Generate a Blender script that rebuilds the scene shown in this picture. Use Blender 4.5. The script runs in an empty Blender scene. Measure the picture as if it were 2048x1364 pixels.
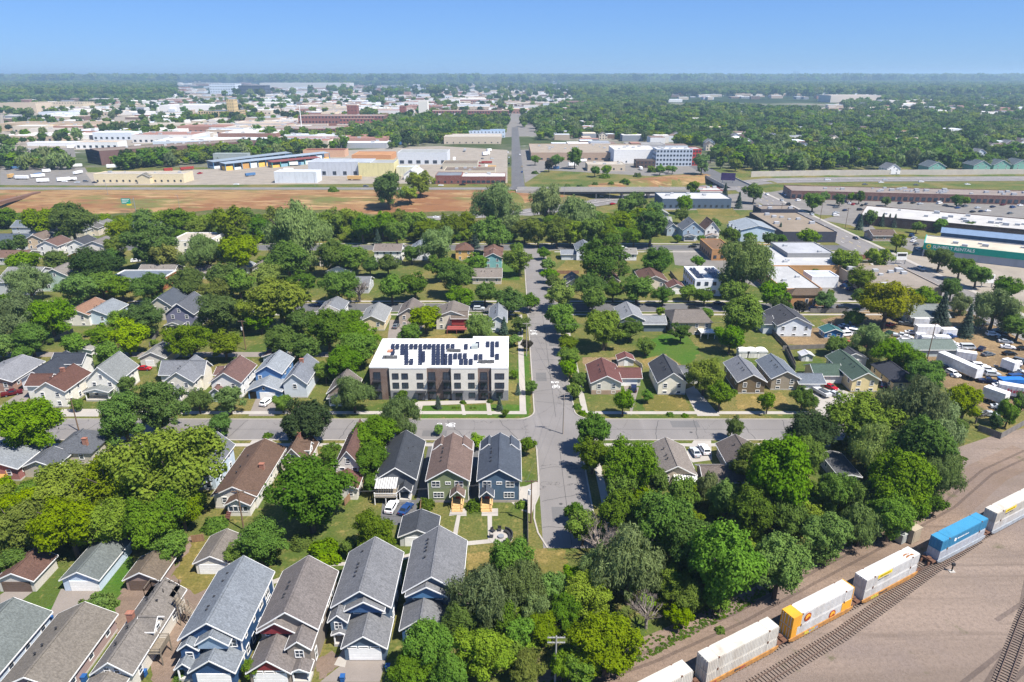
import bpy, math, random, sys
import numpy as np
from mathutils import Vector, Matrix
random.seed(7)
R = math.radians
sc = bpy.context.scene
col = sc.collection
# ------------------------------------------------------------------ camera, sky, sun, exposure
CAMZ = 82.0
PITCH = math.atan((682 - 148) / 1365.0)
cam_d = bpy.data.cameras.new('camera'); cam = bpy.data.objects.new('camera', cam_d); col.objects.link(cam)
cam_d.sensor_width = 36; cam_d.lens = 36 * 1365.0 / 2048.0
cam_d.clip_start = 0.5; cam_d.clip_end = 90000
cam.location = (0, 0, CAMZ); cam.rotation_euler = (math.pi / 2 - PITCH, 0, 0)
sc.camera = cam
sc.render.resolution_x, sc.render.resolution_y = 1024, 682
w = bpy.data.worlds.new('World'); sc.world = w; w.use_nodes = True
SUN_EL, SUN_DIR = R(58), (0.82, -0.57)           # sun from the right and behind the camera
nt = w.node_tree; sky = nt.nodes.new('ShaderNodeTexSky'); sky.sky_type = 'NISHITA'; sky.sun_disc = False
sky.sun_elevation = SUN_EL; sky.sun_rotation = math.atan2(SUN_DIR[0], SUN_DIR[1])
sky.altitude = 300; sky.air_density = 1.0; sky.dust_density = 0.0; sky.ozone_density = 5.0
tint = nt.nodes.new('ShaderNodeMix'); tint.data_type = 'RGBA'; tint.blend_type = 'MULTIPLY'; tint.inputs[0].default_value = 1.0; tint.inputs[7].default_value = (.345, .565, .99, 1)
bg = nt.nodes['Background']; gm = nt.nodes.new('ShaderNodeGamma'); gm.inputs[1].default_value = .6; nt.links.new(sky.outputs[0], gm.inputs[0]); nt.links.new(gm.outputs[0], tint.inputs[6]); nt.links.new(tint.outputs[2], bg.inputs[0]); bg.inputs[1].default_value = 0.15
sl = bpy.data.lights.new('sun', 'SUN'); sl.energy = 4.8; sl.angle = R(0.53); sl.color = (1.0, 0.95, 0.88)
so = bpy.data.objects.new('sun', sl); col.objects.link(so); so.location = (120, -80, 200)
_d = Vector((SUN_DIR[0] * math.cos(SUN_EL), SUN_DIR[1] * math.cos(SUN_EL), math.sin(SUN_EL)))
so.rotation_euler = _d.to_track_quat('Z', 'Y').to_euler()
sc.view_settings.view_transform = 'Standard'; sc.view_settings.look = 'None'
sc.view_settings.exposure = 0.97; sc.view_settings.gamma = 1.0
try:
    sc.cycles.volume_bounces = 0; sc.cycles.max_bounces = 6; sc.cycles.diffuse_bounces = 3
    sc.cycles.transparent_max_bounces = 8; sc.cycles.use_denoising = True
except Exception: pass

# ------------------------------------------------------------------ geometry of the place
F = 1365.0; CP, SP = math.cos(PITCH), math.sin(PITCH)
def P(u, v, z=0.0):
    """the point at height z that the photograph shows at pixel (u, v) of 2048 x 1364"""
    a = (u - 1024) / F; b = (682 - v) / F
    t = (CAMZ - z) / (SP - b * CP)
    return Vector((a * t, (CP + b * SP) * t, z))
def proj(x, y, z=0.0):
    d = y * CP + (CAMZ - z) * SP
    return 1024 + F * x / d, 682 - F * (y * SP - (CAMZ - z) * CP) / d
HW = [(-900, 430), (-330, 432), (-70, 437), (-15, 450), (30, 479), (66, 507), (96, 531), (142, 560), (205, 578), (286, 587), (437, 592), (900, 600)]
def hw_y(x):
    for (a, b), (c, d) in zip(HW, HW[1:]):
        if x <= c: return b + (d - b) * (x - a) / (c - a)
    return HW[-1][1]
def sstep(a, b, t):
    t = min(1, max(0, (t - a) / (b - a))); return t * t * (3 - 2 * t)
DEPTH = 6.4
def terrain(x, y):
    d = y - hw_y(x); DEPTH = 6.4 if x < 140 else max(1.0, 6.4 - 5.4 * (x - 140) / 75)
    k = 1.35 if 0 < x < 200 else 1.0
    if d < 0: return -DEPTH * (1 - sstep(15 * k, 34 * k, -d))
    if x < 20: far = 70
    elif x < 60: far = 70 - 40 * (x - 20) / 40
    else: far = 32
    if x > 205: return -DEPTH if d < 21 else (0.0 if d > 22 else -DEPTH * (22 - d))
    return -DEPTH * (1 - min(1, max(0, (d - 15 * k) / (far - 15 * k))))
def G(u, v):
    """ground point under a pixel"""
    z = 0.0
    for _ in range(12):
        p = P(u, v, z); z = 0.5 * z + 0.5 * terrain(p.x, p.y)
    return P(u, v, z)

# ------------------------------------------------------------------ materials
MATS = {}
def nodes_of(name):
    m = bpy.data.materials.new(name); m.use_nodes = True
    n = m.node_tree.nodes; return m, n, m.node_tree.links, n['Principled BSDF']
def setspec(b, v):
    if 'Specular IOR Level' in b.inputs: b.inputs['Specular IOR Level'].default_value = v
def mat(c, rough=0.8, kind='plain', c2=None, scale=1.0, metal=0.0):
    key = (tuple(round(x, 4) for x in c), rough, kind, c2, scale, metal)
    if key in MATS: return MATS[key]
    m, n, l, b = nodes_of(kind)
    b.inputs['Roughness'].default_value = rough; b.inputs['Metallic'].default_value = metal
    setspec(b, 0.3)
    tc = n.new('ShaderNodeTexCoord'); co = tc.outputs['Object']
    def noise(s, det=4, vec=None, ro=.6):
        t = n.new('ShaderNodeTexNoise'); t.inputs['Scale'].default_value = s; t.inputs['Detail'].default_value = det
        t.inputs['Roughness'].default_value = ro
        l.new(vec or co, t.inputs['Vector']); return t.outputs['Fac']
    def mapping(sx, sy, sz, rz=0):
        mp = n.new('ShaderNodeMapping'); mp.inputs['Scale'].default_value = (sx, sy, sz); mp.inputs['Rotation'].default_value = (0, 0, rz)
        l.new(co, mp.inputs['Vector']); return mp.outputs[0]
    def mix(f, a, bb):
        x = n.new('ShaderNodeMix'); x.data_type = 'RGBA'
        if isinstance(f, (int, float)): x.inputs[0].default_value = f
        else: l.new(f, x.inputs[0])
        for s, q in ((6, a), (7, bb)):
            if isinstance(q, tuple): x.inputs[s].default_value = (*q[:3], 1)
            else: l.new(q, x.inputs[s])
        return x.outputs[2]
    def ramp(f, p0, p1):
        r = n.new('ShaderNodeMapRange'); r.inputs[1].default_value = p0; r.inputs[2].default_value = p1
        l.new(f, r.inputs[0]); return r.outputs[0]
    def bump(f, s, dist=.05):
        bp = n.new('ShaderNodeBump'); bp.inputs['Strength'].default_value = s; bp.inputs['Distance'].default_value = dist
        l.new(f, bp.inputs['Height']); l.new(bp.outputs[0], b.inputs['Normal'])
    def dk(k): return tuple(x * k for x in c)
    if kind == 'plain':
        l.new(mix(ramp(noise(0.7 * scale), .3, .75), dk(1.06), dk(.86)), b.inputs['Base Color'])
    elif kind == 'metal_paint':
        l.new(mix(ramp(noise(0.9 * scale), .4, .8), c, c2 or dk(.8)), b.inputs['Base Color'])
    elif kind == 'siding':
        wv = n.new('ShaderNodeTexWave'); wv.bands_direction = 'Z'; wv.wave_profile = 'SAW'
        wv.inputs['Scale'].default_value = 1.6; l.new(co, wv.inputs['Vector'])
        cc = mix(ramp(noise(.8), .3, .8), dk(1.05), dk(.85))
        l.new(mix(ramp(wv.outputs['Fac'], .85, 1.), cc, dk(.6)), b.inputs['Base Color']); bump(wv.outputs['Fac'], .6, .03)
    elif kind == 'shingle':
        br = n.new('ShaderNodeTexBrick'); br.inputs['Scale'].default_value = 1.9; br.inputs['Mortar Size'].default_value = .025
        br.inputs['Color1'].default_value = (*dk(1.22), 1); br.inputs['Color2'].default_value = (*dk(.74), 1); br.inputs['Mortar'].default_value = (*dk(.5), 1)
        br.inputs['Brick Width'].default_value = .7; br.inputs['Row Height'].default_value = .34
        l.new(mapping(1, 1, 1.2, 0.0), br.inputs['Vector'])
        a = mix(ramp(noise(.35, 3), .3, .75), br.outputs['Color'], dk(.72)); a = mix(ramp(noise(.9, 5, mapping(.35, 1.2, 1)), .55, .75), a, dk(.62))
        st = mix(ramp(noise(3.5, 4), .45, .8), a, dk(1.3))
        l.new(st, b.inputs['Base Color']); bump(noise(9), .5, .05); setspec(b, .15)
    elif kind == 'brick':
        br = n.new('ShaderNodeTexBrick'); br.inputs['Scale'].default_value = 3.0
        br.inputs['Color1'].default_value = (*dk(1.15), 1); br.inputs['Color2'].default_value = (*dk(.8), 1); br.inputs['Mortar'].default_value = (.35, .32, .29, 1)
        mp = n.new('ShaderNodeMapping'); mp.inputs['Rotation'].default_value = (R(90), 0, 0); l.new(co, mp.inputs['Vector'])
        l.new(mp.outputs[0], br.inputs['Vector'])
        l.new(mix(ramp(noise(.4), .3, .75), br.outputs['Color'], dk(.85)), b.inputs['Base Color'])
    elif kind == 'flatroof':
        a = mix(ramp(noise(.12, 6), .35, .7), dk(1.05), dk(.8))
        a = mix(ramp(noise(.9, 5), .55, .75), a, dk(.7))
        l.new(a, b.inputs['Base Color']); setspec(b, .15)
    elif kind == 'asphalt':
        a = mix(ramp(noise(.08, 6), .35, .68), dk(1.12), dk(.86))
        a = mix(ramp(noise(.25, 5, mapping(1, .08, 1)), .5, .75), a, dk(1.25))
        a = mix(ramp(noise(6, 2), .3, .8), a, dk(.75))
        vo = n.new('ShaderNodeTexVoronoi'); vo.feature = 'DISTANCE_TO_EDGE'; vo.inputs['Scale'].default_value = .05
        ad = n.new('ShaderNodeVectorMath'); ad.operation = 'ADD'
        nn = n.new('ShaderNodeTexNoise'); nn.inputs['Scale'].default_value = .35; nn.inputs['Detail'].default_value = 5; l.new(co, nn.inputs['Vector'])
        vs = n.new('ShaderNodeVectorMath'); vs.operation = 'SCALE'; vs.inputs['Scale'].default_value = 5; l.new(nn.outputs['Color'], vs.inputs[0])
        l.new(co, ad.inputs[0]); l.new(vs.outputs[0], ad.inputs[1]); l.new(ad.outputs[0], vo.inputs['Vector'])
        a = mix(ramp(vo.outputs[0], .0045, .001), a, dk(.5))
        l.new(a, b.inputs['Base Color']); bump(noise(8), .3, .03)
    elif kind == 'concrete':
        a = mix(ramp(noise(.3, 6), .3, .75), dk(1.05), dk(.82)); a = mix(ramp(noise(4, 3), .45, .8), a, dk(.82))
        l.new(a, b.inputs['Base Color'])
    elif kind == 'grass':
        dry = c2 or (.20, .155, .06)
        f1 = ramp(noise(.045 * scale, 5), .40, .62); f2 = ramp(noise(.6, 6), .35, .7)
        a = mix(f1, c, dry); a = mix(ramp(noise(2.2, 5), .35, .75), a, dk(.6)); a = mix(ramp(f2, .6, 1.2), a, tuple(x * 1.25 for x in dry))
        l.new(a, b.inputs['Base Color']); bump(noise(5), .6, .15); setspec(b, .1)
    elif kind == 'drygrass':
        a = mix(ramp(noise(.022, 5, mapping(.5, 1, 1)), .44, .56), (.19, .092, .042), (.26, .165, .075))
        a = mix(ramp(noise(.05, 6, mapping(.35, 1, 1)), .51, .61), a, (.125, .125, .04))
        a = mix(ramp(noise(.16, 6, mapping(.25, 1, 1)), .54, .66), a, (.33, .22, .11))
        a = mix(ramp(noise(.3, 6, mapping(.2, 1, 1)), .52, .7), a, (.13, .065, .035))
        l.new(a, b.inputs['Base Color']); bump(noise(1.5), .8, .4); setspec(b, .1)
    elif kind == 'gravel':
        ang = R(28.7)
        a = mix(ramp(noise(.09, 6, mapping(.12, 1, 1, -ang)), .40, .62), dk(1.12), c2 or dk(.78))
        a = mix(ramp(noise(.5, 6, mapping(.035, 1.1, 1, -ang)), .54, .70), a, dk(.66))
        a = mix(ramp(noise(.035, 5), .48, .62), a, (c[0] * .86, c[1] * .88, c[2] * .95)); a = mix(ramp(noise(1.6, 7, None, .85), .45, .70), a, dk(.60))
        a = mix(ramp(noise(3.1, 6, None, .85), .58, .72), a, tuple(x * 1.2 for x in c)); a = mix(ramp(noise(.16, 6), .64, .72), a, (.10, .095, .05))
        l.new(a, b.inputs['Base Color']); bump(noise(3, 6, None, .8), .9, .2); setspec(b, .1)
    elif kind == 'town':
        a = mix(ramp(noise(.006, 6), .45, .62), c, c2); a = mix(ramp(noise(.03, 4), .55, .7), a, dk(.6)); a = mix(ramp(noise(.02, 5), .6, .68), a, (.3, .29, .27))
        l.new(a, b.inputs['Base Color']); setspec(b, .05)
    elif kind == 'farland':
        a = mix(ramp(noise(.0016, 7), .47, .6), c, c2); a = mix(ramp(noise(.012, 4), .4, .65), a, dk(.6))
        l.new(a, b.inputs['Base Color']); setspec(b, .03)
    elif kind == 'corrugated':
        wv = n.new('ShaderNodeTexWave'); wv.bands_direction = 'X'; wv.inputs['Scale'].default_value = 2.2; l.new(co, wv.inputs['Vector'])
        a = mix(ramp(noise(.5, 6, mapping(1, 1, .25)), .48, .8), c, c2 or dk(.7)); a = mix(ramp(wv.outputs['Fac'], .8, 1), a, dk(.85))
        l.new(a, b.inputs['Base Color']); bump(wv.outputs['Fac'], .6, .05)
    elif kind == 'wood':
        a = mix(ramp(noise(1.5, 5, mapping(3, 3, .4)), .35, .75), dk(1.15), dk(.65)); l.new(a, b.inputs['Base Color'])
    elif kind == 'glass':
        a = mix(ramp(noise(.35, 2), .4, .7), dk(1.5), dk(.5)); l.new(a, b.inputs['Base Color']); setspec(b, .6)
    elif kind == 'leaf':
        n.remove(b); out = n['Material Output']
        oi = n.new('ShaderNodeObjectInfo'); ge = n.new('ShaderNodeNewGeometry')
        a = mix(ramp(ge.outputs['Random Per Island'], 0, 1), dk(.6), dk(1.35))
        a = mix(ramp(noise(1.6, 3), .35, .7), a, c2 or dk(1.3))
        hs = n.new('ShaderNodeHueSaturation'); l.new(a, hs.inputs['Color'])
        l.new(ramp2(n, l, oi.outputs['Random'], .476, .504), hs.inputs['Hue'])
        l.new(ramp2(n, l, oi.outputs['Random'], .72, 1.25, 7.31), hs.inputs['Value'])
        l.new(ramp2(n, l, oi.outputs['Random'], .85, 1.1, 3.77), hs.inputs['Saturation'])
        di = n.new('ShaderNodeBsdfDiffuse'); tr = n.new('ShaderNodeBsdfTranslucent'); ms = n.new('ShaderNodeMixShader'); ms.inputs[0].default_value = .40
        l.new(hs.outputs[0], di.inputs[0]); l.new(hs.outputs[0], tr.inputs[0]); l.new(di.outputs[0], ms.inputs[1]); l.new(tr.outputs[0], ms.inputs[2])
        l.new(ms.outputs[0], out.inputs['Surface'])
    MATS[key] = m
    return m
def ramp2(n, l, f, lo, hi, mul=None):
    if mul:
        a = n.new('ShaderNodeMath'); a.operation = 'MULTIPLY'; a.inputs[1].default_value = mul; l.new(f, a.inputs[0])
        b = n.new('ShaderNodeMath'); b.operation = 'FRACT'; l.new(a.outputs[0], b.inputs[0]); f = b.outputs[0]
    r = n.new('ShaderNodeMapRange'); r.inputs[3].default_value = lo; r.inputs[4].default_value = hi; l.new(f, r.inputs[0]); return r.outputs[0]
def hx(s, k=1.0, ds=0.0):
    v = [int(s[i:i + 2], 16) / 255 for i in (0, 2, 4)]; g_ = sum(v) / 3; v = [x * (1 - ds) + g_ * ds for x in v]
    return tuple(((x / 12.92 if x <= .04045 else ((x + .055) / 1.055) ** 2.4)) * k for x in v)
WHITE = mat((.78, .77, .74), .6); GLASS = mat((.03, .04, .055), .08, 'glass'); DARK = mat((.03, .03, .032), .6); BLACK = mat((.012, .012, .012), .5)
CONC = mat((.42, .395, .355), .9, 'concrete'); STEEL = mat((.3, .31, .32), .5, metal=.4); WOODP = mat((.16, .105, .065), .9, 'wood')
TAN_WOOD = mat((.55, .36, .16), .8, 'wood'); OLD_WOOD = mat((.21, .175, .13), .9, 'wood')
def siding(h): return mat(hx(h), .7, 'siding')
def shingle(h): return mat(hx(h, .58, .22), .95, 'shingle')

# ------------------------------------------------------------------ mesh helpers
class MB:
    def __init__(s): s.v = []; s.f = []; s.m = []
    def quad(s, pts, m=0):
        i = len(s.v); s.v += [tuple(p) for p in pts]; s.f.append(tuple(range(i, i + len(pts)))); s.m.append(m)
    def box(s, x0, y0, z0, x1, y1, z1, m=0):
        i = len(s.v)
        s.v += [(x0, y0, z0), (x1, y0, z0), (x1, y1, z0), (x0, y1, z0), (x0, y0, z1), (x1, y0, z1), (x1, y1, z1), (x0, y1, z1)]
        for f in ((0, 3, 2, 1), (4, 5, 6, 7), (0, 1, 5, 4), (1, 2, 6, 5), (2, 3, 7, 6), (3, 0, 4, 7)):
            s.f.append(tuple(i + k for k in f)); s.m.append(m)
    def prism(s, pts, a, b, axis='y', m=0):
        """polygon pts (p,q) extruded along axis: axis y -> (p,a..b,q), x -> (a..b,p,q), z -> (p,q,a..b)"""
        k = len(pts); i = len(s.v)
        mk = {'y': lambda p, t: (p[0], t, p[1]), 'x': lambda p, t: (t, p[0], p[1]), 'z': lambda p, t: (p[0], p[1], t)}[axis]
        s.v += [mk(p, a) for p in pts] + [mk(p, b) for p in pts]
        s.f.append(tuple(i + j for j in range(k))); s.f.append(tuple(i + k + j for j in reversed(range(k)))); s.m += [m, m]
        for j in range(k):
            q = (j + 1) % k; s.f.append((i + j, i + k + j, i + k + q, i + q)); s.m.append(m)
    def tube(s, a, b, r0, r1=None, n=6, m=0):
        a = Vector(a); b = Vector(b); r1 = r0 if r1 is None else r1
        d = (b - a).normalized(); t = d.orthogonal().normalized(); q = d.cross(t); i = len(s.v)
        for c, r in ((a, r0), (b, r1)):
            for k in range(n):
                an = 2 * math.pi * k / n; s.v.append(tuple(c + t * (r * math.cos(an)) + q * (r * math.sin(an))))
        for k in range(n):
            k2 = (k + 1) % n; s.f.append((i + k, i + k2, i + n + k2, i + n + k)); s.m.append(m)
        s.f.append(tuple(i + k for k in reversed(range(n)))); s.f.append(tuple(i + n + k for k in range(n))); s.m += [m, m]
    def mesh(s, name, mats):
        me = bpy.data.meshes.new(name); me.from_pydata(s.v, [], s.f)
        for m in (mats if isinstance(mats, (list, tuple)) else [mats]): me.materials.append(m)
        if any(s.m): me.polygons.foreach_set('material_index', s.m)
        import bmesh
        bm = bmesh.new(); bm.from_mesh(me); bmesh.ops.recalc_face_normals(bm, faces=bm.faces); bm.to_mesh(me); bm.free()
        return me
    def build(s, name, mats, parent=None, loc=None, kind=None):
        return obj(name, s.mesh(name, mats), parent, loc, kind)
def obj(name, me, parent=None, loc=None, kind=None, rz=0):
    o = bpy.data.objects.new(name, me); col.objects.link(o)
    if parent: o.parent = parent
    if loc is not None: o.location = loc
    if rz: o.rotation_euler = (0, 0, rz)
    if kind: o['kind'] = kind
    return o
def empty(name, loc, rz=0):
    o = bpy.data.objects.new(name, None); col.objects.link(o); o.location = loc; o.rotation_euler = (0, 0, rz); o.empty_display_size = .5
    return o
def tag(o, label, cat, group=None):
    o['label'] = label; o['category'] = cat
    if group: o['group'] = group
    return o
REFS = []      # (phrase, x, y): landmarks that other labels lean on
AUTO = []      # (object, description, x, y): things whose label is finished at the end
def ref(phrase, x, y): REFS.append((phrase, x, y))
def auto(o, desc, cat, group=None):
    o['category'] = cat
    if group: o['group'] = group
    AUTO.append((o, desc, o.location.x, o.location.y)); return o
def strip(name, pts, wid, z, m, kind='structure', wz=None, parent=None):
    """a ribbon of ground along a polyline, laid on the terrain"""
    b = MB(); P0 = [Vector((p[0], p[1])) for p in pts]; L = []; Rr = []
    for i, p in enumerate(P0):
        d = (P0[min(i + 1, len(P0) - 1)] - P0[max(i - 1, 0)]).normalized(); nn = Vector((-d.y, d.x))
        ww = wid[i] if isinstance(wid, (list, tuple)) else wid
        L.append(p + nn * ww / 2); Rr.append(p - nn * ww / 2)
    zf = wz or (lambda x, y: z)
    n = len(P0); b.v = [(q.x, q.y, zf(q.x, q.y)) for q in L] + [(q.x, q.y, zf(q.x, q.y)) for q in Rr]
    for i in range(n - 1): b.f.append((i, n + i, n + i + 1, i + 1)); b.m.append(0)
    return b.build(name, m, parent, None, kind if not parent else None)
def sheet(name, pts, z, m, kind='structure', parent=None):
    b = MB(); b.quad([(p[0], p[1], z) for p in pts]); return b.build(name, m, parent, None, kind if not parent else None)
def rect(name, x0, y0, x1, y1, z, m, kind='structure', parent=None):
    return sheet(name, [(x0, y0), (x1, y0), (x1, y1), (x0, y1)], z, m, kind, parent)
def dense(pts, step):
    out = []
    for a, b in zip(pts, pts[1:]):
        a = Vector(a); b = Vector(b); k = max(1, int((b - a).length / step))
        out += [tuple(a.lerp(b, i / k)) for i in range(k)]
    return out + [tuple(pts[-1])]
# ------------------------------------------------------------------ ground
M_LAWN = mat((.07, .105, .02), .95, 'grass', (.20, .155, .055)); M_LUSH = mat((.05, .12, .012), .95, 'grass', (.09, .12, .025))
M_DRYLAWN = mat((.13, .12, .03), .95, 'grass', (.27, .19, .07)); M_TOWN = mat((.05, .068, .024), .95, 'town', (.19, .175, .14))
M_FAR = mat((.028, .045, .02), 1, 'farland', (.05, .07, .035)); M_DRY = mat((.25, .135, .06), .95, 'drygrass', (.20, .155, .055))
M_ASPH = mat((.19, .176, .165), .9, 'asphalt'); M_ASPH2 = mat((.11, .108, .107), .9, 'asphalt'); M_YARD = mat((.27, .235, .19), .9, 'flatroof')
M_LOT = mat((.18, .167, .15), .9, 'flatroof'); M_GRAVEL = mat((.235, .182, .145), .95, 'gravel'); M_DIRT = mat((.225, .165, .125), .95, 'gravel', (.18, .13, .095))
M_SOIL = mat((.16, .11, .06), .95, 'grass', (.30, .21, .11)); M_DRIVE = mat((.22, .19, .165), .9, 'concrete'); M_PAVE = mat((.36, .33, .29), .9, 'concrete')
M_MARK = mat((.72, .72, .70), .8); M_WEED = mat((.075, .09, .025), .95, 'grass', (.17, .14, .06))
def make_ground():
    xs = [-60000, -25000, -9000, -4000, -2000, -1200] + list(range(-900, 901, 12)) + [1200, 2000, 4000, 9000, 25000, 60000]
    ys = [-600, 0, 100, 200, 300, 360] + list(np.arange(380, 640, 3.0)) + [660, 700, 800, 1000, 1300, 1700, 2200, 3000, 4500, 7000, 11000, 18000, 30000, 60000]
    b = MB(); nx = len(xs)
    for y in ys:
        for x in xs: b.v.append((x, y, terrain(x, y) if 370 < y < 650 and abs(x) <= 900 else 0))
    for j in range(len(ys) - 1):
        for i in range(nx - 1):
            b.f.append((j * nx + i, j * nx + i + 1, (j + 1) * nx + i + 1, (j + 1) * nx + i))
            b.m.append(0 if ys[j] < 640 and abs(xs[i]) < 700 else (1 if ys[j] < 2200 else 2))
    o = b.build('ground', [M_LAWN, M_TOWN, M_FAR]); o['kind'] = 'structure'
make_ground()
def drape(name, x0, x1, ylo, yhi, m, off=.06, nx=120, ny=16):
    b = MB()
    for j in range(ny + 1):
        for i in range(nx + 1):
            x = x0 + (x1 - x0) * i / nx; a, c = ylo(x), yhi(x); y = a + (c - a) * j / ny
            b.v.append((x, y, terrain(x, y) + off))
    for j in range(ny):
        for i in range(nx): b.f.append((j * (nx + 1) + i, j * (nx + 1) + i + 1, (j + 1) * (nx + 1) + i + 1, (j + 1) * (nx + 1) + i)); b.m.append(0)
    o = b.build(name, m); o['kind'] = 'structure'; return o
drape('dry_embankment', -700, 58, lambda x: hw_y(x) + 16, lambda x: 524, M_DRY, .10)
drape('weedy_foot', -700, 58, lambda x: hw_y(x) + 14.5, lambda x: hw_y(x) + 27 + 6 * math.sin(x / 37) + 3 * math.sin(x / 11), M_WEED, .16, 160, 5)
drape('dry_slope', 60, 172, lambda x: hw_y(x) + 21, lambda x: hw_y(x) + 46, M_DRY, .10, 40, 10)
drape('weedy_slope', -700, 170, lambda x: hw_y(x) - 46, lambda x: hw_y(x) - 20, M_WEED, .10, 100, 10)
# ------------------------------------------------------------------ roads
hz = lambda x, y: terrain(x, hw_y(x)) + .14
strip('highway', dense(HW, 12), 27, 0, M_ASPH, wz=hz)
strip('highway_median', dense(HW, 12), 1.2, 0, CONC, wz=lambda x, y: terrain(x, hw_y(x)) + .5)
for k, offs in enumerate((-8.0, -4.4, 4.4, 8.0)):
    b = MB(); pl = dense(HW, 6); 
    for i in range(0, len(pl) - 1, 2):
        a, c = Vector(pl[i]), Vector(pl[i + 1]); d = (c - a).normalized(); nn = Vector((-d.y, d.x)); q = a + nn * offs; r = a + d * 3 + nn * offs
        b.quad([(*(q - nn * .1), hz(*a) + .02), (*(r - nn * .1), hz(*a) + .02), (*(r + nn * .1), hz(*a) + .02), (*(q + nn * .1), hz(*a) + .02)])
    o = b.build('lane_marking', M_MARK); o['kind'] = 'structure'
rect('road', -260, 144.2, 96, 154.8, .010, M_ASPH); rect('road', 5.8, 104, 16.3, 346, .016, M_ASPH)
rect('road', -330, 239.2, 169, 248.8, .010, M_ASPH2); rect('road', -330, 334, 169, 345, .010, M_ASPH2)
rect('frontage_road', -700, 526, 6, 537, .03, M_ASPH); rect('frontage_road', 138, 523, 170, 533, .03, M_ASPH)
rect('road', -.5, 537, 10, 1180, .035, M_ASPH2)
strip('road', [(10, 531), (6, 534), (4.5, 541)], 14, .045, M_ASPH2)
rect('avenue', 169, 190, 185.5, 545, .02, M_ASPH); rect('avenue', 169, 598, 185.5, 900, .02, M_ASPH2)
strip('road', [(-60, 200), (-60, 200.01)], 1, -.5, M_ASPH)
for y0 in range(196, 545, 9): rect('lane_marking', 177.1, y0, 177.3, y0 + 4, .03, mat((.6, .45, .08), .8))
for x in (173, 181.5):
    for y0 in range(196, 545, 14): rect('lane_marking', x, y0, x + .16, y0 + 3, .03, M_MARK)
rect('alley', -200, 196, -45, 200, .008, M_DRIVE)
M_TAR = mat((.06, .058, .056), .8); _r = random.Random(4)
def seam(a, c, wd=.13, z=.022, wob=.25):
    pl = [(a[0] + (c[0] - a[0]) * k / 8 + _r.uniform(-wob, wob), a[1] + (c[1] - a[1]) * k / 8 + _r.uniform(-wob, wob)) for k in range(9)]; strip('tar_seam', pl, wd, z, M_TAR)
for _x in list(range(-118, 4, 13)) + list(range(24, 92, 11)): seam((_x + _r.uniform(-3, 3), 144.6), (_x + _r.uniform(-3, 3), 154.4))
for _y in list(range(108, 142, 12)) + list(range(162, 236, 10)) + list(range(255, 330, 14)): seam((6.1, _y + _r.uniform(-3, 3)), (16, _y + _r.uniform(-3, 3)))
seam((11.2, 105), (11.2, 143), .1, .022, .08); seam((11.2, 156), (11.1, 238), .1, .022, .08); seam((-120, 149.6), (4, 149.6), .1, .022, .08); seam((18, 149.5), (92, 149.5), .1, .022, .08)
for _x, _y, _w, _h in ((8, 112, 3, 5), (12, 131, 3.5, 3), (-22, 146, 6, 3), (40, 150.5, 7, 3.4), (-60, 145, 4, 4), (7, 178, 3, 6), (12, 205, 3, 9), (66, 145.5, 5, 3)): rect('road_patch', _x, _y, _x + _w, _y + _h, .019, mat((.135, .13, .126), .9, 'asphalt'))
for _x, _y in ((9.4, 149), (12.6, 128), (13.5, 168), (-14, 147), (44, 148), (10, 118), (-70, 150)):
    b = MB(); b.tube((_x, _y, .0), (_x, _y, .024), .38, .38, 14); o = b.build('manhole_cover', mat((.07, .068, .066), .7)); o['kind'] = 'structure'
def corner(cx, cy, sx, sy, r, z=.013):
    """kerb return: the road's fillet at a street corner and its kerb"""
    b = MB(); pts = [(cx, cy)]
    ox, oy = cx + sx * r, cy + sy * r
    arc = [(ox - sx * r * math.cos(t), oy - sy * r * math.sin(t)) for t in np.linspace(0, math.pi / 2, 9)]
    b.quad([(p[0], p[1], z) for p in [(cx, cy)] + arc]); o = b.build('road', M_ASPH); o['kind'] = 'structure'
    kerb_line(arc)
def kerb_line(pts, wd=.32, h=.13):
    b = MB(); P0 = [Vector(p[:2]) for p in pts]; n = len(P0)
    for i, p in enumerate(P0):
        d = (P0[min(i + 1, n - 1)] - P0[max(i - 1, 0)]).normalized(); nn = Vector((-d.y, d.x)) * wd / 2
        for q in (p + nn, p - nn): b.v += [(q.x, q.y, 0), (q.x, q.y, h)]
    for i in range(n - 1):
        a, c = 4 * i, 4 * i + 4
        for f in ((0, 1, 1, 0), (1, 3, 3, 1), (3, 2, 2, 3)):
            b.f.append((a + f[0], a + f[1], c + f[2], c + f[3])); b.m.append(0)
    o = b.build('kerb', M_PAVE); o['kind'] = 'structure'
for yb, x_end in ((144.2, 92), ):
    pass
for cx, sx in ((5.8, -1), (16.3, 1)):
    corner(cx, 154.8, sx, 1, 4.5); corner(cx, 144.2, sx, -1, 4.5)
    corner(cx, 248.8, sx, 1, 4); corner(cx, 239.2, sx, -1, 4); corner(cx, 334, sx, -1, 4)
    kerb_line([(cx, 159.3), (cx, 235.2)]); kerb_line([(cx, 252.8), (cx, 330)])
kerb_line([(16.3, 139.7), (16.3, 104)])
kerb_line([(5.8, 139.7), (5.8, 127), (5.6, 121), (4.6, 117.5), (4.4, 113), (5.0, 108.5), (6.6, 104)])
for y in (144.2, 154.8): kerb_line([(-200, y), (1.3, y)]); kerb_line([(20.8, y), (94, y)])
for y in (239.2, 248.8): kerb_line([(-200, y), (1.8, y)]); kerb_line([(20.3, y), (160, y)])
for y in (334, 345): kerb_line([(-250, y), (1.8, y)]); kerb_line([(20.3, y), (160, y)])
for x in (169, 185.5): kerb_line([(x, 195), (x, 332 if x < 170 else 540)])
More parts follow.
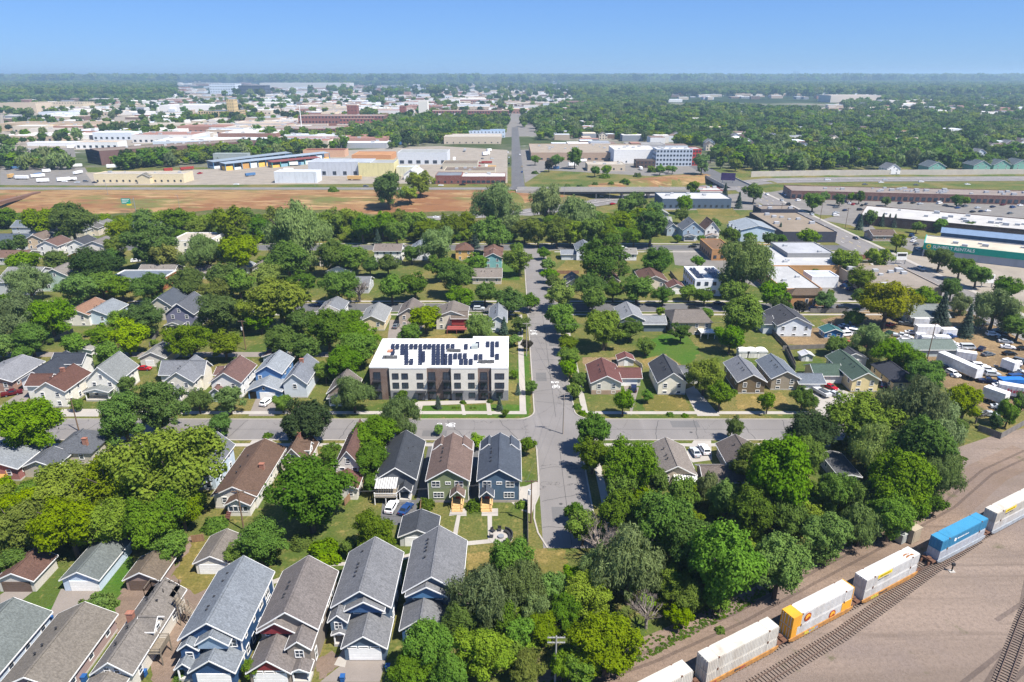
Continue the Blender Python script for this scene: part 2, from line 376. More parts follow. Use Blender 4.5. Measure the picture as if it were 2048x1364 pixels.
# pavements with joints
def pave(x0, y0, x1, y1, z=.03):
    rect('pavement', x0, y0, x1, y1, z, M_PAVE)
pave(-200, 157.6, 3.8, 159.3); pave(18.4, 157.6, 94, 159.2); pave(-200, 141.2, 1, 142.6); pave(21, 141.2, 94, 142.6)
pave(2.0, 159.3, 3.7, 236, .034); pave(18.2, 159.2, 19.8, 236, .034); pave(18.4, 104, 20, 141.2, .034)
pave(-200, 251, 1, 252.6); pave(21, 251, 160, 252.6); pave(-200, 235.4, 1, 237); pave(21, 235.4, 160, 237)
pave(-200, 347.5, 160, 349); pave(21, 330, 160, 331.6); pave(186.2, 195, 188.2, 540); pave(166, 255, 168.5, 330)
sheet('concrete_apron', [(5.6, 126.5), (3.0, 124.5), (.9, 124), (-.2, 122), (-.1, 118.5), (1.6, 116), (3.9, 114.5), (4.4, 116.5), (5.4, 120.5)], .04, M_PAVE)
for x0, y0, x1, y1 in ((-17.2, 142.6, -8.7, 144.1), (-8.0, 139.5, -6.6, 144.1), (-29.5, 137, -21, 144.1), (-62.5, 128, -57.5, 144.1), (-19.8, 119, -17.6, 142), (-8.4, 121, -6.9, 142)):
    rect('driveway', x0, y0, x1, y1, .025, M_PAVE if x1 - x0 > 3 else M_ASPH2)
# driveways and yards of the houses
def yard(name, pts, m, z):
    q = [tuple(P(u, v))[:2] for u, v in pts]
    if name in ('lawn', 'dry_yard', 'dirt_yard', 'vegetable_bed', 'gravel_bed'):   # living edges are never ruled lines
        rj = random.Random(int(pts[0][0] * 3 + pts[0][1])); d = dense(q + [q[0]], .8)[:-1]; q = [(x + rj.gauss(0, .28), y + rj.gauss(0, .28)) for x, y in d]
    return sheet(name, q, z, m)
yard('driveway', [(520, 832), (497, 832), (512, 797), (555, 797), (548, 832)], M_DRIVE, .026); yard('driveway', [(1262, 832), (1278, 775), (1247, 771), (1258, 810)], M_DRIVE, .026)
yard('driveway', [(1395, 832), (1368, 780), (1388, 772), (1440, 832)], M_PAVE, .026); yard('driveway', [(1636, 833), (1620, 790), (1660, 770), (1712, 790), (1690, 833)], M_PAVE, .026)
yard('driveway', [(1372, 906), (1388, 880), (1422, 880), (1424, 920), (1385, 925)], M_PAVE, .027); yard('driveway', [(110, 833), (125, 818), (205, 818), (196, 833)], M_PAVE, .028)
yard('driveway', [(0, 812), (45, 782), (72, 782), (20, 833), (0, 833)], M_DRIVE, .026)
yard('driveway', [(860, 640), (780, 640), (772, 700), (800, 700)], M_DRIVE, .02)
yard('lawn', [(1172, 830), (1160, 790), (1245, 788), (1256, 828)], M_LAWN, .014); yard('lawn', [(1290, 822), (1283, 790), (1366, 790), (1384, 822)], M_DRYLAWN, .014)
yard('lawn', [(1476, 818), (1470, 788), (1560, 786), (1590, 818)], M_DRYLAWN, .014); yard('lawn', [(845, 836), (845, 812), (1058, 808), (1058, 834)], M_LUSH, .006)
yard('lawn', [(1040, 815), (1034, 720), (1056, 700), (1062, 815)], M_LUSH, .007)
yard('lawn', [(1380, 880), (1500, 880), (1520, 915), (1420, 920)], M_LAWN, .012); yard('lawn', [(835, 1020), (1062, 1005), (1058, 1095), (905, 1110), (835, 1080)], M_LAWN, .012)
yard('lawn', [(540, 1150), (520, 1100), (700, 1090), (700, 1120), (560, 1180)], M_LAWN, .012); yard('lawn', [(930, 1150), (930, 1100), (1055, 1095), (1130, 1100), (1130, 1160), (1040, 1200)], M_DRYLAWN, .011)
yard('lawn', [(70, 1230), (130, 1190), (205, 1150), (262, 1090), (265, 1110), (235, 1230), (160, 1235)], M_LUSH, .012)
yard('dirt_yard', [(300, 1364), (340, 1364), (470, 1190), (455, 1145), (385, 1145), (400, 1085), (380, 1070), (315, 1210)], M_DIRT, .016)
yard('driveway', [(0, 1235), (70, 1180), (15, 1180), (0, 1190)], M_DRIVE, .018); yard('driveway', [(95, 1235), (170, 1235), (200, 1178), (122, 1178)], M_DRIVE, .018)
yard('dirt_yard', [(220, 1270), (280, 1270), (320, 1170), (245, 1175)], M_DIRT, .015)
yard('dry_yard', [(345, 1150), (390, 1075), (420, 1080), (455, 1150), (390, 1190)], M_DRYLAWN, .02)
yard('driveway', [(640, 1364), (760, 1364), (772, 1316), (700, 1316)], M_DRIVE, .02); yard('gravel_bed', [(630, 1320), (668, 1300), (690, 1320), (640, 1364)], M_DIRT, .018); yard('pavement', [(668, 1330), (690, 1290), (700, 1290), (690, 1335)], M_PAVE, .028)
yard('pavement', [(905, 1072), (914, 1030), (898, 1032), (902, 1017), (933, 1017), (933, 1032), (921, 1032), (914, 1074)], M_PAVE, .03)
yard('pavement', [(976, 1085), (975, 1032), (963, 1032), (964, 1017), (996, 1017), (996, 1032), (984, 1032), (984, 1085)], M_PAVE, .031)
yard('pavement', [(800, 1112), (900, 1086), (984, 1078), (984, 1086), (905, 1094), (806, 1120)], M_PAVE, .027); yard('pavement', [(545, 1160), (640, 1126), (695, 1124), (695, 1131), (645, 1133), (548, 1168)], M_PAVE, .027)
yard('pavement', [(920, 800), (925, 830), (932, 830), (926, 800)], M_PAVE, .027); yard('pavement', [(838, 808), (832, 828), (840, 828), (847, 808)], M_PAVE, .027); yard('pavement', [(972, 805), (975, 830), (984, 830), (980, 805)], M_PAVE, .027)
yard('terrace', [(830, 812), (975, 806), (975, 800), (830, 803)], M_PAVE, .022)
yard('driveway', [(760, 1050), (850, 1050), (848, 890), (870, 885), (838, 885), (838, 1000), (765, 1000)], M_ASPH2, .019)
yard('driveway', [(936, 1000), (960, 1000), (958, 900), (946, 900)], M_ASPH2, .019)
yard('vegetable_bed', [(1165, 715), (1232, 715), (1250, 735), (1172, 742)], M_SOIL, .014); yard('dry_yard', [(800, 680), (900, 668), (935, 680), (930, 702), (790, 702)], M_DRYLAWN, .013)
yard('lawn', [(1275, 690), (1360, 655), (1400, 700), (1380, 730), (1290, 730)], M_LUSH, .012); yard('dry_yard', [(1280, 720), (1330, 708), (1370, 735), (1300, 740)], M_DRYLAWN, .015)
yard('lawn', [(1585, 740), (1570, 700), (1650, 690), (1690, 720), (1640, 760)], M_LAWN, .012); yard('dirt_yard', [(1560, 690), (1540, 662), (1640, 655), (1670, 672), (1660, 690)], M_SOIL, .013)
yard('lawn', [(1000, 560), (985, 530), (1035, 500), (1040, 560)], M_LUSH, .012); yard('dry_yard', [(1105, 570), (1105, 545), (1135, 520), (1210, 520), (1150, 570)], M_DRYLAWN, .012)
yard('lawn', [(1390, 480), (1375, 445), (1450, 430), (1470, 490)], M_LAWN, .012); yard('dry_yard', [(1400, 430), (1390, 415), (1460, 412), (1480, 432)], M_DRYLAWN, .013)
# industrial yards and car parks
M_C = [([(190, 371), (170, 345), (430, 338), (430, 318), (700, 300), (880, 292), (1015, 300), (1015, 366)], M_YARD, .012), ([(1050, 366), (1040, 300), (1200, 290), (1400, 300), (1420, 345), (1300, 352), (1090, 340)], M_LOT, .01),
       ([(1470, 395), (1600, 375), (2300, 395), (2300, 440), (1640, 430), (1560, 405)], M_LOT, .011), ([(1640, 440), (1720, 420), (1760, 470), (1860, 480), (1830, 505), (1700, 450)], M_LOT, .012),
       ([(1790, 520), (1840, 500), (2200, 540), (2200, 640), (1980, 600)], M_YARD, .013), ([(1430, 540), (1420, 500), (1560, 500), (1700, 560), (1750, 600), (1600, 610)], M_LOT, .014),
       ([(1350, 530), (1345, 500), (1440, 500), (1450, 540)], M_LOT, .013), ([(1640, 640), (1780, 610), (2200, 640), (2200, 800), (1990, 830), (1920, 790), (1700, 680)], M_SOIL, .011),
       ([(0, 300), (0, 205), (700, 215), (700, 290), (480, 270), (170, 300)], M_YARD, .02), ([(700, 290), (700, 185), (1200, 185), (1100, 270)], M_LOT, .02), ([(0, 370), (0, 330), (170, 335), (190, 371)], M_LOT, .01),
       ([(1620, 222), (1700, 200), (2300, 200), (2300, 240), (1800, 232)], M_YARD, .03), ([(1330, 420), (1320, 400), (1500, 385), (1530, 420)], M_LOT, .01)]
for pts, m, z in M_C: yard('paved_yard', pts, m, z)
sheet('rail_yard', [tuple(P(u, v))[:2] for u, v in [(1075, 1420), (1290, 1330), (1480, 1225), (1640, 1120), (1770, 1065), (1890, 985), (1925, 930), (1915, 895), (1990, 870), (2120, 840)]] + [(420, 160), (420, -60), (0, -60)], .02, M_GRAVEL)
_rd = [(1080, 1392), (1300, 1316), (1480, 1236), (1640, 1150), (1800, 1066), (1900, 1010), (1975, 945), (2060, 905)]
strip('dirt_road', [tuple(P(u, v))[:2] for u, v in _rd], 7.5, .035, M_DIRT)
for _o in (-1.1, .9): strip('wheel_rut', [(P(u, v).x + .48 * _o, P(u, v).y - .877 * _o) for u, v in _rd], .55, .045, mat((.15, .11, .085), .95, 'gravel'))
for _k, (_a, _b) in enumerate((((60, 66), (150, 128)), ((52, 66), (140, 122)), ((84, 70), (110, 104)), ((78, 86), (135, 121)), ((64, 70), (90, 96)))):
    strip('wheel_rut', [_a, ((_a[0] + _b[0]) / 2 + 1.5, (_a[1] + _b[1]) / 2 - .8), _b], .7, .034 + .001 * _k, mat((.155, .12, .1), .95, 'gravel'))
# ------------------------------------------------------------------ bridges and walls of the highway
br = empty('road_bridge', (0, 527, 0)); tag(br, 'long concrete road bridge on tall piers across the sunken highway', 'bridge'); ref('the long road bridge', 70, 527)
b = MB(); b.box(4, -6, -.5, 139, 6, .08); b.build('deck', M_ASPH, br)
for y in (-5.6, -1.9, 1.9, 5.2): b = MB(); b.box(20, y, -2.4, 138, y + .4, -.5); b.build('girder', mat((.10, .095, .09), .7), br)
for y in (-6.3, 6.0): b = MB(); b.box(4, y, -.8, 139, y + .3, 1.0); b.build('parapet', CONC, br)
for x in (44, 64, 84, 104, 124):
    for y in (-4, 3.5): b = MB(); b.box(x - .5, y, -7.0, x + .5, y + 1, -1.3); b.build('pier', CONC, br)
b = MB(); b.prism([(3, 0.0), (24, 0.0), (24, -1.3), (14, -5.0), (3, -5.0)], -6.2, 6.2); b.build('abutment', CONC, br)
ab = empty('avenue_bridge', (177.3, 570, 0)); tag(ab, 'wide flat bridge carrying the avenue over the highway', 'bridge'); ref('the avenue bridge', 177, 570)
b = MB(); b.box(-10.5, -27, -1.2, 10.5, 29, .06); b.build('deck', M_ASPH2, ab)
for x in (-10.8, 10.5): b = MB(); b.box(x, -27, -1.4, x + .3, 29, 1.1); b.build('parapet', CONC, ab)
for y in (-8, 9): b = MB(); b.box(-9, y, -6.0, 9, y + 1, -1.2); b.build('pier', CONC, ab)
b = MB(); b.box(-9.5, -20, .07, -8.7, 24, 3.2); b.build('mural_panel', mat((.05, .03, .09), .6, 'plain'), ab) if False else None
rw = MB()
for a, c in zip(range(206, 890, 8), range(214, 898, 8)):
    ya, yc = hw_y(a) + 21.5, hw_y(c) + 21.5
    rw.box(0, 0, 0, 0, 0, 0) if False else None
    rw.prism([(a, ya), (c, yc), (c, yc + .5), (a, ya + .5)], -1.8, 4.0, 'z')
o = rw.build('retaining_wall', mat((.5, .45, .37), .9, 'concrete')); tag(o, 'long pale concrete retaining wall on the far side of the highway', 'wall'); ref('the pale retaining wall', 330, 612)
fb = empty('rail_bridge', tuple(G(0, 405))); tag(fb, 'narrow brown railway girder bridge at the left picture edge', 'bridge')
pa, pb = P(-40, 412, 1), P(76, 383, 1)
b = MB(); d = (pb - pa); nn = Vector((-d.y, d.x, 0)).normalized() * 2
b.quad([pa - nn, pb - nn, pb + nn, pa + nn]); b.quad([pa - nn, pb - nn, pb - nn - Vector((0, 0, 2)), pa - nn - Vector((0, 0, 2))]); b.quad([pa + nn, pb + nn, pb + nn - Vector((0, 0, 2)), pa + nn - Vector((0, 0, 2))]); b.quad([pa - nn - Vector((0, 0, 2)), pb - nn - Vector((0, 0, 2)), pb + nn - Vector((0, 0, 2)), pa + nn - Vector((0, 0, 2))])
o = b.build('girder', mat((.16, .09, .06), .8)); o.parent = fb; o.location = -fb.location
for t in (.25, .6):
    q = pa.lerp(pb, t) - fb.location; b = MB(); b.box(q.x - .7, q.y - 1.5, -6 - fb.location.z, q.x + .7, q.y + 1.5, q.z - 2); b.build('pier', CONC, fb)
# ------------------------------------------------------------------ railway
TD = Vector((.877, .48)); TN = Vector((.48, -.877)); TC = Vector((58.1 + .4 * .48, 91.2 - .4 * .877))
def track(name, pts, label, step=.62, lo=0, hi=1):
    t = empty(name, (pts[0][0], pts[0][1], .02)); tag(t, label, 'railway track')
    pl = [Vector(p) - Vector(pts[0]) for p in pts]
    for s in (-.64, .64):
        b = MB()
        L = []
        for i, p in enumerate(pl):
            d = (pl[min(i + 1, len(pl) - 1)] - pl[max(0, i - 1)]).normalized(); L.append(p + Vector((-d.y, d.x)) * s)
        for a, c in zip(L, L[1:]):
            d = (c - a).normalized(); nn = Vector((-d.y, d.x)) * .05
            b.prism([tuple(a - nn), tuple(c - nn), tuple(c + nn), tuple(a + nn)], .2, .38, 'z')
        b.build('rail', mat((.16, .11, .085), .5, metal=.3), t)
    me = None; acc = 0
    for a, c in zip(pl, pl[1:]):
        n = max(1, int((c - a).length / step)); an = math.atan2(c.y - a.y, c.x - a.x)
        for k in range(n):
            q = a.lerp(c, k / n); u, v = proj(q.x + pts[0][0], q.y + pts[0][1])
            if not (-40 < u < 2090 and v < 1400): continue
            if me is None:
                b = MB(); b.box(-.12, -1.2, 0, .12, 1.2, .18); me = b.mesh('sleeper', mat((.175, .135, .108), .95, 'wood'))
            obj('sleeper', me, t, (q.x, q.y, 0), None, an + random.uniform(-.03, .03))
    return t
TA = [tuple(TC + TD * s) for s in (-60, -30, 0, 30, 60, 100)]
t = empty('railway_track', (TA[0][0], TA[0][1], .02)); bpy.data.objects.remove(t)
track('railway_track', TA, 'railway track under the container train', .62)
track('railway_track', [tuple(TC + TD * s + TN * o_) for s, o_ in ((-60, 4.2), (-28, 4.1), (-10, 3.8), (4, 2.6), (17, 1.4), (34, .3))], 'railway track joining the train track beside the containers')
track('railway_track', [(60, 62.5), (71, 74), (82.1, 85.5), (95, 98), (112, 113)], 'railway track crossing the bottom right corner')
# ------------------------------------------------------------------ buildings
WCACHE = {}
def win_mesh(w, h, nx, ny, fr):
    k = (round(w, 2), round(h, 2), nx, ny, fr.name)
    if k in WCACHE: return WCACHE[k]
    b = MB(); t = .11 if w > .7 else .08; d0, d1 = -.09, 0.0
    b.box(-w / 2 - t, d0, -t, w / 2 + t, d1, 0); b.box(-w / 2 - t, d0, h, w / 2 + t, d1, h + t)
    b.box(-w / 2 - t, d0, 0, -w / 2, d1, h); b.box(w / 2, d0, 0, w / 2 + t, d1, h)
    for i in range(1, nx): x = -w / 2 + w * i / nx; b.box(x - .04, d0 + .02, 0, x + .04, d1, h)
    for i in range(1, ny): z = h * i / ny; b.box(-w / 2, d0 + .025, z - .03, w / 2, d1, z + .03)
    f = b.mesh('window', fr); b = MB(); b.box(-w / 2, -.035, 0, w / 2, -.005, h); p = b.mesh('pane', GLASS)
    WCACHE[k] = (f, p); return f, p
FOOT = []
FACE = {'S': 0, 'E': math.pi / 2, 'N': math.pi, 'W': -math.pi / 2}
class House:
    def __init__(s, label, x0, y0, x1, y1, rot=0, cat='house', name='house', z=0, refer=True):
        s.x0, s.y0, s.x1, s.y1 = 0, 0, x1 - x0, y1 - y0; s.ox, s.oy = x0, y0
        s.root = empty(name, (x0, y0, z), rot); lab = label.replace('|', '').replace('  ', ' '); tag(s.root, lab, cat)
        if refer and '|' in label:
            c, si = math.cos(rot), math.sin(rot); mx, my = (x1 - x0) / 2, (y1 - y0) / 2
            ref('the ' + label.split('|')[0].strip(), x0 + mx * c - my * si, y0 + mx * si + my * c)
        s.right = x0 > 0; FOOT.append((x0, y0, x1, y1))
    def block(s, x0, y0, x1, y1, z0, eave, rise, wall, roof, ridge='y', trim=WHITE, over=.45, wname='wall', hip=0.0):
        """coordinates in metres from the front left corner"""
        b = MB(); top = eave + rise
        if ridge == 'flat':
            b.box(x0, y0, z0, x1, y1, eave); b.build(wname, wall, s.root)
            b = MB(); b.box(x0 + .25, y0 + .25, eave, x1 - .25, y1 - .25, eave + .05); rf = b.build('roof', roof, s.root)
            b = MB(); p = .45
            b.box(x0 - .03, y0 - .03, eave, x1 + .03, y0 + .25, eave + p); b.box(x0 - .03, y1 - .25, eave, x1 + .03, y1 + .03, eave + p)
            b.box(x0 - .03, y0 + .25, eave, x0 + .25, y1 - .25, eave + p); b.box(x1 - .25, y0 + .25, eave, x1 + .03, y1 - .25, eave + p)
            b.build('parapet', trim, s.root); return rf
        if ridge == 'x': c0, c1, l0, l1 = y0, y1, x0, x1
        else: c0, c1, l0, l1 = x0, x1, y0, y1
        mid = (c0 + c1) / 2; half = (c1 - c0) / 2; sl = rise / half
        pent = [(c0, z0), (c1, z0), (c1, eave), (mid, top - .02), (c0, eave)]
        if hip: pent = [(c0, z0), (c1, z0), (c1, eave), (c0, eave)]
        b.prism(pent, l0, l1, 'x' if ridge == 'x' else 'y'); b.build(wname, wall, s.root)
        b = MB(); e = eave - over * sl; th = .16; o = over
        def mk(c, l, z): return (l, c, z) if ridge == 'x' else (c, l, z)
        hp = hip * half
        for sgn in (-1, 1):
            ce = mid + sgn * (half + o); la, lb = l0 - o, l1 + o
            q = [mk(ce, la, e), mk(ce, lb, e), mk(mid, lb - (hp + (o if hip else 0)), top), mk(mid, la + (hp + (o if hip else 0)), top)]
            i = len(b.v); b.v += [(p[0], p[1], p[2] + th) for p in q] + [tuple(p) for p in q]
            for f in ((0, 1, 2, 3), (7, 6, 5, 4), (0, 4, 5, 1), (1, 5, 6, 2), (2, 6, 7, 3), (3, 7, 4, 0)): b.f.append(tuple(i + k for k in f)); b.m.append(0)
        if hip:
            for la, lr in ((l0 - o, l0 + hp), (l1 + o, l1 - hp)):
                b.quad([mk(mid - half - o, la, e + th), mk(mid + half + o, la, e + th), mk(mid, lr, top + th)])
        rf = b.build('roof', roof, s.root)
        # ridge cap and white edge boards
        b = MB(); la, lb = l0 - o * .9 + hp, l1 + o * .9 - hp
        if lb - la > .5:
            A = mk(mid - .16, la, top + th - .09), mk(mid + .16, lb, top + th + .05)
            b.box(min(A[0][0], A[1][0]), min(A[0][1], A[1][1]), A[0][2], max(A[0][0], A[1][0]), max(A[0][1], A[1][1]), A[1][2]); b.build('ridge_cap', roof, s.root)
        if trim and not hip:
            b = MB()
            for la in (l0 - o, l1 + o - .0):
                d = -.06 if la < l0 else .06
                for sgn in (-1, 1):
                    ce = mid + sgn * (half + o)
                    lo, hi = min(la, la + d), max(la, la + d)
                    pts = [(ce, e - .06), (ce, e + th + .01), (mid, top + th + .01), (mid, top - .06)]
                    b.prism(pts, lo, hi, 'x' if ridge == 'x' else 'y')
            for sgn in (-1, 1):
                ce = mid + sgn * (half + o); lo, hi = min(ce, ce + sgn * .06), max(ce, ce + sgn * .06)
                if ridge == 'x': b.box(l0 - o, lo, e - .06, l1 + o, hi, e + th - .02)
                else: b.box(lo, l0 - o, e - .06, hi, l1 + o, e + th - .02)
            b.build('edge_board', trim, s.root)
        return rf
    def win(s, face, c, z, w=.9, h=1.2, at=None, nx=1, ny=2, fr=WHITE, blk=None):
        """window centred at c metres along the face; at = the face's coordinate"""
        x0, y0, x1, y1 = blk or (s.x0, s.y0, s.x1, s.y1)
        f, p = win_mesh(w, h, nx, ny, fr)
        loc = {'S': (c, (y0 if at is None else at), z), 'N': (c, (y1 if at is None else at), z), 'E': ((x1 if at is None else at), c, z), 'W': ((x0 if at is None else at), c, z)}[face]
        o = obj('window', f, s.root, loc, None, FACE[face]); obj('pane', p, o); return o
    def rows(s, faces, zs, n, w=.9, h=1.2, blk=None, **k):
        x0, y0, x1, y1 = blk or (s.x0, s.y0, s.x1, s.y1)
        for f in faces:
            a, c = (x0, x1) if f in 'SN' else (y0, y1); m = n if f in 'SN' else max(2, int((c - a) / 3.6))
            for z in zs:
                for i in range(m): s.win(f, a + (c - a) * (i + .5) / m, z, w, h, blk=blk, **k)
    def gdoor(s, c, z=0, w=4.9, h=2.15, at=None, face='S', m=WHITE):
        b = MB(); b.box(-w / 2, -.05, 0, w / 2, -.004, h)
        loc = {'S': (c, (s.y0 if at is None else at), z), 'E': ((s.x1 if at is None else at), c, z), 'W': ((s.x0 if at is None else at), c, z)}[face]
        o = b.build('garage_door', m, s.root, loc); o.rotation_euler.z = FACE[face]
        for k in range(4):
            b = MB(); b.box(-w / 2 + .04, -.075, h * k / 4 + .03, w / 2 - .04, -.05, h * (k + 1) / 4 - .03); b.build('panel', m, o)
    def door(s, c, z=0, w=.95, h=2.05, at=None, m=None, face='S'):
        m = m or WHITE; b = MB(); b.box(-w / 2, -.06, 0, w / 2, -.004, h)
        o = b.build('door', m, s.root, {'S': (c, (s.y0 if at is None else at), z), 'E': ((s.x1 if at is None else at), c, z), 'W': ((s.x0 if at is None else at), c, z)}[face]); o.rotation_euler.z = FACE[face]
        b = MB(); b.box(-w * .3, -.075, h * .5, w * .3, -.06, h * .9); b.build('pane', GLASS, o)
    def chimney(s, x, y, z0, z1, m=None, w=.5):
        b = MB(); b.box(x - w, y - w * .7, z0, x + w, y + w * .7, z1); b.box(x - w * 1.15, y - w * .85, z1, x + w * 1.15, y + w * .85, z1 + .12); b.build('chimney', m or mat((.30, .12, .075), .9, 'brick'), s.root)
    def vents(s, pts):
        for x, y, z in pts:
            b = MB(); b.tube((x, y, z - .1), (x, y, z + .42), .09); b.box(x - .16, y - .16, z + .42, x + .16, y + .16, z + .5); b.build('roof_vent', DARK, s.root)
    def porch(s, x0, y0, x1, y1, h, roof, rise=1.2, posts=True, ridge='y', floor=.5, m=WHITE, gable=None):
        s.block(x0, y0, x1, y1, h - .25, h, rise, gable or m, roof, ridge, over=.25, wname='porch_beam')
        b = MB(); b.box(x0, y0, 0, x1, y1, floor); b.build('porch_floor', CONC, s.root)
        for x in (x0 + .15, x1 - .15): b = MB(); b.box(x - .09, y0 + .05, floor, x + .09, y0 + .25, h - .25); b.build('post', m, s.root)
def simple(label, x0, y0, x1, y1, eave, rise, wall, roof, ridge='y', floors=1, n=2, cat='house', name='house', hip=0, door=True, rot=0, vent=True, chim=False, trim=WHITE, z0=.5):
    """a plain gabled or hipped house with windows on the faces in view"""
    H = House(label, x0, y0, x1, y1, rot, cat, name); W, D = H.x1, H.y1
    wm = siding(wall) if isinstance(wall, str) else wall; rm = shingle(roof) if isinstance(roof, str) else roof
    H.block(0, 0, W, D, 0, eave, rise, wm, rm, ridge, trim, hip=hip)
    b = MB(); b.box(-.04, -.04, 0, W + .04, D + .04, .35); b.build('foundation', CONC, H.root)
    side = 'W' if x0 > 0 else 'E'
    zs = [eave - 1.75] if floors == 1 else [eave - 1.75, eave - 4.3]
    zs = [z for z in zs if z > .3] or [.9]
    H.rows('S' + side, zs, n)
    if floors == 1 and eave > 3.4: H.rows('S', [.45], n, 1.0, .6, ny=1)
    if ridge == 'y' and rise > 3: H.win('S', W / 2, eave + .5, .8, 1.1)
    if vent and not hip:
        for t in (.3, .42, .66):
            if ridge == 'y': H.vents([(W * .33, D * t, eave + rise * .66 + .1)])
            else: H.vents([(W * t, D * .3, eave + rise * .6 + .1)])
    if chim: H.chimney(W * .5, D * .6, eave, eave + rise + .9)
    return H
def garage(label, x0, y0, x1, y1, eave, rise, wall, roof, doorm=WHITE, ridge='y', side=0, name='garage', cat='garage', dw=None):
    H = House(label, x0, y0, x1, y1, 0, cat, name); W, D = H.x1, H.y1
    H.block(0, 0, W, D, 0, eave, rise, siding(wall) if isinstance(wall, str) else wall, shingle(roof) if isinstance(roof, str) else roof, ridge, trim=WHITE, over=.35)
    w = dw or min(4.9, W - 1.0); H.gdoor(W / 2 + side, 0, w, min(2.1, eave - .25), m=doorm); return H
GR = '8b9096'; DG = '5c6068'; NAVY = '4b5568'; BR = '7d5a4c'; TA = '9a8f86'; RB = '7a4a42'
BRDOOR = mat((.13, .09, .07), .7)
# --- the four big houses along the bottom edge
H = House('two-storey dark blue house| with light grey roof and white garage door', -48.1, 73.5, -39.6, 90.6)
S1, Q1 = siding('2f4f76'), shingle('8f979f'); LB = mat((.30, .40, .50), .7, 'siding')
H.block(0, 3.3, 8.5, 17.1, 0, 5.7, 2.9, S1, Q1); H.block(2.9, 1.9, 7.2, 5.2, 4.9, 5.9, 1.5, LB, Q1, over=.3, wname='front_gable'); H.block(.2, 2.0, 2.7, 4.2, 2.6, 4.9, 1.0, S1, Q1, over=.3, wname='bay')
H.block(2.3, 0, 8.4, 3.3, 0, 2.8, 2.1, S1, Q1, over=.35, wname='garage_wall'); H.porch(-.1, .6, 2.2, 2.9, 2.6, Q1, 1.0, gable=S1)
H.gdoor(5.4, .1); H.win('S', 1.45, 3.0, .9, 1.1, at=2.0); H.win('S', 3.3, 4.0, 1.3, 1.2, at=3.3, nx=2); H.win('S', 7.2, 4.0, 1.3, 1.2, at=3.3, nx=2)
for c, z, w_, h_ in ((5.0, 1.0, .9, 1.4), (5.2, 3.9, .7, 1.1), (8.5, 3.8, .7, 1.2), (11.5, 3.6, 1.4, 1.4), (10.2, 1.2, .8, 1.1), (14.3, 3.4, 1.6, 1.6), (14.5, .9, 1.7, 1.8), (7.3, 1.0, .8, 1.3)): H.win('E', c, z, w_, h_, nx=2 if w_ > 1.2 else 1)
H.vents([(2.6, t, 7.3) for t in (6.6, 7.3, 9.4, 12.8, 14.6)]); b = MB(); b.box(8.47, 16.9, 0, 8.58, 17.15, 5.6); b.box(8.47, 3.25, 0, 8.58, 3.5, 5.6); b.build('corner_board', WHITE, H.root); H.door(1.0, .5, at=3.2, m=DARK)
H = House('two-storey taupe house| with red gable panels and white garage door', -37.4, 73.5, -29.1, 90.7)
S2, Q2 = siding('8d8378'), shingle('8c827c'); RED = mat((.26, .035, .04), .7, 'siding')
H.block(0, 5.4, 8.3, 17.2, 0, 5.7, 2.9, S2, Q2); H.block(.2, 4.6, 5.2, 7.6, 5.0, 5.7, 1.6, RED, Q2, over=.4, wname='red_gable'); H.block(4.9, 2.1, 8.2, 6.0, 0, 4.9, 1.3, S2, Q2, over=.3, wname='front_wing')
H.block(-.1, 0, 5.6, 5.4, 0, 2.8, 2.1, S2, Q2, over=.4, wname='garage_wall'); b = MB(); b.prism([(1.0, 2.95), (4.6, 2.95), (2.75, 4.45)], -.08, 0.0); b.build('red_gable_panel', RED, H.root); H.porch(5.8, .2, 8.3, 2.0, 2.4, Q2, .6)
H.gdoor(2.8, .1); H.win('S', 1.6, 4.0, 1.7, 1.1, at=5.4, nx=3, ny=1); H.win('S', 6.6, 3.2, 1.1, 1.2, at=2.1, nx=2)
for k in range(3): H.win('S', 1.2 + k * 1.6, 2.35, 1.2, .25, ny=1)
for c, z, w_, h_ in ((4.0, 1.0, .8, 1.9), (8.4, 3.8, .7, 1.2), (12.3, 3.6, 1.4, 1.4), (14.6, 3.5, 1.2, 1.4), (13.2, 1.0, 1.4, 1.5)): H.win('E', c, z, w_, h_)
H.vents([(2.5, t, 7.3) for t in (9.2, 9.9, 11.1, 11.6, 12.6)]); H.door(7.0, .5, at=2.05, m=DARK)
H = House('two-storey slate house| with blue front gable, right of the taupe one', -27.5, 78, -19.0, 95.5)
S3, Q3 = siding('56687a'), shingle('8a8b8e')
H.block(0, 5.3, 8.5, 17.5, 0, 5.7, 2.9, S3, Q3); H.block(2.2, 4.4, 7.6, 7.4, 5.0, 5.7, 1.6, siding('3f6088'), Q3, over=.4, wname='front_gable'); H.block(-.2, 3.2, 2.2, 6.0, 2.6, 4.7, 1.1, S3, Q3, over=.35, wname='bay')
H.block(2.5, 0, 8.6, 5.3, 0, 2.8, 2.1, S3, Q3, over=.4, wname='garage_wall'); H.porch(.2, 2.6, 2.3, 4.8, 2.5, Q3, .5); H.gdoor(5.55, .1)
H.win('S', 1.0, 3.0, 1.0, 1.2, at=3.2, nx=2); 
for k, c in enumerate((3.6, 5.2, 7.2)): H.win('S', c, 4.1, 1.2, 1.0 if k != 1 else .5, at=5.3)
for k in range(3): H.win('S', 3.7 + k * 1.7, 2.4, 1.3, .25, ny=1)
H.vents([(2.5, t, 7.3) for t in (9.5, 10.5, 11.5, 12.4, 15.5)]); H.rows('E', [1, 3.8], 2, blk=(0, 6, 8.5, 17.5)); H.door(1.3, .5, at=5.3, m=DARK)
H = House('grey-roofed two-storey house half hidden by| the pale birch at its right', -17.0, 81.5, -8.3, 98.6, refer=False); ref('the half-hidden grey-roofed house', -12, 92)
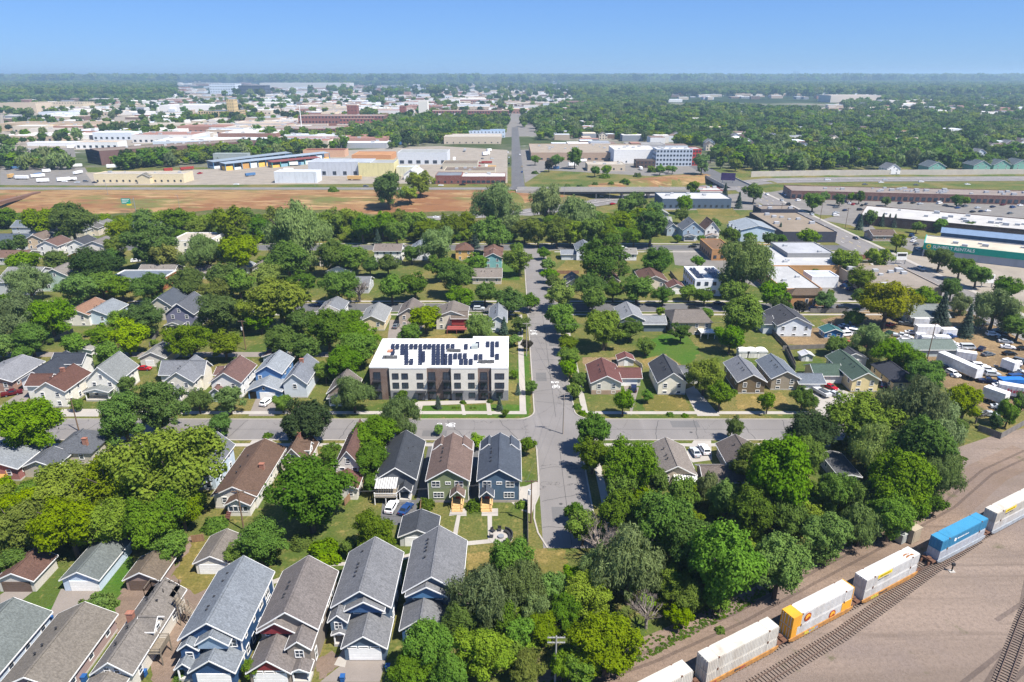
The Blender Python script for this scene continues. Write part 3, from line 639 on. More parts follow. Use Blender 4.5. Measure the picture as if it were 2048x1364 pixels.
H.block(0, 5.0, 8.7, 17.1, 0, 5.7, 2.9, S3, Q3); H.block(.6, 4.0, 6.6, 7.2, 5.0, 5.7, 1.7, siding('4f79a0'), Q3, over=.4, wname='front_gable'); H.block(.1, 0, 6.2, 5.0, 0, 2.8, 2.1, siding('3f6088'), Q3, over=.4, wname='garage_wall')
for c in (1.9, 5.2): H.win('S', c, 4.0, 1.3, 1.1, at=5.0, nx=2)
H.gdoor(3.1, .1); H.win('S', 1.8, 2.4, 1.2, .3, ny=1); H.vents([(2.6, t, 7.4) for t in (10.4, 12.1, 13.0, 14, 15)]); H.rows('E', [1, 3.8], 2, blk=(0, 6, 8.7, 17))
# --- older houses in the bottom left corner
H = House('narrow white house| with outside wooden stairs and balcony', -59.0, 72.7, -53.8, 89.0); Qo = shingle('938a80'); So = siding('d6d0c4')
H.block(0, 0, 5.2, 16.3, 0, 3.5, 2.0, So, Qo); H.block(3.0, 6.6, 5.3, 9.2, 3.0, 4.6, 1.2, So, Qo, 'x', over=.3, wname='dormer'); H.block(-.4, -3.2, 4.6, 0, 0, 2.5, 1.0, So, Qo, over=.3, wname='front_porch')
for c in (1.9, 3.3): H.win('S', c, 3.2, .7, 1.0)
H.win('E', 2.0, 1.2, .8, 1.1); H.win('E', 7.9, 3.3, .9, 1.1, at=5.3); H.win('E', 12.5, 1.2, .8, 1.1); H.chimney(.8, 9.0, 3.4, 5.6)
H.vents([(1.6, 3.4, 4.9), (1.6, 6.6, 4.9), (3.4, 12, 4.9), (1.6, 12.5, 4.9)])
b = MB(); b.box(.3, 14.0, 4.3, 5.0, 16.2, 4.4)
for x in (.3, 1.8, 3.4, 4.95):
    for y in (14.0, 16.15): b.box(x, y, 4.4, x + .07, y + .07, 5.75)
for z in (5.2, 5.65): b.box(.3, 16.15, z, 5.0, 16.2, z + .08); b.box(4.95, 14.0, z, 5.0, 16.2, z + .08); b.box(.3, 14.0, z, .35, 16.2, z + .08); b.build('roof_deck', OLD_WOOD, H.root)
b = MB()
for k in range(12): b.box(5.4 + .0, 13.2 - k * .0, 0, 5.4, 13.2, 0) if False else b.box(5.6 + k * .28, 12.2, 4.9 - k * .36, 5.95 + k * .28, 13.4, 5.0 - k * .36)
for y in (12.15, 13.4): b.prism([(5.5, 5.9), (5.5, 6.0), (9.1, 1.7), (9.1, 1.6)], y, y + .06)
for x, z in ((6.2, 4.6), (7.4, 3.0), (8.6, 1.5)):
    for y in (12.2, 13.35): b.box(x - .06, y - .06, 0, x + .06, y + .06, z + 1.2)
b.build('stair', OLD_WOOD, H.root)
b = MB(); b.box(5.2, 4.2, 2.3, 7.2, 7.2, 2.45)
for x in (5.25, 7.12): b.box(x, 4.2, 2.45, x + .08, 7.2, 3.35) if x > 6 else None
for y in (4.2, 7.12): b.box(5.2, y, 3.2, 7.2, y + .08, 3.35); b.box(5.2, y, 2.8, 7.2, y + .06, 2.9)
for y in (4.3, 7.1): b.box(7.05, y - .07, 0, 7.2, y + .07, 2.3)
b.build('balcony', OLD_WOOD, H.root)
H = simple('long low taupe house| with pinkish brick side at the bottom edge', -71, 70.5, -62.4, 83.9, 3.0, 2.2, mat((.36, .25, .23), .9, 'brick'), '8f8577', floors=1); H.block(2.2, -1.6, 7.2, 2, 0, 2.7, 1.5, mat((.30, .24, .21), .8), shingle('8f8577'), wname='front_wing'); H.win('S', 4.7, .9, 2.0, 1.1, at=-1.6, nx=3)
H = simple('pale blue house| with grey roof in the bottom left corner', -83, 70, -73, 84.4, 3.0, 2.6, 'c3d0de', '7f8782', floors=1)
garage('white garage with brown roof| and brown door', -87, 92.6, -80.9, 98.6, 2.5, 1.5, 'cfc8be', BR, BRDOOR); garage('long pale blue garage| with grey roof', -76.1, 92.8, -70, 103, 2.5, 1.6, 'c5d4e4', '7c8480', WHITE, side=.5)
garage('taupe garage| with dark brown door', -65.5, 92.9, -59.8, 98.2, 2.4, 1.5, '9a857c', '84735f', BRDOOR); garage('cream garage| with white door beside the dry yard', -55.4, 97, -49.5, 104, 2.5, 1.5, 'ddd8cc', '8d8378', WHITE)
# --- row south of the first cross street
simple('red brick bungalow| with light grey roof at left edge', -118, 126.5, -106.3, 137.4, 3.3, 2.2, mat((.27, .09, .08), .9, 'brick'), '9aa0a5', n=3)
b = MB()
for k in range(7): b.box(-111 - k * .0, 121.5 - k * .28, 1.7 - k * .25, -108.6, 121.8 - k * .28, 1.8 - k * .25)
b.box(-114, 121.8, 1.75, -108.4, 126.3, 1.9); 
for x in (-113.9, -108.5):
    for y in (122, 126): b.box(x - .08, y - .08, 0, x + .08, y + .08, 2.8)
b.box(-114, 121.8, 2.7, -108.4, 121.9, 2.85); o = b.build('wooden_deck', mat((.5, .24, .07), .8, 'wood')); tag(o, 'orange wooden deck with steps in front of the red brick bungalow', 'deck')
H = simple('dark grey hip-roofed house| with brick chimney and one solar panel', -103.5, 133.5, -94.6, 142.6, 3.0, 2.6, 'b9b0a2', '6c7077', hip=.8, vent=False); H.chimney(7.2, 1.6, 3, 5.6); H.block(-2.6, -5.5, 4.2, 0, 0, 2.7, 1.5, siding('b9b0a2'), shingle('6c7077'), wname='wing'); b = MB(); b.quad([(2.2, 7.8, 4.3), (4.6, 7.8, 4.3), (4.6, 9.0, 3.7), (2.2, 9.0, 3.7)]); b.build('solar_panel', mat((.02, .04, .07), .15, 'glass'), H.root)
simple('beige-roofed white house| behind the broad roadside tree', -84, 132.5, -74.6, 142.6, 3.2, 3.2, 'd8d6cf', '8e8479', hip=.5)
H = simple('tall pale blue house| with wooden back stair', -68.6, 123, -62.4, 133.5, 5.0, 2.9, 'c4d2dd', '80838a', floors=2); b = MB()
for k in range(9): b.box(1.6, -3.4 + k * .34, k * .32, 2.9, -3.0 + k * .34, .1 + k * .32)
for x in (1.55, 2.9): b.prism([(-3.6, .1), (-3.6, 1.0), (-.2, 4.1), (-.2, 3.1)], x, x + .06, 'x')
b.build('stair', mat((.3, .2, .12), .9, 'wood'), H.root)
H = simple('long brown-roofed bungalow| with white sunroom', -60, 116.5, -51.6, 135, 3.2, 2.1, 'ded9cf', '7c5f4d', n=2); H.block(3.6, -2.6, 8.0, .5, 0, 2.9, 1.2, siding('ded9cf'), shingle('7c5f4d'), wname='sunroom'); [H.win('S', 4.3 + k * .95, 1.2, .8, 1.1, at=-2.6, ny=1) for k in range(4)]; H.chimney(7.0, 8.5, 3.2, 5.2)
b = MB()
for k in range(6): b.box(3.4, -4.4 + k * .3, .2 * k, 4.3, -4.1 + k * .3, .2 * k + .12)
b.build('step_flight', mat((.12, .05, .04), .9), H.root)
H = simple('small brown-roofed house| with side dormer', -50.4, 129, -44.9, 137.5, 3.4, 3.3, 'cdbfae', '80634f', chim=True); H.block(3.4, 2.6, 5.6, 5.2, 3.2, 4.8, 1.1, WHITE, shingle('80634f'), 'x', over=.25, wname='dormer'); H.win('E', 3.9, 3.7, .8, .9, at=5.6)
H = simple('narrow white house with brown steep roof| left of the big green tree', -37.3, 124.7, -31.9, 138, 5.0, 3.6, 'ddd8cd', '7f5b50', floors=2); H.block(-.3, -5.2, 5.4, 0, 0, 3.0, 1.2, siding('ddd8cd'), shingle('84564d'), wname='wing'); H.rows('S', [1.0], 2, blk=(0, -5.2, 5.4, 0))
H = House('dark shingled house| with white awning over a crowded deck', -27.8, 121, -20.1, 136); Sd, Qd = siding('62666c'), shingle('4d525a')
H.block(0, 0, 7.7, 15, 0, 4.3, 2.6, Sd, Qd); H.porch(4.6, -2.2, 7.0, 0, 2.6, Qd, 1.1, gable=Sd); H.rows('E', [2.4], 2, blk=(0, 1, 7.7, 15)); H.door(5.6, .5, m=DARK); H.win('S', 2.0, 2.1, 1.8, 1.5, nx=2)
b = MB(); b.box(-.2, -3.4, 1.75, 4.4, 0, 1.9); b.build('deck_floor', OLD_WOOD, H.root)
for x in (-.15, 2.1, 4.35): b = MB(); b.box(x - .08, -3.35, 0, x + .08, -3.2, 2.9 if x != 2.1 else 1.75); b.build('post', WHITE, H.root)
b = MB(); b.box(-.2, -3.42, 2.75, 4.4, -3.34, 2.85)
for k in range(24): b.box(-.2 + k * .2, -3.4, 1.9, -.16 + k * .2, -3.36, 2.8)
b.build('railing', WHITE, H.root)
for k in range(9): b = MB(); x = -.1 + k * .5; b.prism([(-3.1, 3.7), (-3.1, 3.76), (.1, 4.5), (.1, 4.42)], x, x + .40, 'x'); b.build('awning_slat', mat((.5, .49, .47), .6), H.root)
H.vents([(5.2, 9, 5.7), (6, 10.5, 5.2), (6.2, 4.5, 5.1)])
def twin(label, x0, wall, roof, flip):
    H = House(label, x0, 118.6, x0 + 8.2, 133); S, Q = siding(wall), shingle(roof)
    H.block(0, 0, 8.2, 14.2, 0, 5.5, 2.5, S, Q)
    for x in (.1, 5.0): H.block(x, 11.8, x + 3.1, 14.9, 4.6, 5.7, 1.3, S, Q, over=.35, wname='rear_gable')
    b = MB(); b.box(-.05, -.05, 0, 8.25, 14.2, .55); b.build('foundation', mat((.38, .33, .29), .9, 'brick'), H.root)
    for c in (1.6, 6.3): H.win('S', c, 3.75, 1.55, 1.25, nx=2)
    H.win('S', 4.1, 4.4, .95, .45, nx=2, ny=1)
    H.win('S', 6.1 if flip else 2.1, 1.2, 1.95, 1.15, nx=3)
    px = .4 if flip else 4.9
    H.block(px, -2.3, px + 2.4, 0, 3.0, 3.15, 1.15, S, Q, over=.3, wname='porch_gable')
    for x in (px + .1, px + 2.15): b = MB(); b.box(x, -2.2, 0, x + .15, -2.05, 3.0); b.build('post', TAN_WOOD, H.root)
    b = MB(); b.box(px, -2.2, .7, px + 2.4, 0, .85); b.build('porch_floor', TAN_WOOD, H.root)
    for k in range(4): b = MB(); b.box(px + .1, -2.5 - k * .3, 0, px + 2.2, -2.2 - k * .3, .7 - k * .17); b.build('step', TAN_WOOD, H.root)
    for x in (px + .04, px + 2.2): b = MB(); b.prism([(-3.4, .9), (-3.4, 1.0), (-2.2, 1.75), (-2.2, 1.62)], x, x + .07, 'x'); b.box(x, -3.4, .1, x + .07, -3.32, 1.0); b.build('handrail', TAN_WOOD, H.root)
    H.door(px + 1.2, .85, m=mat((.35, .06, .04), .6)); H.vents([(2.3, t, 6.8) for t in (4.4, 5.8, 7.6, 8.3, 9.6)])
    b = MB()
    for x in (-.03, 8.12): b.box(x, -.07, .5, x + .11, .06, 5.4)
    b.build('corner_board', WHITE, H.root); H.rows('E' if x0 < 0 else 'E', [1.2, 3.8], 2, blk=(0, 1, 8.2, 13)); return H
twin('sage green two-storey house| with brown roof and wooden porch steps', -17.1, '808a66', '8a7064', False)
twin('steel blue two-storey house| with dark blue roof and wooden porch steps', -6.7, '52687c', '596372', True)
H = garage('small dark-roofed garage| beside two parked cars', -20.8, 104.6, -14.2, 110.4, 2.3, 1.5, 'c9c9c6', '565b63', WHITE)
# --- the apartment block
H = House('three-storey apartment block| with white roof covered in solar panels', -37.9, 165.6, -1.0, 186.6, 0, 'apartment block', 'apartment_block'); T = H.root
CREAM = mat(hx('d8d2c6'), .8, 'concrete'); BRNB = mat(hx('6f5a50'), .9, 'brick'); STON = mat((.22, .225, .24), .9, 'brick'); MEMB = mat((.62, .615, .60), .7, 'flatroof')
secs = [(0, 5.3, 1, .5), (5.3, 15.2, 0, 0), (15.2, 21.7, 1, .5), (21.7, 28.8, 0, 0), (28.8, 32.4, 1, .5), (32.4, 36.9, 0, 0)]
for a, c, k, inset in secs:
    b = MB(); b.box(a + .002, inset, 2.95 if not k else 0, c - .002, 2, 9.3); b.build('brick_bay' if k else 'cream_bay', BRNB if k else CREAM, T)
    if not k: b = MB(); b.box(a + .002, .03, 0, c - .002, 2, 2.95); b.build('stone_base', STON, T)
b = MB(); b.box(0, 2.0, 0, 36.9, 21, 9.28); b.build('wall', CREAM, T)
b = MB(); b.box(0, .55, 9.3, 36.9, 21, 9.42); rfa = b.build('roof', MEMB, T)
b = MB()
for a, c, k, inset in secs: b.box(a, inset - .06, 9.3, c, inset + .3, 9.72)
b.box(0, 20.7, 9.42, 36.9, 21.03, 9.75); b.box(-.04, .4, 9.42, .25, 20.7, 9.75); b.box(36.65, .4, 9.42, 36.94, 20.7, 9.75); b.build('parapet', WHITE, T)
b = MB(); b.box(26.5, 21.03, 0, 36.9, 23.0, 9.5); b.build('rear_bay', CREAM, T); b = MB(); b.box(26.4, 21.0, 9.5, 37.0, 23.1, 9.7); b.build('rear_roof', MEMB, T)
DF = mat((.03, .03, .035), .5)
for zf in (6.45, 3.75): 
    for c in (6.9, 9.4, 13.4, 23.4, 27.1): H.win('S', c, zf, 1.5, 1.45, nx=2, ny=1, fr=DF)
    H.win('S', 34.6, zf, 2.3, 1.45, nx=3, ny=1, fr=DF)
    for c in (1.9, 16.5, 20.5, 30.4): H.win('S', c, zf - .5, 1.7, 2.1, nx=2, ny=1, fr=DF, at=.5)
for c in (13.6, 23.7): H.win('S', c, .2, 1.6, 2.1, nx=3, ny=1, fr=DF)
for c in (7.0, 27.2, 34.6): H.win('S', c, .9, 1.5, 1.4, nx=2, ny=1, fr=DF)
for c in (1.9, 16.6, 20.4, 30.6): H.win('S', c, .2, 1.8, 2.1, nx=2, ny=1, fr=DF, at=.5)
for c in (1.9, 16.5, 20.5, 30.4, 34.6):
    for z in ((5.75, 3.05) if c != 34.6 else (3.05,)):
        y1 = .5 if c != 34.6 else 0
        b = MB(); b.box(c - 1.1, y1 - 1.4, z, c + 1.1, y1 - .01, z + .16); bl = b.build('balcony', DF, T)
        b = MB(); b.box(c - 1.1, y1 - 1.4, z + 1.05, c + 1.1, y1 - 1.35, z + 1.13)
        for k in range(12): x = c - 1.1 + k * .195; b.box(x, y1 - 1.4, z + .16, x + .03, y1 - 1.37, z + 1.05)
        for x in (c - 1.1, c + 1.06): b.box(x, y1 - 1.4, z + 1.05, x + .04, y1, z + 1.13); b.box(x, y1 - .7, z + .16, x + .03, y1 - .67, z + 1.05)
        b.build('railing', DF, bl)
for a, c in ((12, 14.9), (22.2, 24.9), (29.2, 32.2)): b = MB(); b.box(a, -1.0, 2.62, c, 0, 2.78); b.build('canopy', DF, T)
# solar panels: rows over the membrane
PV = mat((.022, .026, .045), .25); b = MB(); b.prism([(-.94, .10), (-.94, .16), (.94, .42), (.94, .36)], -.52, .52, 'x'); pvm = b.mesh('solar_panel', PV)
cols_px = [(384, [185, 215, 245, 275]), (437, [185, 210]), (496, [185, 215, 245, 275]), (543, [185, 215, 245, 275, 300, 330]), (600, [185, 210]), (652, [185, 210]), (707, [185, 215, 245, 275, 300, 330, 360, 390]), (762, [185, 210]), (812, [185, 210]), (863, [185, 215, 245, 275, 300, 330, 360, 390]), (915, [185, 215, 245, 275, 300, 330, 360, 390]), (970, [185, 215, 245, 275, 300, 330, 360, 390]), (1030, [185, 210]), (1085, [185, 210]), (740, [270, 300, 330, 360]), (545, [360, 390]), (600, [360, 390]), (1000, [300, 330, 360, 390]), (1058, [300, 330, 360, 390]), (1115, [295, 325]), (1170, [295, 325]), (1228, [295, 325]), (1240, [185, 212]), (1375, [160, 190]), (1495, [155, 185]), (1550, [155, 185, 212, 240, 270, 300]), (1605, [155, 185]), (1605, [300, 330]), (1357, [305, 335]), (1412, [305, 335]), (1185, [360, 390]), (1240, [360, 390]), (1297, [360, 390])]
for zx, zys in cols_px:
    for zy in zys:
        p = P(720 + zx / 5.851, 660 + zy / 5.851, 9.6); obj('solar_panel', pvm, rfa, (p.x + 37.9, p.y - 165.6, 9.42), None, 0)
b = MB(); b.box(-.5, -.4, 0, .5, .4, .75); b.tube((0, 0, .75), (0, 0, .8), .33, n=10); acm = b.mesh('air_conditioner', mat((.12, .12, .12), .6, metal=.3))
for zx, zy in [(290, 325), (318, 325), (365, 325), (415, 325), (1040, 243), (1082, 246), (1120, 248), (1158, 248), (1405, 376), (1470, 376), (1515, 378), (1550, 376), (1445, 380)]:
    p = P(720 + zx / 5.851, 660 + zy / 5.851, 9.6); obj('air_conditioner', acm, rfa, (p.x + 37.9, p.y - 165.6, 9.42))
b = MB(); b.box(3, 11, 9.42, 4.4, 12.2, 9.9); b.build('roof_hatch', mat((.45, .2, .12), .8), rfa); b = MB(); b.box(26.4, 13.5, 9.42, 28.2, 15.4, 10.5); b.build('roof_unit', mat((.35, .38, .36), .6), rfa)
for k in range(26):
    x, y = random.uniform(1, 36), random.uniform(2, 20); b = MB(); b.tube((x, y, 9.42), (x, y, 9.85), .08); b.build('roof_vent', STEEL, rfa)
# --- north of the first cross street, left
simple('grey-roofed brick house| at the left edge beside the dark-roofed bungalow', -149, 170.5, -137.4, 184, 3.5, 2.0, mat((.33, .19, .14), .9, 'brick'), '9b9ca0', n=3)
H = simple('dark-roofed white bungalow| with porch, beside the brown-roofed one', -135.5, 171.5, -127.6, 186, 3.6, 2.3, 'dcdad6', '4a505c'); H.block(3, 9, 11.5, 14.5, 0, 4.6, 1.9, siding('e2e0dc'), shingle('4a505c'), 'x', wname='rear_wing')
H = simple('white two-storey house with brown roof| by the red pickup', -125, 161.5, -117.2, 173, 4.9, 2.5, 'e4dfd2', '7a5245', floors=2, n=2, chim=True); H.block(-5.5, 5, 0, 11, 0, 4.2, 1.8, siding('e4dfd2'), shingle('7a5245'), 'x', wname='wing')
H = simple('white gabled house with grey shingles| and open front porch', -115, 167.6, -106.6, 178, 5.0, 4.0, 'ebe7da', '979b98', floors=2, vent=False); H.porch(.6, -2.6, 6.9, 0, 2.8, shingle('979b98'), .9)
garage('white low garage house| behind a red parked car', -111.6, 188.6, -104, 199, 2.8, 1.8, 'd4d0c4', '9a9892', WHITE, side=-1, cat='garage', dw=2.6)
H = simple('white house with grey cross gables| behind roadside trees', -93.6, 167.2, -86, 178.5, 5.0, 2.7, 'ded7c8', '8d9096', floors=2); H.block(-3.5, 5, 8.2, 10.5, 0, 5.0, 2.6, siding('ded7c8'), shingle('8d9096'), 'x', wname='cross_wing'); H.porch(2.4, -2.4, 4.8, 0, 2.6, shingle('8d9096'), 1.3)
H = simple('white two-storey house with brown roof| beside the blue one', -81, 167, -73.2, 178.5, 4.9, 2.7, 'e6e4df', '86635a', floors=2); H.block(-1.4, 6, 0, 11.5, 0, 4.4, 1.0, siding('e6e4df'), shingle('86635a'), 'x', wname='wing'); H.block(.3, -2.2, 3.4, 0, 0, 2.8, 1.3, siding('c3ccd6'), shingle('86635a'), wname='porch')
H = House('mid blue house with garage wing| and white garage door', -71.3, 166.6, -62.4, 183); Sb, Qb = siding('5a82b2'), shingle('a3abb2')
H.block(.4, 5.6, 7.5, 16.2, 0, 5.2, 2.2, Sb, Qb); H.block(0, 0, 8.9, 5.6, 0, 2.5, 1.9, Sb, Qb, over=.5, wname='garage_wall'); H.gdoor(5.2, 0, 4.2, 2.0); b = MB(); b.box(.4, -.02, 0, 2.2, -.005, 2.2); b.build('carport_shade_panel', BLACK, H.root); H.win('S', 4.4, 2.75, .6, .7, ny=1); H.win('S', 1.6, 3.4, .8, 1, at=5.6); H.rows('E', [3.5, 1], 2, blk=(.4, 6.6, 7.5, 16)); H.vents([(3.3, t, 7.0) for t in (7.5, 8.8, 10, 11.2, 12.4, 13.6)])  # black panel on the solid wall paints the shade inside the open carport
simple('narrow pale grey-blue house| with red brick chimneys', -61.7, 167.2, -55.6, 180.5, 4.6, 2.6, 'c8cfd6', '8b919b', floors=2, n=1, chim=True)
H = simple('small brown bungalow| with white glazed porch', -49, 164.5, -42.2, 173, 3.0, 2.9, '8a7d70', '8a8078'); H.block(.6, -2.3, 6.2, 0, 0, 2.4, .8, WHITE, shingle('8a8078'), wname='glazed_porch'); [H.win('S', 1.2 + k * .95, .9, .8, 1.1, at=-2.3) for k in range(5)]
garage('white flat garden shed| on the left lawns', -137.2, 196, -130.5, 201.5, 2.3, .8, 'e0dfd9', 'b0aca4', WHITE, name='shed', cat='shed', dw=1.6)
garage('blue shed with brown roof| behind the blue house', -75.5, 191, -70.2, 195.5, 2.3, .9, '9fb4c2', '84635a', WHITE, name='shed', cat='shed', dw=1.6)
garage('pale hexagonal-roofed shed| beside the blue shed', -76, 197, -71, 200.5, 2.4, 1.1, 'bfd0d8', '86929a', WHITE, name='shed', cat='shed', dw=1.2)
# --- north of the first cross street, right
H = simple('red-roofed split-level house| with attached garage', 21.8, 169.3, 29.8, 181.5, 3.65, 2.0, 'd5cfc0', '84524b'); H.block(8.0, 5.6, 14.4, 11.6, 0, 2.6, 1.5, siding('d5cfc0'), shingle('84524b'), 'x', wname='garage_wall'); H.gdoor(11.1, 0, 4.9, 2.1, at=5.6); b = MB(); b.box(-.03, -.05, 0, 8.03, 0, 1.3); b.build('brick_base', mat((.36, .25, .17), .9, 'brick'), H.root)
H = simple('cream house with charcoal roof| and two bay windows', 40, 169.2, 47.5, 182, 3.9, 2.7, 'e6e0cd', '55585e'); H.block(7.5, 7, 14.2, 13, 0, 2.7, 1.5, siding('dcd6c6'), shingle('7d7f83'), 'x', wname='garage_wall'); H.gdoor(10.8, at=7)
simple('brown house with grey roof| behind the bushy driveway tree', 62, 169.8, 69.3, 182.6, 3.8, 2.0, '75664f', '8b8e95')
H = simple('taupe house with slate roof| and low garage wing', 72, 172.2, 79.5, 184.5, 3.7, 2.0, '9c907e', '7d8793'); H.block(7.5, -.8, 14.3, 5.6, 0, 2.5, 1.3, siding('9c907e'), shingle('7d8793'), 'x', wname='garage_wall'); H.gdoor(10.9, at=-.8)
H = simple('yellow house with green roof| and red car outside', 93.8, 171, 101, 187.5, 3.8, 2.0, 'e3cf9e', '57705f'); H.block(-7.8, 5.6, 0, 12.6, 0, 2.6, 1.8, siding('dfc896'), shingle('57705f'), 'x', wname='garage_wall'); H.gdoor(-2.6, at=5.6)
simple('cream bungalow with black roof| beside the green-roofed one', 105.3, 171, 113, 183.5, 3.0, 1.9, 'd8c5a4', '4d4f5a', vent=False, hip=.4)
garage('small dark-roofed garage shed| behind the green roof', 99, 189, 106.6, 196, 2.5, 1.6, 'd8dadb', '50535c', WHITE)
garage('little shed with red roof| behind the split-level house', 32, 189, 36.6, 192.6, 2.0, 1.0, 'cfc9c2', '8f5550', WHITE, name='shed', cat='shed', dw=1.2)
for k, u in enumerate((1487, 1504, 1524)):
    p = P(u, 716); b = MB(); b.box(-1.5, 0, 0, 1.5, 2.6, 1.9); hs = empty('shed', (p.x, p.y, 0)); b.build('wall', mat((.72, .69, .62), .7), hs)
    b = MB(); b.prism([(1.75 * math.cos(t), 1.9 + .75 * math.sin(t)) for t in np.linspace(0, math.pi, 9)], -.15, 2.75); b.build('roof', mat((.8, .79, .76), .6), hs); b = MB(); b.box(-.7, -.04, 0, .7, 0, 1.7); b.build('door', mat((.6, .58, .52), .7), hs)
    tag(hs, ('leftmost', 'middle', 'rightmost')[k] + ' of three small white round-topped garden sheds', 'shed', 'white garden sheds')
garage('grey metal shed| on the lawn behind the taupe house', 88.6, 192.5, 92, 195, 2.0, .7, mat((.5, .5, .5), .5, 'corrugated'), mat((.45, .45, .45), .5), WHITE, name='shed', cat='shed', dw=1.0)
# --- south of the first cross street, right
H = simple('taupe-roofed house with striped awning| half under trees', 31, 124.5, 38.8, 136, 3.0, 2.1, 'b7aa98', '9c9085', vent=True)
for k in range(9): b = MB(); x = 3.2 + k * .56; b.prism([(-2.6, 2.2), (-2.6, 2.26), (0, 2.85), (0, 2.78)], x, x + .4, 'x'); b.build('awning_slat', WHITE, H.root)
H = simple('dark brown-roofed house| behind the two silver cars', 47.2, 127, 55, 137.2, 3.0, 2.2, 'a0968a', '7d7068'); H.block(-6.8, -4.6, 1.8, 1.8, 0, 2.6, 1.7, siding('a99f93'), shingle('84766e'), 'x', wname='garage_wall'); H.gdoor(-3, at=-4.6, w=4)
simple('small grey flat-topped outbuilding| under the big trees', 69.5, 124, 73.5, 133, 2.8, .5, 'a8a49d', '6e6f70', vent=False, name='outbuilding', cat='outbuilding')
# --- along the second cross street
simple('beige house with pale grey roof| behind the apartments', -52, 219.5, -43.8, 233.5, 3.4, 2.0, 'd2c29c', 'a3a5a3')
simple('taupe cottage| beside the red-decked house', -39.5, 225, -32.2, 236, 4.0, 2.3, 'b8a999', '8d8076', floors=1)
H = simple('white house with red deck| behind the apartments', -26, 220.5, -15.6, 231, 4.8, 2.0, 'd6d0c0', '8f8377', floors=2, n=3); H.block(5.4, -1.0, 10.6, 4, 2, 4.6, 1.4, siding('8c3a36'), shingle('8a7a6c'), 'x', wname='porch_wall'); b = MB(); b.box(4, -4.6, 1.5, 10.6, -1.0, 1.7); b.box(4, -4.6, 2.5, 10.6, -4.5, 2.65); [b.box(4 + k * .33, -4.6, 1.7, 4.06 + k * .33, -4.54, 2.5) for k in range(20)]; [b.box(x, -4.6, 0, x + .15, -4.45, 1.5) for x in (4, 7.2, 10.4)]; b.build('deck', mat((.30, .07, .06), .8, 'wood'), H.root)
simple('pale grey house| in the trees beside the bike street', -7.6, 217.5, -2, 232, 4.0, 2.0, 'cfd3d6', '9aa0a6')
H = simple('slate house with light grey roof| and low garage', 37, 219.5, 45, 232.5, 4.0, 2.0, '7c8890', 'a0a3a6'); H.block(8, -1, 15.4, 6.5, 0, 2.8, 1.5, siding('65727c'), shingle('9ea1a4'), 'x', wname='garage_wall'); H.win('S', 4, 1.7, 1.6, 1.3, nx=3)
H = simple('long taupe-roofed house| with white deck', 54, 215.5, 67, 228, 4.4, 2.4, 'b8ac93', '8c8177', ridge='x', n=4, hip=.3); b = MB(); b.box(8.6, -4, 2.0, 13.4, 0, 2.15); b.box(8.6, -4, 2.9, 13.4, -3.9, 3.05); [b.box(8.6 + k * .3, -4, 2.15, 8.66 + k * .3, -3.94, 2.9) for k in range(17)]; [b.box(x, -4, 0, x + .15, -3.85, 2) for x in (8.6, 11, 13.2)]; b.build('deck', WHITE, H.root)
H = simple('white house with black roof| beside the junkyard', 88.5, 213.5, 100, 227, 4.2, 2.8, 'dde2e6', '58595f', n=3, hip=0); H.block(-3.5, 3, 0, 11, 0, 3.6, 1.5, siding('c9ced2'), shingle('58595f'), 'x', wname='porch_wing')
# --- between the second and third cross streets
simple('white two-storey house with tan roof| below the tree belt', -64, 310, -51.6, 320.5, 5.6, 2.0, 'e2e0db', '94857a', 'x', 2, 4); simple('white gabled house with grey roof| below the tree belt', -47.7, 314, -39.8, 325, 5.2, 2.4, 'dfe2e4', '8f99a3', floors=2)
simple('tan house with brown hip roof| beside a blue spruce', -26.5, 314, -18.4, 325, 5.0, 1.9, 'd1a96a', '87604f', floors=2, hip=.7); H = simple('teal gabled house with brown roof| near the bike street', -12.6, 300, -4.6, 309, 5.0, 2.0, '7fb0b0', '8a6455', floors=2); H.block(-.2, 9.2, 8.2, 19, 0, 5.6, 2.0, siding('b58f72'), shingle('8a6455'), wname='rear_wing', hip=.5)
H = simple('white split house with grey roof| across the bike street', 30.4, 314, 38.4, 326, 5.0, 2.2, 'dcdfe2', '8a929c', floors=2); H.block(-7, 1, 0, 8, 0, 2.8, 1.2, siding('c9cdd0'), shingle('9aa0a6'), 'x', wname='garage_wall')
simple('low white house| right of the round dark tree', 51.6, 313.5, 58.6, 323, 3.4, 1.5, 'dcdcd8', 'a39d92', 'x'); H = simple('brown-roofed house| with dry side lawn', 53, 268, 63.5, 283, 3.2, 2.4, 'd8cbb5', '7e5a4c'); garage('brown-roofed garage| below the brown-roofed house', 62.5, 261, 69, 268, 2.6, 1.6, 'd9d2c6', '84564d', WHITE)
simple('taupe-roofed house| behind street trees left of the bike street', -16.5, 275, -4.5, 286, 3.0, 2.2, 'c4b9a6', '9a8d80', 'x', n=3); simple('small grey cottage| right of the bike street', 22, 266, 28, 276, 3, 2, 'b9b4aa', '8b8782')
simple('grey house| behind the leafless tree', -70, 262, -57.5, 273, 3.2, 2.2, 'b5b7b8', '8d9092', 'x', n=3); simple('red-roofed cottage| among the mid block trees', 38, 270, 44, 279, 3, 2, 'b9a794', '82544a')
HL = [('white house with tan roof| above the second street', 640, 533, 9, 9, 'dcd7ce', 'a69d92'), ('grey garage house| with white front by the second street', 655, 558, 10, 9, 'd5d9da', '9aa1a3'), ('blue-sided house with deck| below the tree belt', 645, 518, 10, 9, '90a5b6', '8f9498'), ('white-walled small house| near the alley trees', 640, 640, 8, 10, 'dadbd8', '8d9196'), ('orange-decked pale house| at the alley trees', 632, 650, 7, 9, 'd0c9bc', 'a7a29a')]
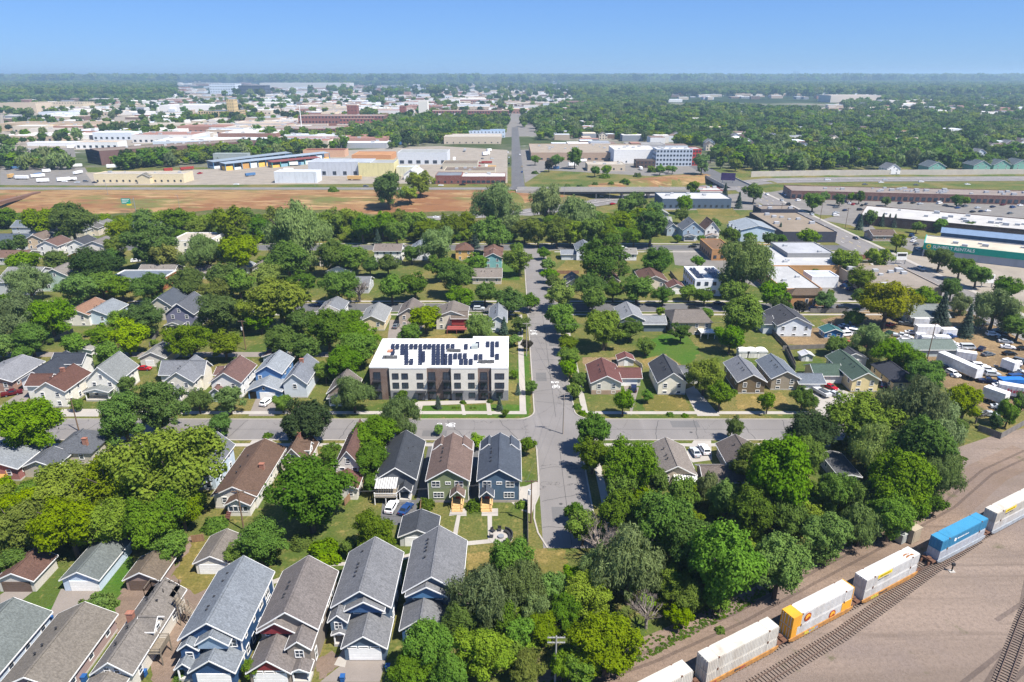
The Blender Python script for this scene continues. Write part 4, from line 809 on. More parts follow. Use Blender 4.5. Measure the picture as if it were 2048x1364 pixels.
for lab, u, v, wd, dp, wc, rc in HL:
    p = P(u, v); simple(lab, p.x, p.y, p.x + wd, p.y + dp, 3.6, 2.0, wc, rc)
# left part between the streets and up to the tree belt
LH = [('purple-grey tall gabled house| with front porch', 337, 660, 9.5, 13, 6.0, 3.6, '77778c', '6c7078', 2, 'y'), ('dark-roofed tall house| with blue roof tarpaulin', 303, 640, 8, 12, 5.5, 3.0, 'c6bfae', '5f6772', 2, 'y'), ('white house with orange-brown roof| at the left', 130, 652, 9, 13, 4.2, 2.0, 'e2ddd2', 'b08062', 1, 'y'), ('pale blue house with grey roof| at the left', 165, 650, 10, 12, 3.6, 2.2, 'c6d5de', '9aa2a8', 1, 'y'), ('big tan-roofed green house| with balcony', 85, 583, 13, 16, 6.0, 3.4, 'a9bcb0', '9a9288', 2, 'y'), ('large grey-roofed house| at the far left street', 0, 590, 14, 18, 5.4, 3.6, 'b9bcb8', '9b9a96', 2, 'x'),
      ('white two-storey house with flat roof| in the trees', 345, 511, 19, 18, 7.0, 0, 'e6e0cf', 'cfc4b2', 2, 'flat'), ('dark-roofed brick building| on the second street', 212, 585, 22, 16, 4.6, 0, '9a6040', '7d8894', 1, 'flat'), ('brown bungalow| behind the brick building', 278, 560, 15, 10, 3.2, 2.2, 'b3a894', '9a9188', 1, 'x'), ('yellow house| with dark hip roof', 140, 530, 8, 9, 4.5, 1.6, 'e0a951', '6f6a66', 1, 'y'), ('black-roofed white house| left of the yellow one', 138, 512, 9, 11, 5.5, 2.4, 'e2e0da', '55585f', 2, 'y'), ('white house with red deck| beside the dark trees', 168, 515, 12, 11, 5.5, 2.4, 'ded9d0', '8c8580', 2, 'y'), ('white house with red-brown roof| at far left', 78, 512, 10, 12, 5.0, 2.4, 'dfdcd5', '86655a', 2, 'y'), ('tan gabled house| at far left', 55, 498, 9, 10, 4.8, 2.4, 'cdb79a', '8d7a6c', 2, 'y'), ('grey gabled house| with garage near the highway', 118, 478, 14, 13, 4.4, 2.6, 'c2bba8', '7f858d', 1, 'y'), ('slate-roofed house| near the highway', 62, 480, 13, 12, 4.2, 2.6, 'b4b7b8', '6f7983', 1, 'y'), ('blue-grey roofed house| at the left edge near the highway', 26, 468, 14, 12, 4.0, 2.4, 'b8bcc0', '7d8892', 1, 'x'), ('tan-roofed house with solar roof| near the highway', 158, 472, 11, 11, 4.4, 2.2, 'cbbfae', '77736e', 1, 'y'), ('small white house| at the highway end of the left street', 183, 466, 10, 9, 4, 2, 'd8d8d4', '8d8a86', 1, 'y'), ('pale-roofed house| hidden in the tree belt', 265, 467, 15, 12, 3.8, 2.6, 'bcc3c6', '98a3a8', 1, 'x'), ('brown-roofed low house| at the far left edge', -10, 530, 14, 12, 3.4, 2, 'cfc9be', '8c6a58', 1, 'x'), ('dark blue-roofed house| at the left picture edge', -12, 500, 16, 14, 4.2, 2.4, 'a6acb2', '5d6a78', 1, 'x'), ('taupe cottage with white garage| behind the street trees', 390, 558, 9, 9, 3, 2, 'd0cabd', '9b9086', 1, 'x'), ('small shed with pale roof| near the mid trees', 468, 548, 7, 7, 3, 1.6, 'd0d5d5', 'a3abac', 1, 'y'), ('taupe-roofed garage| near the mid trees', 505, 548, 7, 7, 3, 1.8, 'c2bbb0', '978b80', 1, 'y')]
for lab, u, v, wd, dp, ev, rs, wc, rc, fl, rd in LH:
    p = P(u, v)
    if rd == 'flat':
        H = House(lab, p.x, p.y, p.x + wd, p.y + dp); H.block(0, 0, wd, dp, 0, ev, 0, mat(hx(wc), .8), mat(hx(rc, .6), .9, 'flatroof'), 'flat'); H.rows('SE', [ev - 2.2] + ([ev - 5.2] if fl == 2 else []), 4, 1.1, 1.4)
    else:
        H = simple(lab, p.x, p.y, p.x + wd, p.y + dp, ev, rs, wc, rc, rd, fl, 2)
        if 'porch' in lab: H.porch(.5, -2.6, 6, 0, 2.7, shingle(rc), 1.0)
        if 'tarpaulin' in lab: b = MB(); b.quad([(4.9, 3.5, 7.95), (6.4, 3.5, 6.85), (6.4, 6.5, 6.85), (4.9, 6.5, 7.95)]); b.build('tarpaulin', mat((.05, .3, .7), .6), H.root)
        if 'balcony' in lab: b = MB(); b.box(8, -2, 2.6, 13, 0, 2.8); b.box(8, -2, 3.6, 13, -1.9, 3.75); [b.box(8 + k * .5, -2, 2.8, 8.08 + k * .5, -1.92, 3.6) for k in range(11)]; b.build('balcony', WHITE, H.root)
# ------------------------------------------------------------------ commercial, industrial and far buildings
def top_of(v, y):  # height at distance y that the photograph shows at row v
    b = (682 - v) / F; return CAMZ - y * (SP - b * CP) / (CP + b * SP)
def winrows(root, w, h, rows, cols, z0, z1, face='S', at=0, ww=1.4, wh=1.5, m=None):
    b = MB()
    for i in range(rows):
        z = z0 + (z1 - z0) * i / max(1, rows - 1) if rows > 1 else z0
        for j in range(cols):
            c = w * (j + .5) / cols
            if face == 'S': b.box(c - ww / 2, at - .12, z, c + ww / 2, at - .01, z + wh)
            elif face == 'E': b.box(at + .01, c - ww / 2, z, at + .12, c + ww / 2, z + wh)
            else: b.box(at - .12, c - ww / 2, z, at - .01, c + ww / 2, z + wh)
    o = b.build('window_rows', m or GLASS, root); o['kind'] = 'stuff'
def flat(label, x0, y0, w, d, h, wall, roof, rot=0, rows=0, cols=0, units=0, cat='building', name='building', wk='plain', par=None, refer=True, z0=None, ww=1.4, wh=1.5, side=True):
    H = House(label, x0, y0, x0 + w, y0 + d, rot, cat, name, refer=refer); wm = mat(hx(wall), .85, wk) if isinstance(wall, str) else wall; rm = mat(hx(roof, .6), .9, 'flatroof') if isinstance(roof, str) else roof
    H.block(0, 0, w, d, 0, h, 0, wm, rm, 'flat', trim=par or wm)
    if rows:
        a, c = (z0 if z0 is not None else 1.0), h - wh - .7
        winrows(H.root, w, h, rows, cols, a, max(a, c), 'S', 0, ww, wh)
        if side:
            k = max(2, int(cols * d / w)); winrows(H.root, d, h, rows, k, a, max(a, c), 'W' if x0 > 0 else 'E', 0 if x0 > 0 else w, ww, wh)
    rr = random.Random(label)
    for _ in range(units):
        x, y = rr.uniform(.08, .92) * w, rr.uniform(.12, .88) * d; s = rr.uniform(.7, 1.5); b = MB(); b.box(x - s, y - s * .7, h + .05, x + s, y + s * .7, h + .05 + s); b.build('roof_unit', mat((.4, .41, .42), .6), H.root)
    return H
def px_flat(label, u0, u1, vb, vt, d, wall, roof, **k):
    a, c = P(u0, vb), P(u1, vb); h = max(3, top_of(vt, a.y)); return flat(label, a.x, a.y, c.x - a.x, d, h, wall, roof, **k)
# right-hand business blocks
H = flat('white modern house| with solar panels on a flat roof', 72, 258.5, 12.4, 19, 6.6, 'e4e6e8', 'dfe0df', rows=2, cols=4)
b = MB(); b.prism([(-2.2, .15), (-2.2, .22), (2.2, .72), (2.2, .65)], -.52, .52, 'x'); pm = b.mesh('solar_panel', PV)
for x in (2.0, 3.3, 8.2, 9.5, 10.8):
    for y in (4.2, 9, 13.8): obj('solar_panel', pm, H.root, (x, y, 6.6))
flat('long white-roofed workshop| with raised roof part', 108, 285, 38, 39, 5.0, 'b98d55', 'd3d3d2', units=5, wk='brick'); flat('raised grey roof block| of the white-roofed workshop', 124, 300, 21, 22, 6.6, '8a8a8a', 'c6c8cb', units=2, refer=False)
flat('tan brick store| with pale roof', 104, 251, 15, 34, 5.0, 'b27f49', 'cfcfcd', rows=1, cols=4, wk='brick', units=2); H = House('tan brick corner building| with brown mansard roof', 105.5, 246, 118.5, 250.8, 0, 'building', 'building'); H.block(0, 0, 13, 4.8, 0, 4.6, 1.6, mat(hx('b27f49'), .9, 'brick'), shingle('7c6753'), 'x', hip=.9); H.win('S', 6, .8, 1, 2, ny=1); H.win('S', 9, .8, 1, 2, ny=1)
flat('tan brick building| with brown roof behind the huge willow', 94, 314, 10, 22, 5.0, 'b27f49', '8d7158', wk='brick', rows=1, cols=3); flat('white metal shed building| beside the parked vans', 123, 270, 11, 9, 4.4, 'dfe2e4', 'd6dadc')
flat('charcoal warehouse| with beige roof by the avenue', 141, 351, 28, 54, 5.2, '3d3f4a', 'a59683', units=7); flat('charcoal rear hall| of the avenue warehouse', 148, 406, 22, 14, 6.8, '3d3f4a', '9d9082', units=3, refer=False)
H = House('light blue row building| with pitched grey roofs', 119.5, 352.5, 137, 373, 0, 'building', 'building'); H.block(0, 0, 17.5, 20.5, 0, 6.4, 2.2, siding('b9cbd9'), shingle('a8b4be'))
for y in (3, 9.5, 16): H.block(-1.6, y - 1.8, 1, y + 1.8, 0, 5.4, 1.2, siding('c6d5e0'), shingle('a8b4be'), 'x', over=.2, wname='bay')
H.rows('W', [1.2, 4], 3, at=-1.6); H.win('S', 4, 3.6); H.win('S', 12, 3.6)
for lab, x0, wc, rc in (('grey-blue gabled villa| at the corner of third street', 90, '9fb0bd', '7d838b'), ('white gabled villa with brown roof| beside the grey-blue villa', 101.6, 'e4e2dc', '8b6a58')):
    H = simple(lab, x0, 355.5, x0 + (11 if x0 < 100 else 7.5), 368, 5.8, 4.2, wc, rc, floors=2); H.porch(.3, -2.4, 6.8, 0, 2.8, shingle(rc), .9)
simple('grey house| left of the villas', 84, 366, 90, 376, 4.4, 2.4, 'a9b6bf', '868c92', floors=2); simple('white low house| above the third street lawn', 84, 392, 92, 400, 3, 1.6, 'd9dad8', 'b1b1ad', 'x'); simple('pale-roofed cottage| under the highway trees', 88, 414, 95, 424, 3, 1.8, 'c2c3bf', 'a9aaa6')
flat('dark blue-grey office| with white roof at the highway', 98, 447, 45, 26, 6.0, '4f5f70', 'd9d9d6', rows=1, cols=12, units=6); H = flat('fast food building| with white roof and red band', 134, 497, 18, 16, 3.6, 'c9c2b8', 'd9d4cc', units=5, par=mat((.35, .05, .04), .6))
flat('long brown strip mall| with beige roof in the car park', 196, 484, 270, 26, 5.5, '6f4a40', 'a3968c', rot=R(-9), units=60, wk='brick', rows=1, cols=70, ww=2.4, wh=2.4, side=False)
flat('white-roofed strip mall| with brown brick walls', 203, 397, 150, 36, 5.2, '5a4038', 'd8d5cf', rot=R(-31), units=26, wk='brick')
# equipment rental hall with green band
H = flat('equipment hall with green band| and cream roof', 198, 322, 75, 21, 6.0, 'a3a7ad', 'e2d6c0', rot=R(-32), units=6, wk='corrugated')
GRN = mat((.004, .30, .21), .6); b = MB(); b.box(-.2, -.35, 3.6, 75, -.03, 6.7); b.box(-.35, -.3, 3.6, -.03, 21, 6.7); b.build('green_band', GRN, H.root); b = MB(); b.box(.6, -.1, 0, 8, .06, 3.4); b.build('drive_through_shade_panel', BLACK, H.root)  # drive-through is a black sheet on the front, its inner shade painted
def text(s, size, m, name, ext=.02):
    cu = bpy.data.curves.new(name, 'FONT'); cu.body = s; cu.size = size; cu.extrude = ext; cu.align_x = 'LEFT'; cu.offset = .012 * size
    o = bpy.data.objects.new(name, cu); col.objects.link(o); bpy.context.view_layer.update(); dg = bpy.context.evaluated_depsgraph_get()
    me = bpy.data.meshes.new_from_object(o.evaluated_get(dg)); bpy.data.objects.remove(o); me.materials.clear(); me.materials.append(m); return obj(name, me)
t = text('SUNBELT RENTALS', 2.0, WHITE, 'sign_lettering'); t.parent = H.root; t.location = (3.6, -.42, 4.6); t.rotation_euler = (R(90), 0, 0)
b = MB(); b.prism([(1.9 + 1.0 * math.cos(a), 5.2 + 1.0 * math.sin(a)) for a in np.linspace(0, 6.2832, 17)[:-1]], -.5, -.36); e = b.build('round_emblem', mat((.75, .55, .03), .6), H.root); b = MB(); b.prism([(1.9 + .5 * math.cos(a), 5.2 + .5 * math.sin(a)) for a in np.linspace(0, 6.2832, 13)[:-1]], -.55, -.5); b.build('emblem_centre', GRN, e)
H = House('long blue metal hall| behind the green-banded hall', 217, 341, 290, 356, R(-32), 'building', 'building'); H.block(0, 0, 73, 15, 0, 7.4, 1.2, mat(hx('66798d'), .6, 'corrugated'), mat(hx('70839a'), .5, 'corrugated'), 'x', trim=None)
simple('brown-roofed roadside house| on the far side of the avenue', 190, 354, 202, 364, 3, 2, 'a08c7c', '7a6558', 'x', n=3)
flat('flat-roofed beige store| on the near side of the avenue', 141, 255, 27, 33, 4.2, 'a89a88', 'a89c8e', units=8); flat('small pale annex| of the beige store', 141, 247, 16, 7.9, 3.2, '9b8f80', '8f8478', refer=False)
H = House('petrol kiosk| with blue canopy by the avenue', 150, 300, 163, 312, 0, 'kiosk', 'kiosk'); H.block(4, 3, 13, 12, 0, 3.2, 1.0, siding('c9b9a0'), shingle('7d4a3c'), 'x'); b = MB(); b.box(-1, -1, 4.2, 7, 8, 4.7); b.build('canopy', mat((.25, .4, .6), .5), H.root); [MB.build((lambda q: (q.box(x, y, 0, x + .3, y + .3, 4.2), q)[1])(MB()), 'post', WHITE, H.root) for x in (0, 6) for y in (0, 7)]
# north of the frontage road
flat('very long dark brown warehouse| beyond the dry embankment', -395, 674, 158, 32, 13, '6e5550', '9b8c7e', rot=R(44), units=10, wk='corrugated'); H = flat('dark glazed end block| of the long brown warehouse', -420, 694, 31, 2, 12.6, '2a2d33', '4a4a4a', rot=R(-38), refer=False, rows=3, cols=9)
b = MB(); b.box(-1, -.4, 0, 40, -.1, 4.5)
H = px_flat('low cream building| with car park behind the embankment', 190, 369, 366, 349, 18, 'd8c9a6', 'c9c0b2', rows=1, cols=14, units=4, side=False)
H = House('cream entrance gable| of the low cream building', -300, 556, -290, 562, 0, 'building', 'building', refer=False); H.block(0, 0, 10, 6, 0, 5.5, 2.4, siding('d8c9a6'), shingle('8d8778'))
def shed_roof(label, ua, va, ub, vb, wd, h, rc, post):
    a, c = P(ua, va), P(ub, vb); d = c - a; L = d.length; an = math.atan2(d.y, d.x); H = House(label, a.x, a.y, a.x + L, a.y + wd, an, 'shed', 'storage_shed')
    b = MB(); b.prism([(0, h), (wd, h + .8), (wd, h + 1.1), (0, h + .3)], 0, L, 'x'); b.build('roof', mat(hx(rc), .7, 'corrugated'), H.root); b = MB(); b.box(0, wd - .3, 0, L, wd, h + .8); b.build('wall', mat(hx('8f9aa4'), .8), H.root)
    n = int(L / 8)
    for k in range(n + 1): b = MB(); x = min(L - .4, k * L / n); b.box(x, .1, 0, x + .5, .5, h); b.build('post', mat(hx(post), .7), H.root)
    rr = random.Random(label)
    for k in range(n):
        x = k * L / n + 1; b = MB(); b.box(x, 1, 0, x + L / n - 1.6, wd - 1, rr.uniform(1.5, h - .6)); b.build('timber_stack', mat(hx(rr.choice(['d2a04a', 'e3b75c', 'cfd6da', '7fa7b5', 'b98f55'])), .8, 'wood'), H.root)
    return H
shed_roof('long open timber shed with grey roof| in the left yard', 428, 338, 585, 318, 9, 6, '7f8a92', '5a86a8'); shed_roof('second open timber shed| in front of the long one', 452, 342, 660, 318, 9, 6, '8a96a0', '5a86a8'); shed_roof('open shed with dark red roof| in the left yard', 545, 336, 642, 326, 8, 5, '7a4640', '4f9a8c')
px_flat('white curved-front warehouse| on the frontage road', 550, 634, 366, 345, 16, 'd9dde0', 'e2e3e2', wk='corrugated'); px_flat('wide grey metal warehouse| behind the white one', 618, 742, 352, 325, 26, 'c3c7cc', 'c6ccd1', wk='corrugated', rows=1, cols=6, ww=3, wh=3); px_flat('yellow steel hall| with grey roof', 718, 789, 353, 327, 26, 'd9cf9a', 'b3b5b3', wk='corrugated'); px_flat('small cream hall| with red trailer', 793, 836, 352, 335, 14, 'd6d2b4', 'cdd3d6', wk='corrugated')
px_flat('grey hall with loading docks| beyond the yards', 796, 895, 329, 306, 30, 'c9ccce', 'b4b6b3', rows=1, cols=6, ww=4, wh=3, side=False); px_flat('orange-roofed brick hall| left of the loading docks', 704, 782, 322, 311, 35, 'c08c62', 'cf9a6c'); px_flat('brick shed with red roof| above the timber yard', 607, 690, 314, 301, 18, 'c8a183', '8c5347'); px_flat('open steel frame building| beside the timber sheds', 428, 497, 326, 308, 8, '9aa39f', 'b9c2bd')
H = px_flat('red brick office| with white roof on the frontage road', 923, 1011, 368, 354, 22, '7d4238', 'e6e4df', rows=1, cols=9, wk='brick', units=3, ww=3, wh=1.8, side=False); px_flat('red brick wing| with grey roof, left of the white-roofed office', 871, 923, 368, 352, 22, '7d4238', '8d939a', rows=1, cols=4, wk='brick', side=False); px_flat('brown-roofed middle hall| behind the brick office', 888, 990, 350, 342, 26, 'c9bfa8', '8c7d6f', units=4); px_flat('brown-roofed rear hall| behind the brick wing', 885, 955, 338, 328, 26, 'b8b09e', '8d8070'); simple('white tent-like hall| between the yards', -90, 578, -78, 612, 4, 4, 'e6e4dd', 'e3e4e4', vent=False, cat='hall', name='hall')
px_flat('huge flat beige warehouse| right of the north street', 1062, 1309, 321, 306, 95, 'a8917c', 'b7a996', units=16, rows=1, cols=18, ww=3, side=True); px_flat('white office hall| beside the beige warehouse', 1227, 1312, 327, 300, 40, 'e3e1dc', 'e8e6e1', rows=1, cols=5, units=5); px_flat('grey roof house| behind the white office hall', 1255, 1330, 302, 290, 30, 'a6a5a2', 'a9a7a2'); px_flat('dark corner tavern| below the white office hall', 1272, 1310, 336, 322, 14, '5a4a44', '6b625c', rows=2, cols=5); px_flat('pale roadside shop| below the beige warehouse', 1175, 1250, 342, 330, 22, 'c2b39c', 'cfc6b6', rows=1, cols=5, units=3)
px_flat('five-storey grey apartment building| with red end', 1311, 1383, 332, 299, 20, 'b3bcc6', 'e1e0dc', rows=4, cols=11, units=8, ww=1.8, wh=1.8, cat='apartment block', name='apartment_block'); px_flat('red end wing| of the five-storey apartment building', 1383.5, 1400, 331, 299, 20, 'b03a36', 'c9c3bd', rows=4, cols=3, ww=1.8, wh=1.8, refer=False)
px_flat('blue-white long hall| at the top of the north street', 925, 1010, 275, 262, 30, 'c9d6e3', '93abc4', rows=2, cols=12); px_flat('flat tan warehouse| left of the north street', 888, 1002, 288, 274, 45, 'c9b9a4', 'd2c9bb', rows=1, cols=9); px_flat('white-topped brick building| beside the north street', 930, 1003, 279, 271, 20, 'a5705f', 'efece6', refer=False)
for k in range(4):
    p = P(1905 + 40 * k, 345 - k); simple('green gabled townhouse| ' + ('first', 'second', 'third', 'fourth')[k] + ' from the left above the retaining wall', p.x, p.y, p.x + 15, p.y + 16, 6, 4, '7fae9c', '6f7c82', floors=2) if k else None
p = P(1855, 347); simple('leftmost green gabled townhouse| above the retaining wall', p.x, p.y, p.x + 15, p.y + 16, 6, 4, '7fae9c', '6f7c82', floors=2)
p = P(1772, 349); simple('white steep house| at the edge of the retaining wall', p.x, p.y, p.x + 12, p.y + 14, 5, 4, 'eceae6', '8a8d90', floors=2)
# brick factories, towers and sheds of the industrial quarter
BK = '8a5a50'
px_flat('long red brick factory| left of the white silo tower', 598, 770, 256, 232, 40, BK, 'b8a596', rows=3, cols=26, wk='brick', units=6, ww=2.5, wh=2.6); px_flat('low red brick works| in front of the long factory', 526, 678, 272, 258, 60, BK, 'b5a89c', rows=2, cols=26, units=8, ww=2.5, wh=2.4); px_flat('dark brick factory hall| behind the tree strip', 680, 748, 258, 238, 40, BK, 'a58f80', rows=3, cols=10, ww=2.5, wh=2.6)
px_flat('red brick factory range| right of the white silo tower', 856, 1018, 235, 222, 40, BK, 'b5a393', rows=2, cols=30, ww=3, wh=3); px_flat('brick factory tower| in the middle of the long factory', 696, 716, 245, 212, 18, BK, 'a58f80', rows=5, cols=3); px_flat('square brick tower| right of the long factory', 800, 812, 238, 213, 14, BK, '9a8577', rows=4, cols=2)
H = px_flat('white silo tower| above the tree strip', 838, 856, 237, 203, 22, 'd9d5c8', 'e0ddd3'); px_flat('white hall| beside the silo tower', 856, 916, 237, 229, 26, 'd6dadd', 'f0efec'); px_flat('cream brick factory| with stepped tower', 399, 470, 241, 223, 60, 'cbb382', '6c7685', rows=4, cols=14, ww=2.6, wh=2.6); px_flat('cream stepped tower| of the cream brick factory', 458, 472, 241, 200, 20, 'cbb382', 'c2ab80', rows=7, cols=3, refer=False)
px_flat('dark glass office block| with tan bands', 479, 532, 194, 171, 60, '4a4f5c', 'b5a68f', rows=4, cols=14, ww=5, wh=4); px_flat('white terraced office| with blue glass', 421, 473, 190, 167, 70, 'd4dbe2', 'e0e3e5', rows=5, cols=10, ww=6, wh=2.4); px_flat('white tent-roofed market| with red canopy', 320, 422, 224, 211, 90, 'e0ddd8', 'ecebe8', rows=1, cols=10); px_flat('brick ribbed office| right of the factories', 1118, 1174, 216, 203, 40, '9c7468', 'a89a8c', rows=3, cols=14, ww=3, wh=4); px_flat('brick office wing| right of the ribbed office', 1132, 1188, 221, 211, 30, '9c7468', '9c9086', rows=2, cols=12); px_flat('small brick factory| among the right trees', 1150, 1234, 248, 239, 40, '9a6459', 'a89a8f', rows=2, cols=18, ww=2.5)
px_flat('cream mill| at the far left', 60, 168, 218, 205, 50, 'cfbfa2', 'c2b49c', rows=2, cols=20, ww=3); px_flat('pale works hall| at the far left edge', -10, 75, 226, 207, 60, 'c9b8a0', 'b8a890', rows=1, cols=10); px_flat('long tan shed row| at the left', 0, 210, 262, 248, 60, 'c2ad90', 'b9a58c', units=8); px_flat('pale silo works| left of the brown warehouse', 60, 215, 268, 258, 30, 'd6cdbf', 'cfc5b5', units=6); px_flat('long white-roofed shop row| beyond the brown warehouse', 235, 370, 262, 250, 50, 'd0c3ab', 'cabfae', rows=1, cols=16); px_flat('grey parking deck| by the brick works', 405, 530, 256, 246, 50, 'b3aba0', 'bdb6ab', rows=2, cols=16, ww=6, wh=2); px_flat('flat grey roofs| at the left edge above the lots', -20, 92, 325, 308, 50, '8f8a86', 'a39c95', units=6); px_flat('white yard shed| left of the brown warehouse', 55, 165, 292, 286, 20, 'dedede', 'e6e6e4')
px_flat('long black-roofed train of sheds| behind the brown warehouse', 180, 350, 279, 271, 14, '4a4c55', '43454d'); px_flat('white roofed long store| behind the brown warehouse', 350, 500, 277, 270, 20, 'e2e2e0', 'e8e8e6'); px_flat('white long distribution hall| in the far middle', 520, 700, 176, 166, 120, 'd2cdc4', 'e6e4df'); px_flat('white box store| far right behind the forest', 1312, 1410, 188, 178, 150, 'd9dde0', 'cfd6dc'); px_flat('orange-banded store| far right behind the forest', 1500, 1538, 181, 174, 90, 'd9cfc4', 'd98a5a'); px_flat('pale long warehouse| far right', 1660, 1760, 205, 191, 90, 'cfc3b4', 'd5cabc'); px_flat('white long warehouse| at the right rail yard', 1780, 1890, 210, 202, 80, 'd6cfc4', 'dcd6cc'); px_flat('tan far warehouse row| at the right rail yard', 1700, 1960, 224, 218, 60, 'b5a08c', 'c4b29e'); px_flat('white right-edge sheds| below the rail yard', 1960, 2060, 236, 228, 90, 'd9d5ce', 'dedad4')
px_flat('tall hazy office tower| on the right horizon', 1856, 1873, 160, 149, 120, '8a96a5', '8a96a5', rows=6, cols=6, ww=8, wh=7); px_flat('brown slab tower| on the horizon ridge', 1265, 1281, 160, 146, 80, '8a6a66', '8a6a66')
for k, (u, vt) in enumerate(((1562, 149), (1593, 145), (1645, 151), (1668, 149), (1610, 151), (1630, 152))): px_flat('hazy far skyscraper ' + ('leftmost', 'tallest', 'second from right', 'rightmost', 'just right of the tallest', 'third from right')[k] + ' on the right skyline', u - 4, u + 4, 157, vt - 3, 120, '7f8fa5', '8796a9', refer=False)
# scattered far buildings
CLEAR = []; b = MB(); b.box(-2, -1.5, 0, 2, 1.5, 1.8); UNIT = b.mesh('roof_unit', mat((.42, .42, .42), .6))
rr = random.Random(5); FARC = ['d8d5cf', 'e6e5e1', 'e6e5e1', 'c9bda8', 'b9a894', 'a7a9ac', 'cfd6db', 'cfd6db', '9a7466', '9a7466', 'bfb6a8']
zones = [((20, 690), (225, 300), 70), ((0, 700), (163, 225), 80), ((560, 1130), (160, 232), 120), ((1100, 1340), (168, 200), 14), ((1350, 2040), (165, 200), 36), ((1700, 2040), (200, 245), 26)]
for (ua, ub), (va, vb), n in zones:
    for k in range(n):
        u, v = rr.uniform(ua, ub), va + (vb - va) * rr.random(); p = P(u, v)
        if not (p.y > 800): continue
        _s = 1 + max(0, p.y - 1200) / 2500; wd, dp, h = rr.uniform(25, 90) * _s, rr.uniform(20, 70), rr.uniform(5, 10) * (1 + .25 * (_s - 1))
        if any(abs(p.x - q[1]) < 30 and abs(p.y - q[2]) < 30 for q in REFS): continue
        H = House('x', p.x, p.y, p.x + wd, p.y + dp, 0, 'warehouse', 'warehouse', refer=False); wc = rr.choice(FARC); rc = rr.choice(FARC)
        H.block(0, 0, wd, dp, 0, h, 0, mat(hx(wc), .9), mat(hx(rc, .85), .9, 'flatroof'), 'flat', trim=mat(hx(wc), .9))
        for _ in range(rr.randrange(1, 5)): obj('roof_unit', UNIT, H.root, (rr.uniform(4, wd - 4), rr.uniform(4, dp - 4), h + .05), None, 0)
        if h > 6: winrows(H.root, wd, h, 1, max(3, int(wd / 7)), 1.2, 1.2, 'S', 0, 3, 2.6)
        del H.root['label']; H.root['group'] = 'far flat-roofed buildings'; CLEAR.append((p.x + wd / 2, p.y))
        AUTO.append((H.root, ('wide ' if wd > 60 else 'small ' if wd < 40 else '') + {'9a7466': 'brick', 'd8d5cf': 'pale grey', 'e6e5e1': 'white', 'c9bda8': 'cream', 'b9a894': 'tan', 'a7a9ac': 'grey', 'cfd6db': 'bluish white', 'bfb6a8': 'beige'}[wc] + ' flat building', p.x, p.y))
# houses in the forest on the right
for k in range(95):
    u, v = rr.uniform(1090, 2040), rr.uniform(228, 346); p = P(u, v)
    if p.y < 700 or (u < 1410 and v > 285): continue
    CLEAR.append((p.x, p.y)); H = House('x', p.x, p.y, p.x + 11, p.y + 12, 0, 'house', 'house', refer=False); wc, rc = rr.choice(['e6e4df', 'd8d2c6', 'c6d0d6', 'd0c4b0']), rr.choice(['8a8d90', '7d7068', '8c8580', '6f7479']); H.block(0, 0, 11, 12, 0, 6, 3.5, siding(wc), shingle(rc)); winrows(H.root, 11, 6, 2, 3, 1, 4.2)
    del H.root['label']; H.root['group'] = 'houses among the far trees'; AUTO.append((H.root, {'e6e4df': 'white', 'd8d2c6': 'cream', 'c6d0d6': 'pale blue', 'd0c4b0': 'tan'}[wc] + ' house among trees', p.x, p.y))
# water towers and masts
def water_tower(u, vb, h, r, label):
    p = P(u, vb); t = empty('water_tower', tuple(p)); tag(t, label, 'water tower'); b = MB()
    for i in range(8):
        z0, z1 = h - r + 2 * r * i / 8, h - r + 2 * r * (i + 1) / 8; q = lambda z: r * math.sqrt(max(.02, 1 - ((z - h) / r) ** 2)) * 1.25; b.tube((0, 0, z0), (0, 0, z1), q(z0), q(z1), 14)
    b.build('tank', WHITE, t); b = MB(); b.tube((0, 0, 0), (0, 0, h - r), r * .3, r * .25, 8); b.build('stem', WHITE, t)
water_tower(305, 156, 38, 14, 'white water tower on the left horizon'); water_tower(1178, 158, 45, 13, 'left white water tower on the middle ridge'); water_tower(1224, 159, 45, 13, 'right white water tower on the middle ridge')
for k, (u, vb, h) in enumerate(((1045, 196, 45), (1052, 196, 48), (1066, 192, 55), (1071, 194, 50), (855, 185, 40))):
    p = P(u, vb); t = empty('mast', tuple(p)); b = MB(); b.tube((0, 0, 0), (0, 0, h), 1.2, .5, 6); b.build('pole', STEEL, t); b = MB(); b.box(-6, -.4, h * .86, 6, .4, h * .88); b.box(-5, -.4, h * .95, 5, .4, h * .97); b.build('crossarm', STEEL, t); auto(t, 'tall grey transmission mast', 'mast', 'masts in the industrial quarter')
p = P(605, 272); t = empty('mast', tuple(p)); b = MB(); b.tube((0, 0, 0), (0, 0, 44), .9, .5, 8); b.build('pole', WHITE, t); b = MB(); b.box(-4, -.8, 43, 4, .8, 46); b.build('lamp_head', STEEL, t); tag(t, 'tall white floodlight mast beside the low red brick works', 'mast')

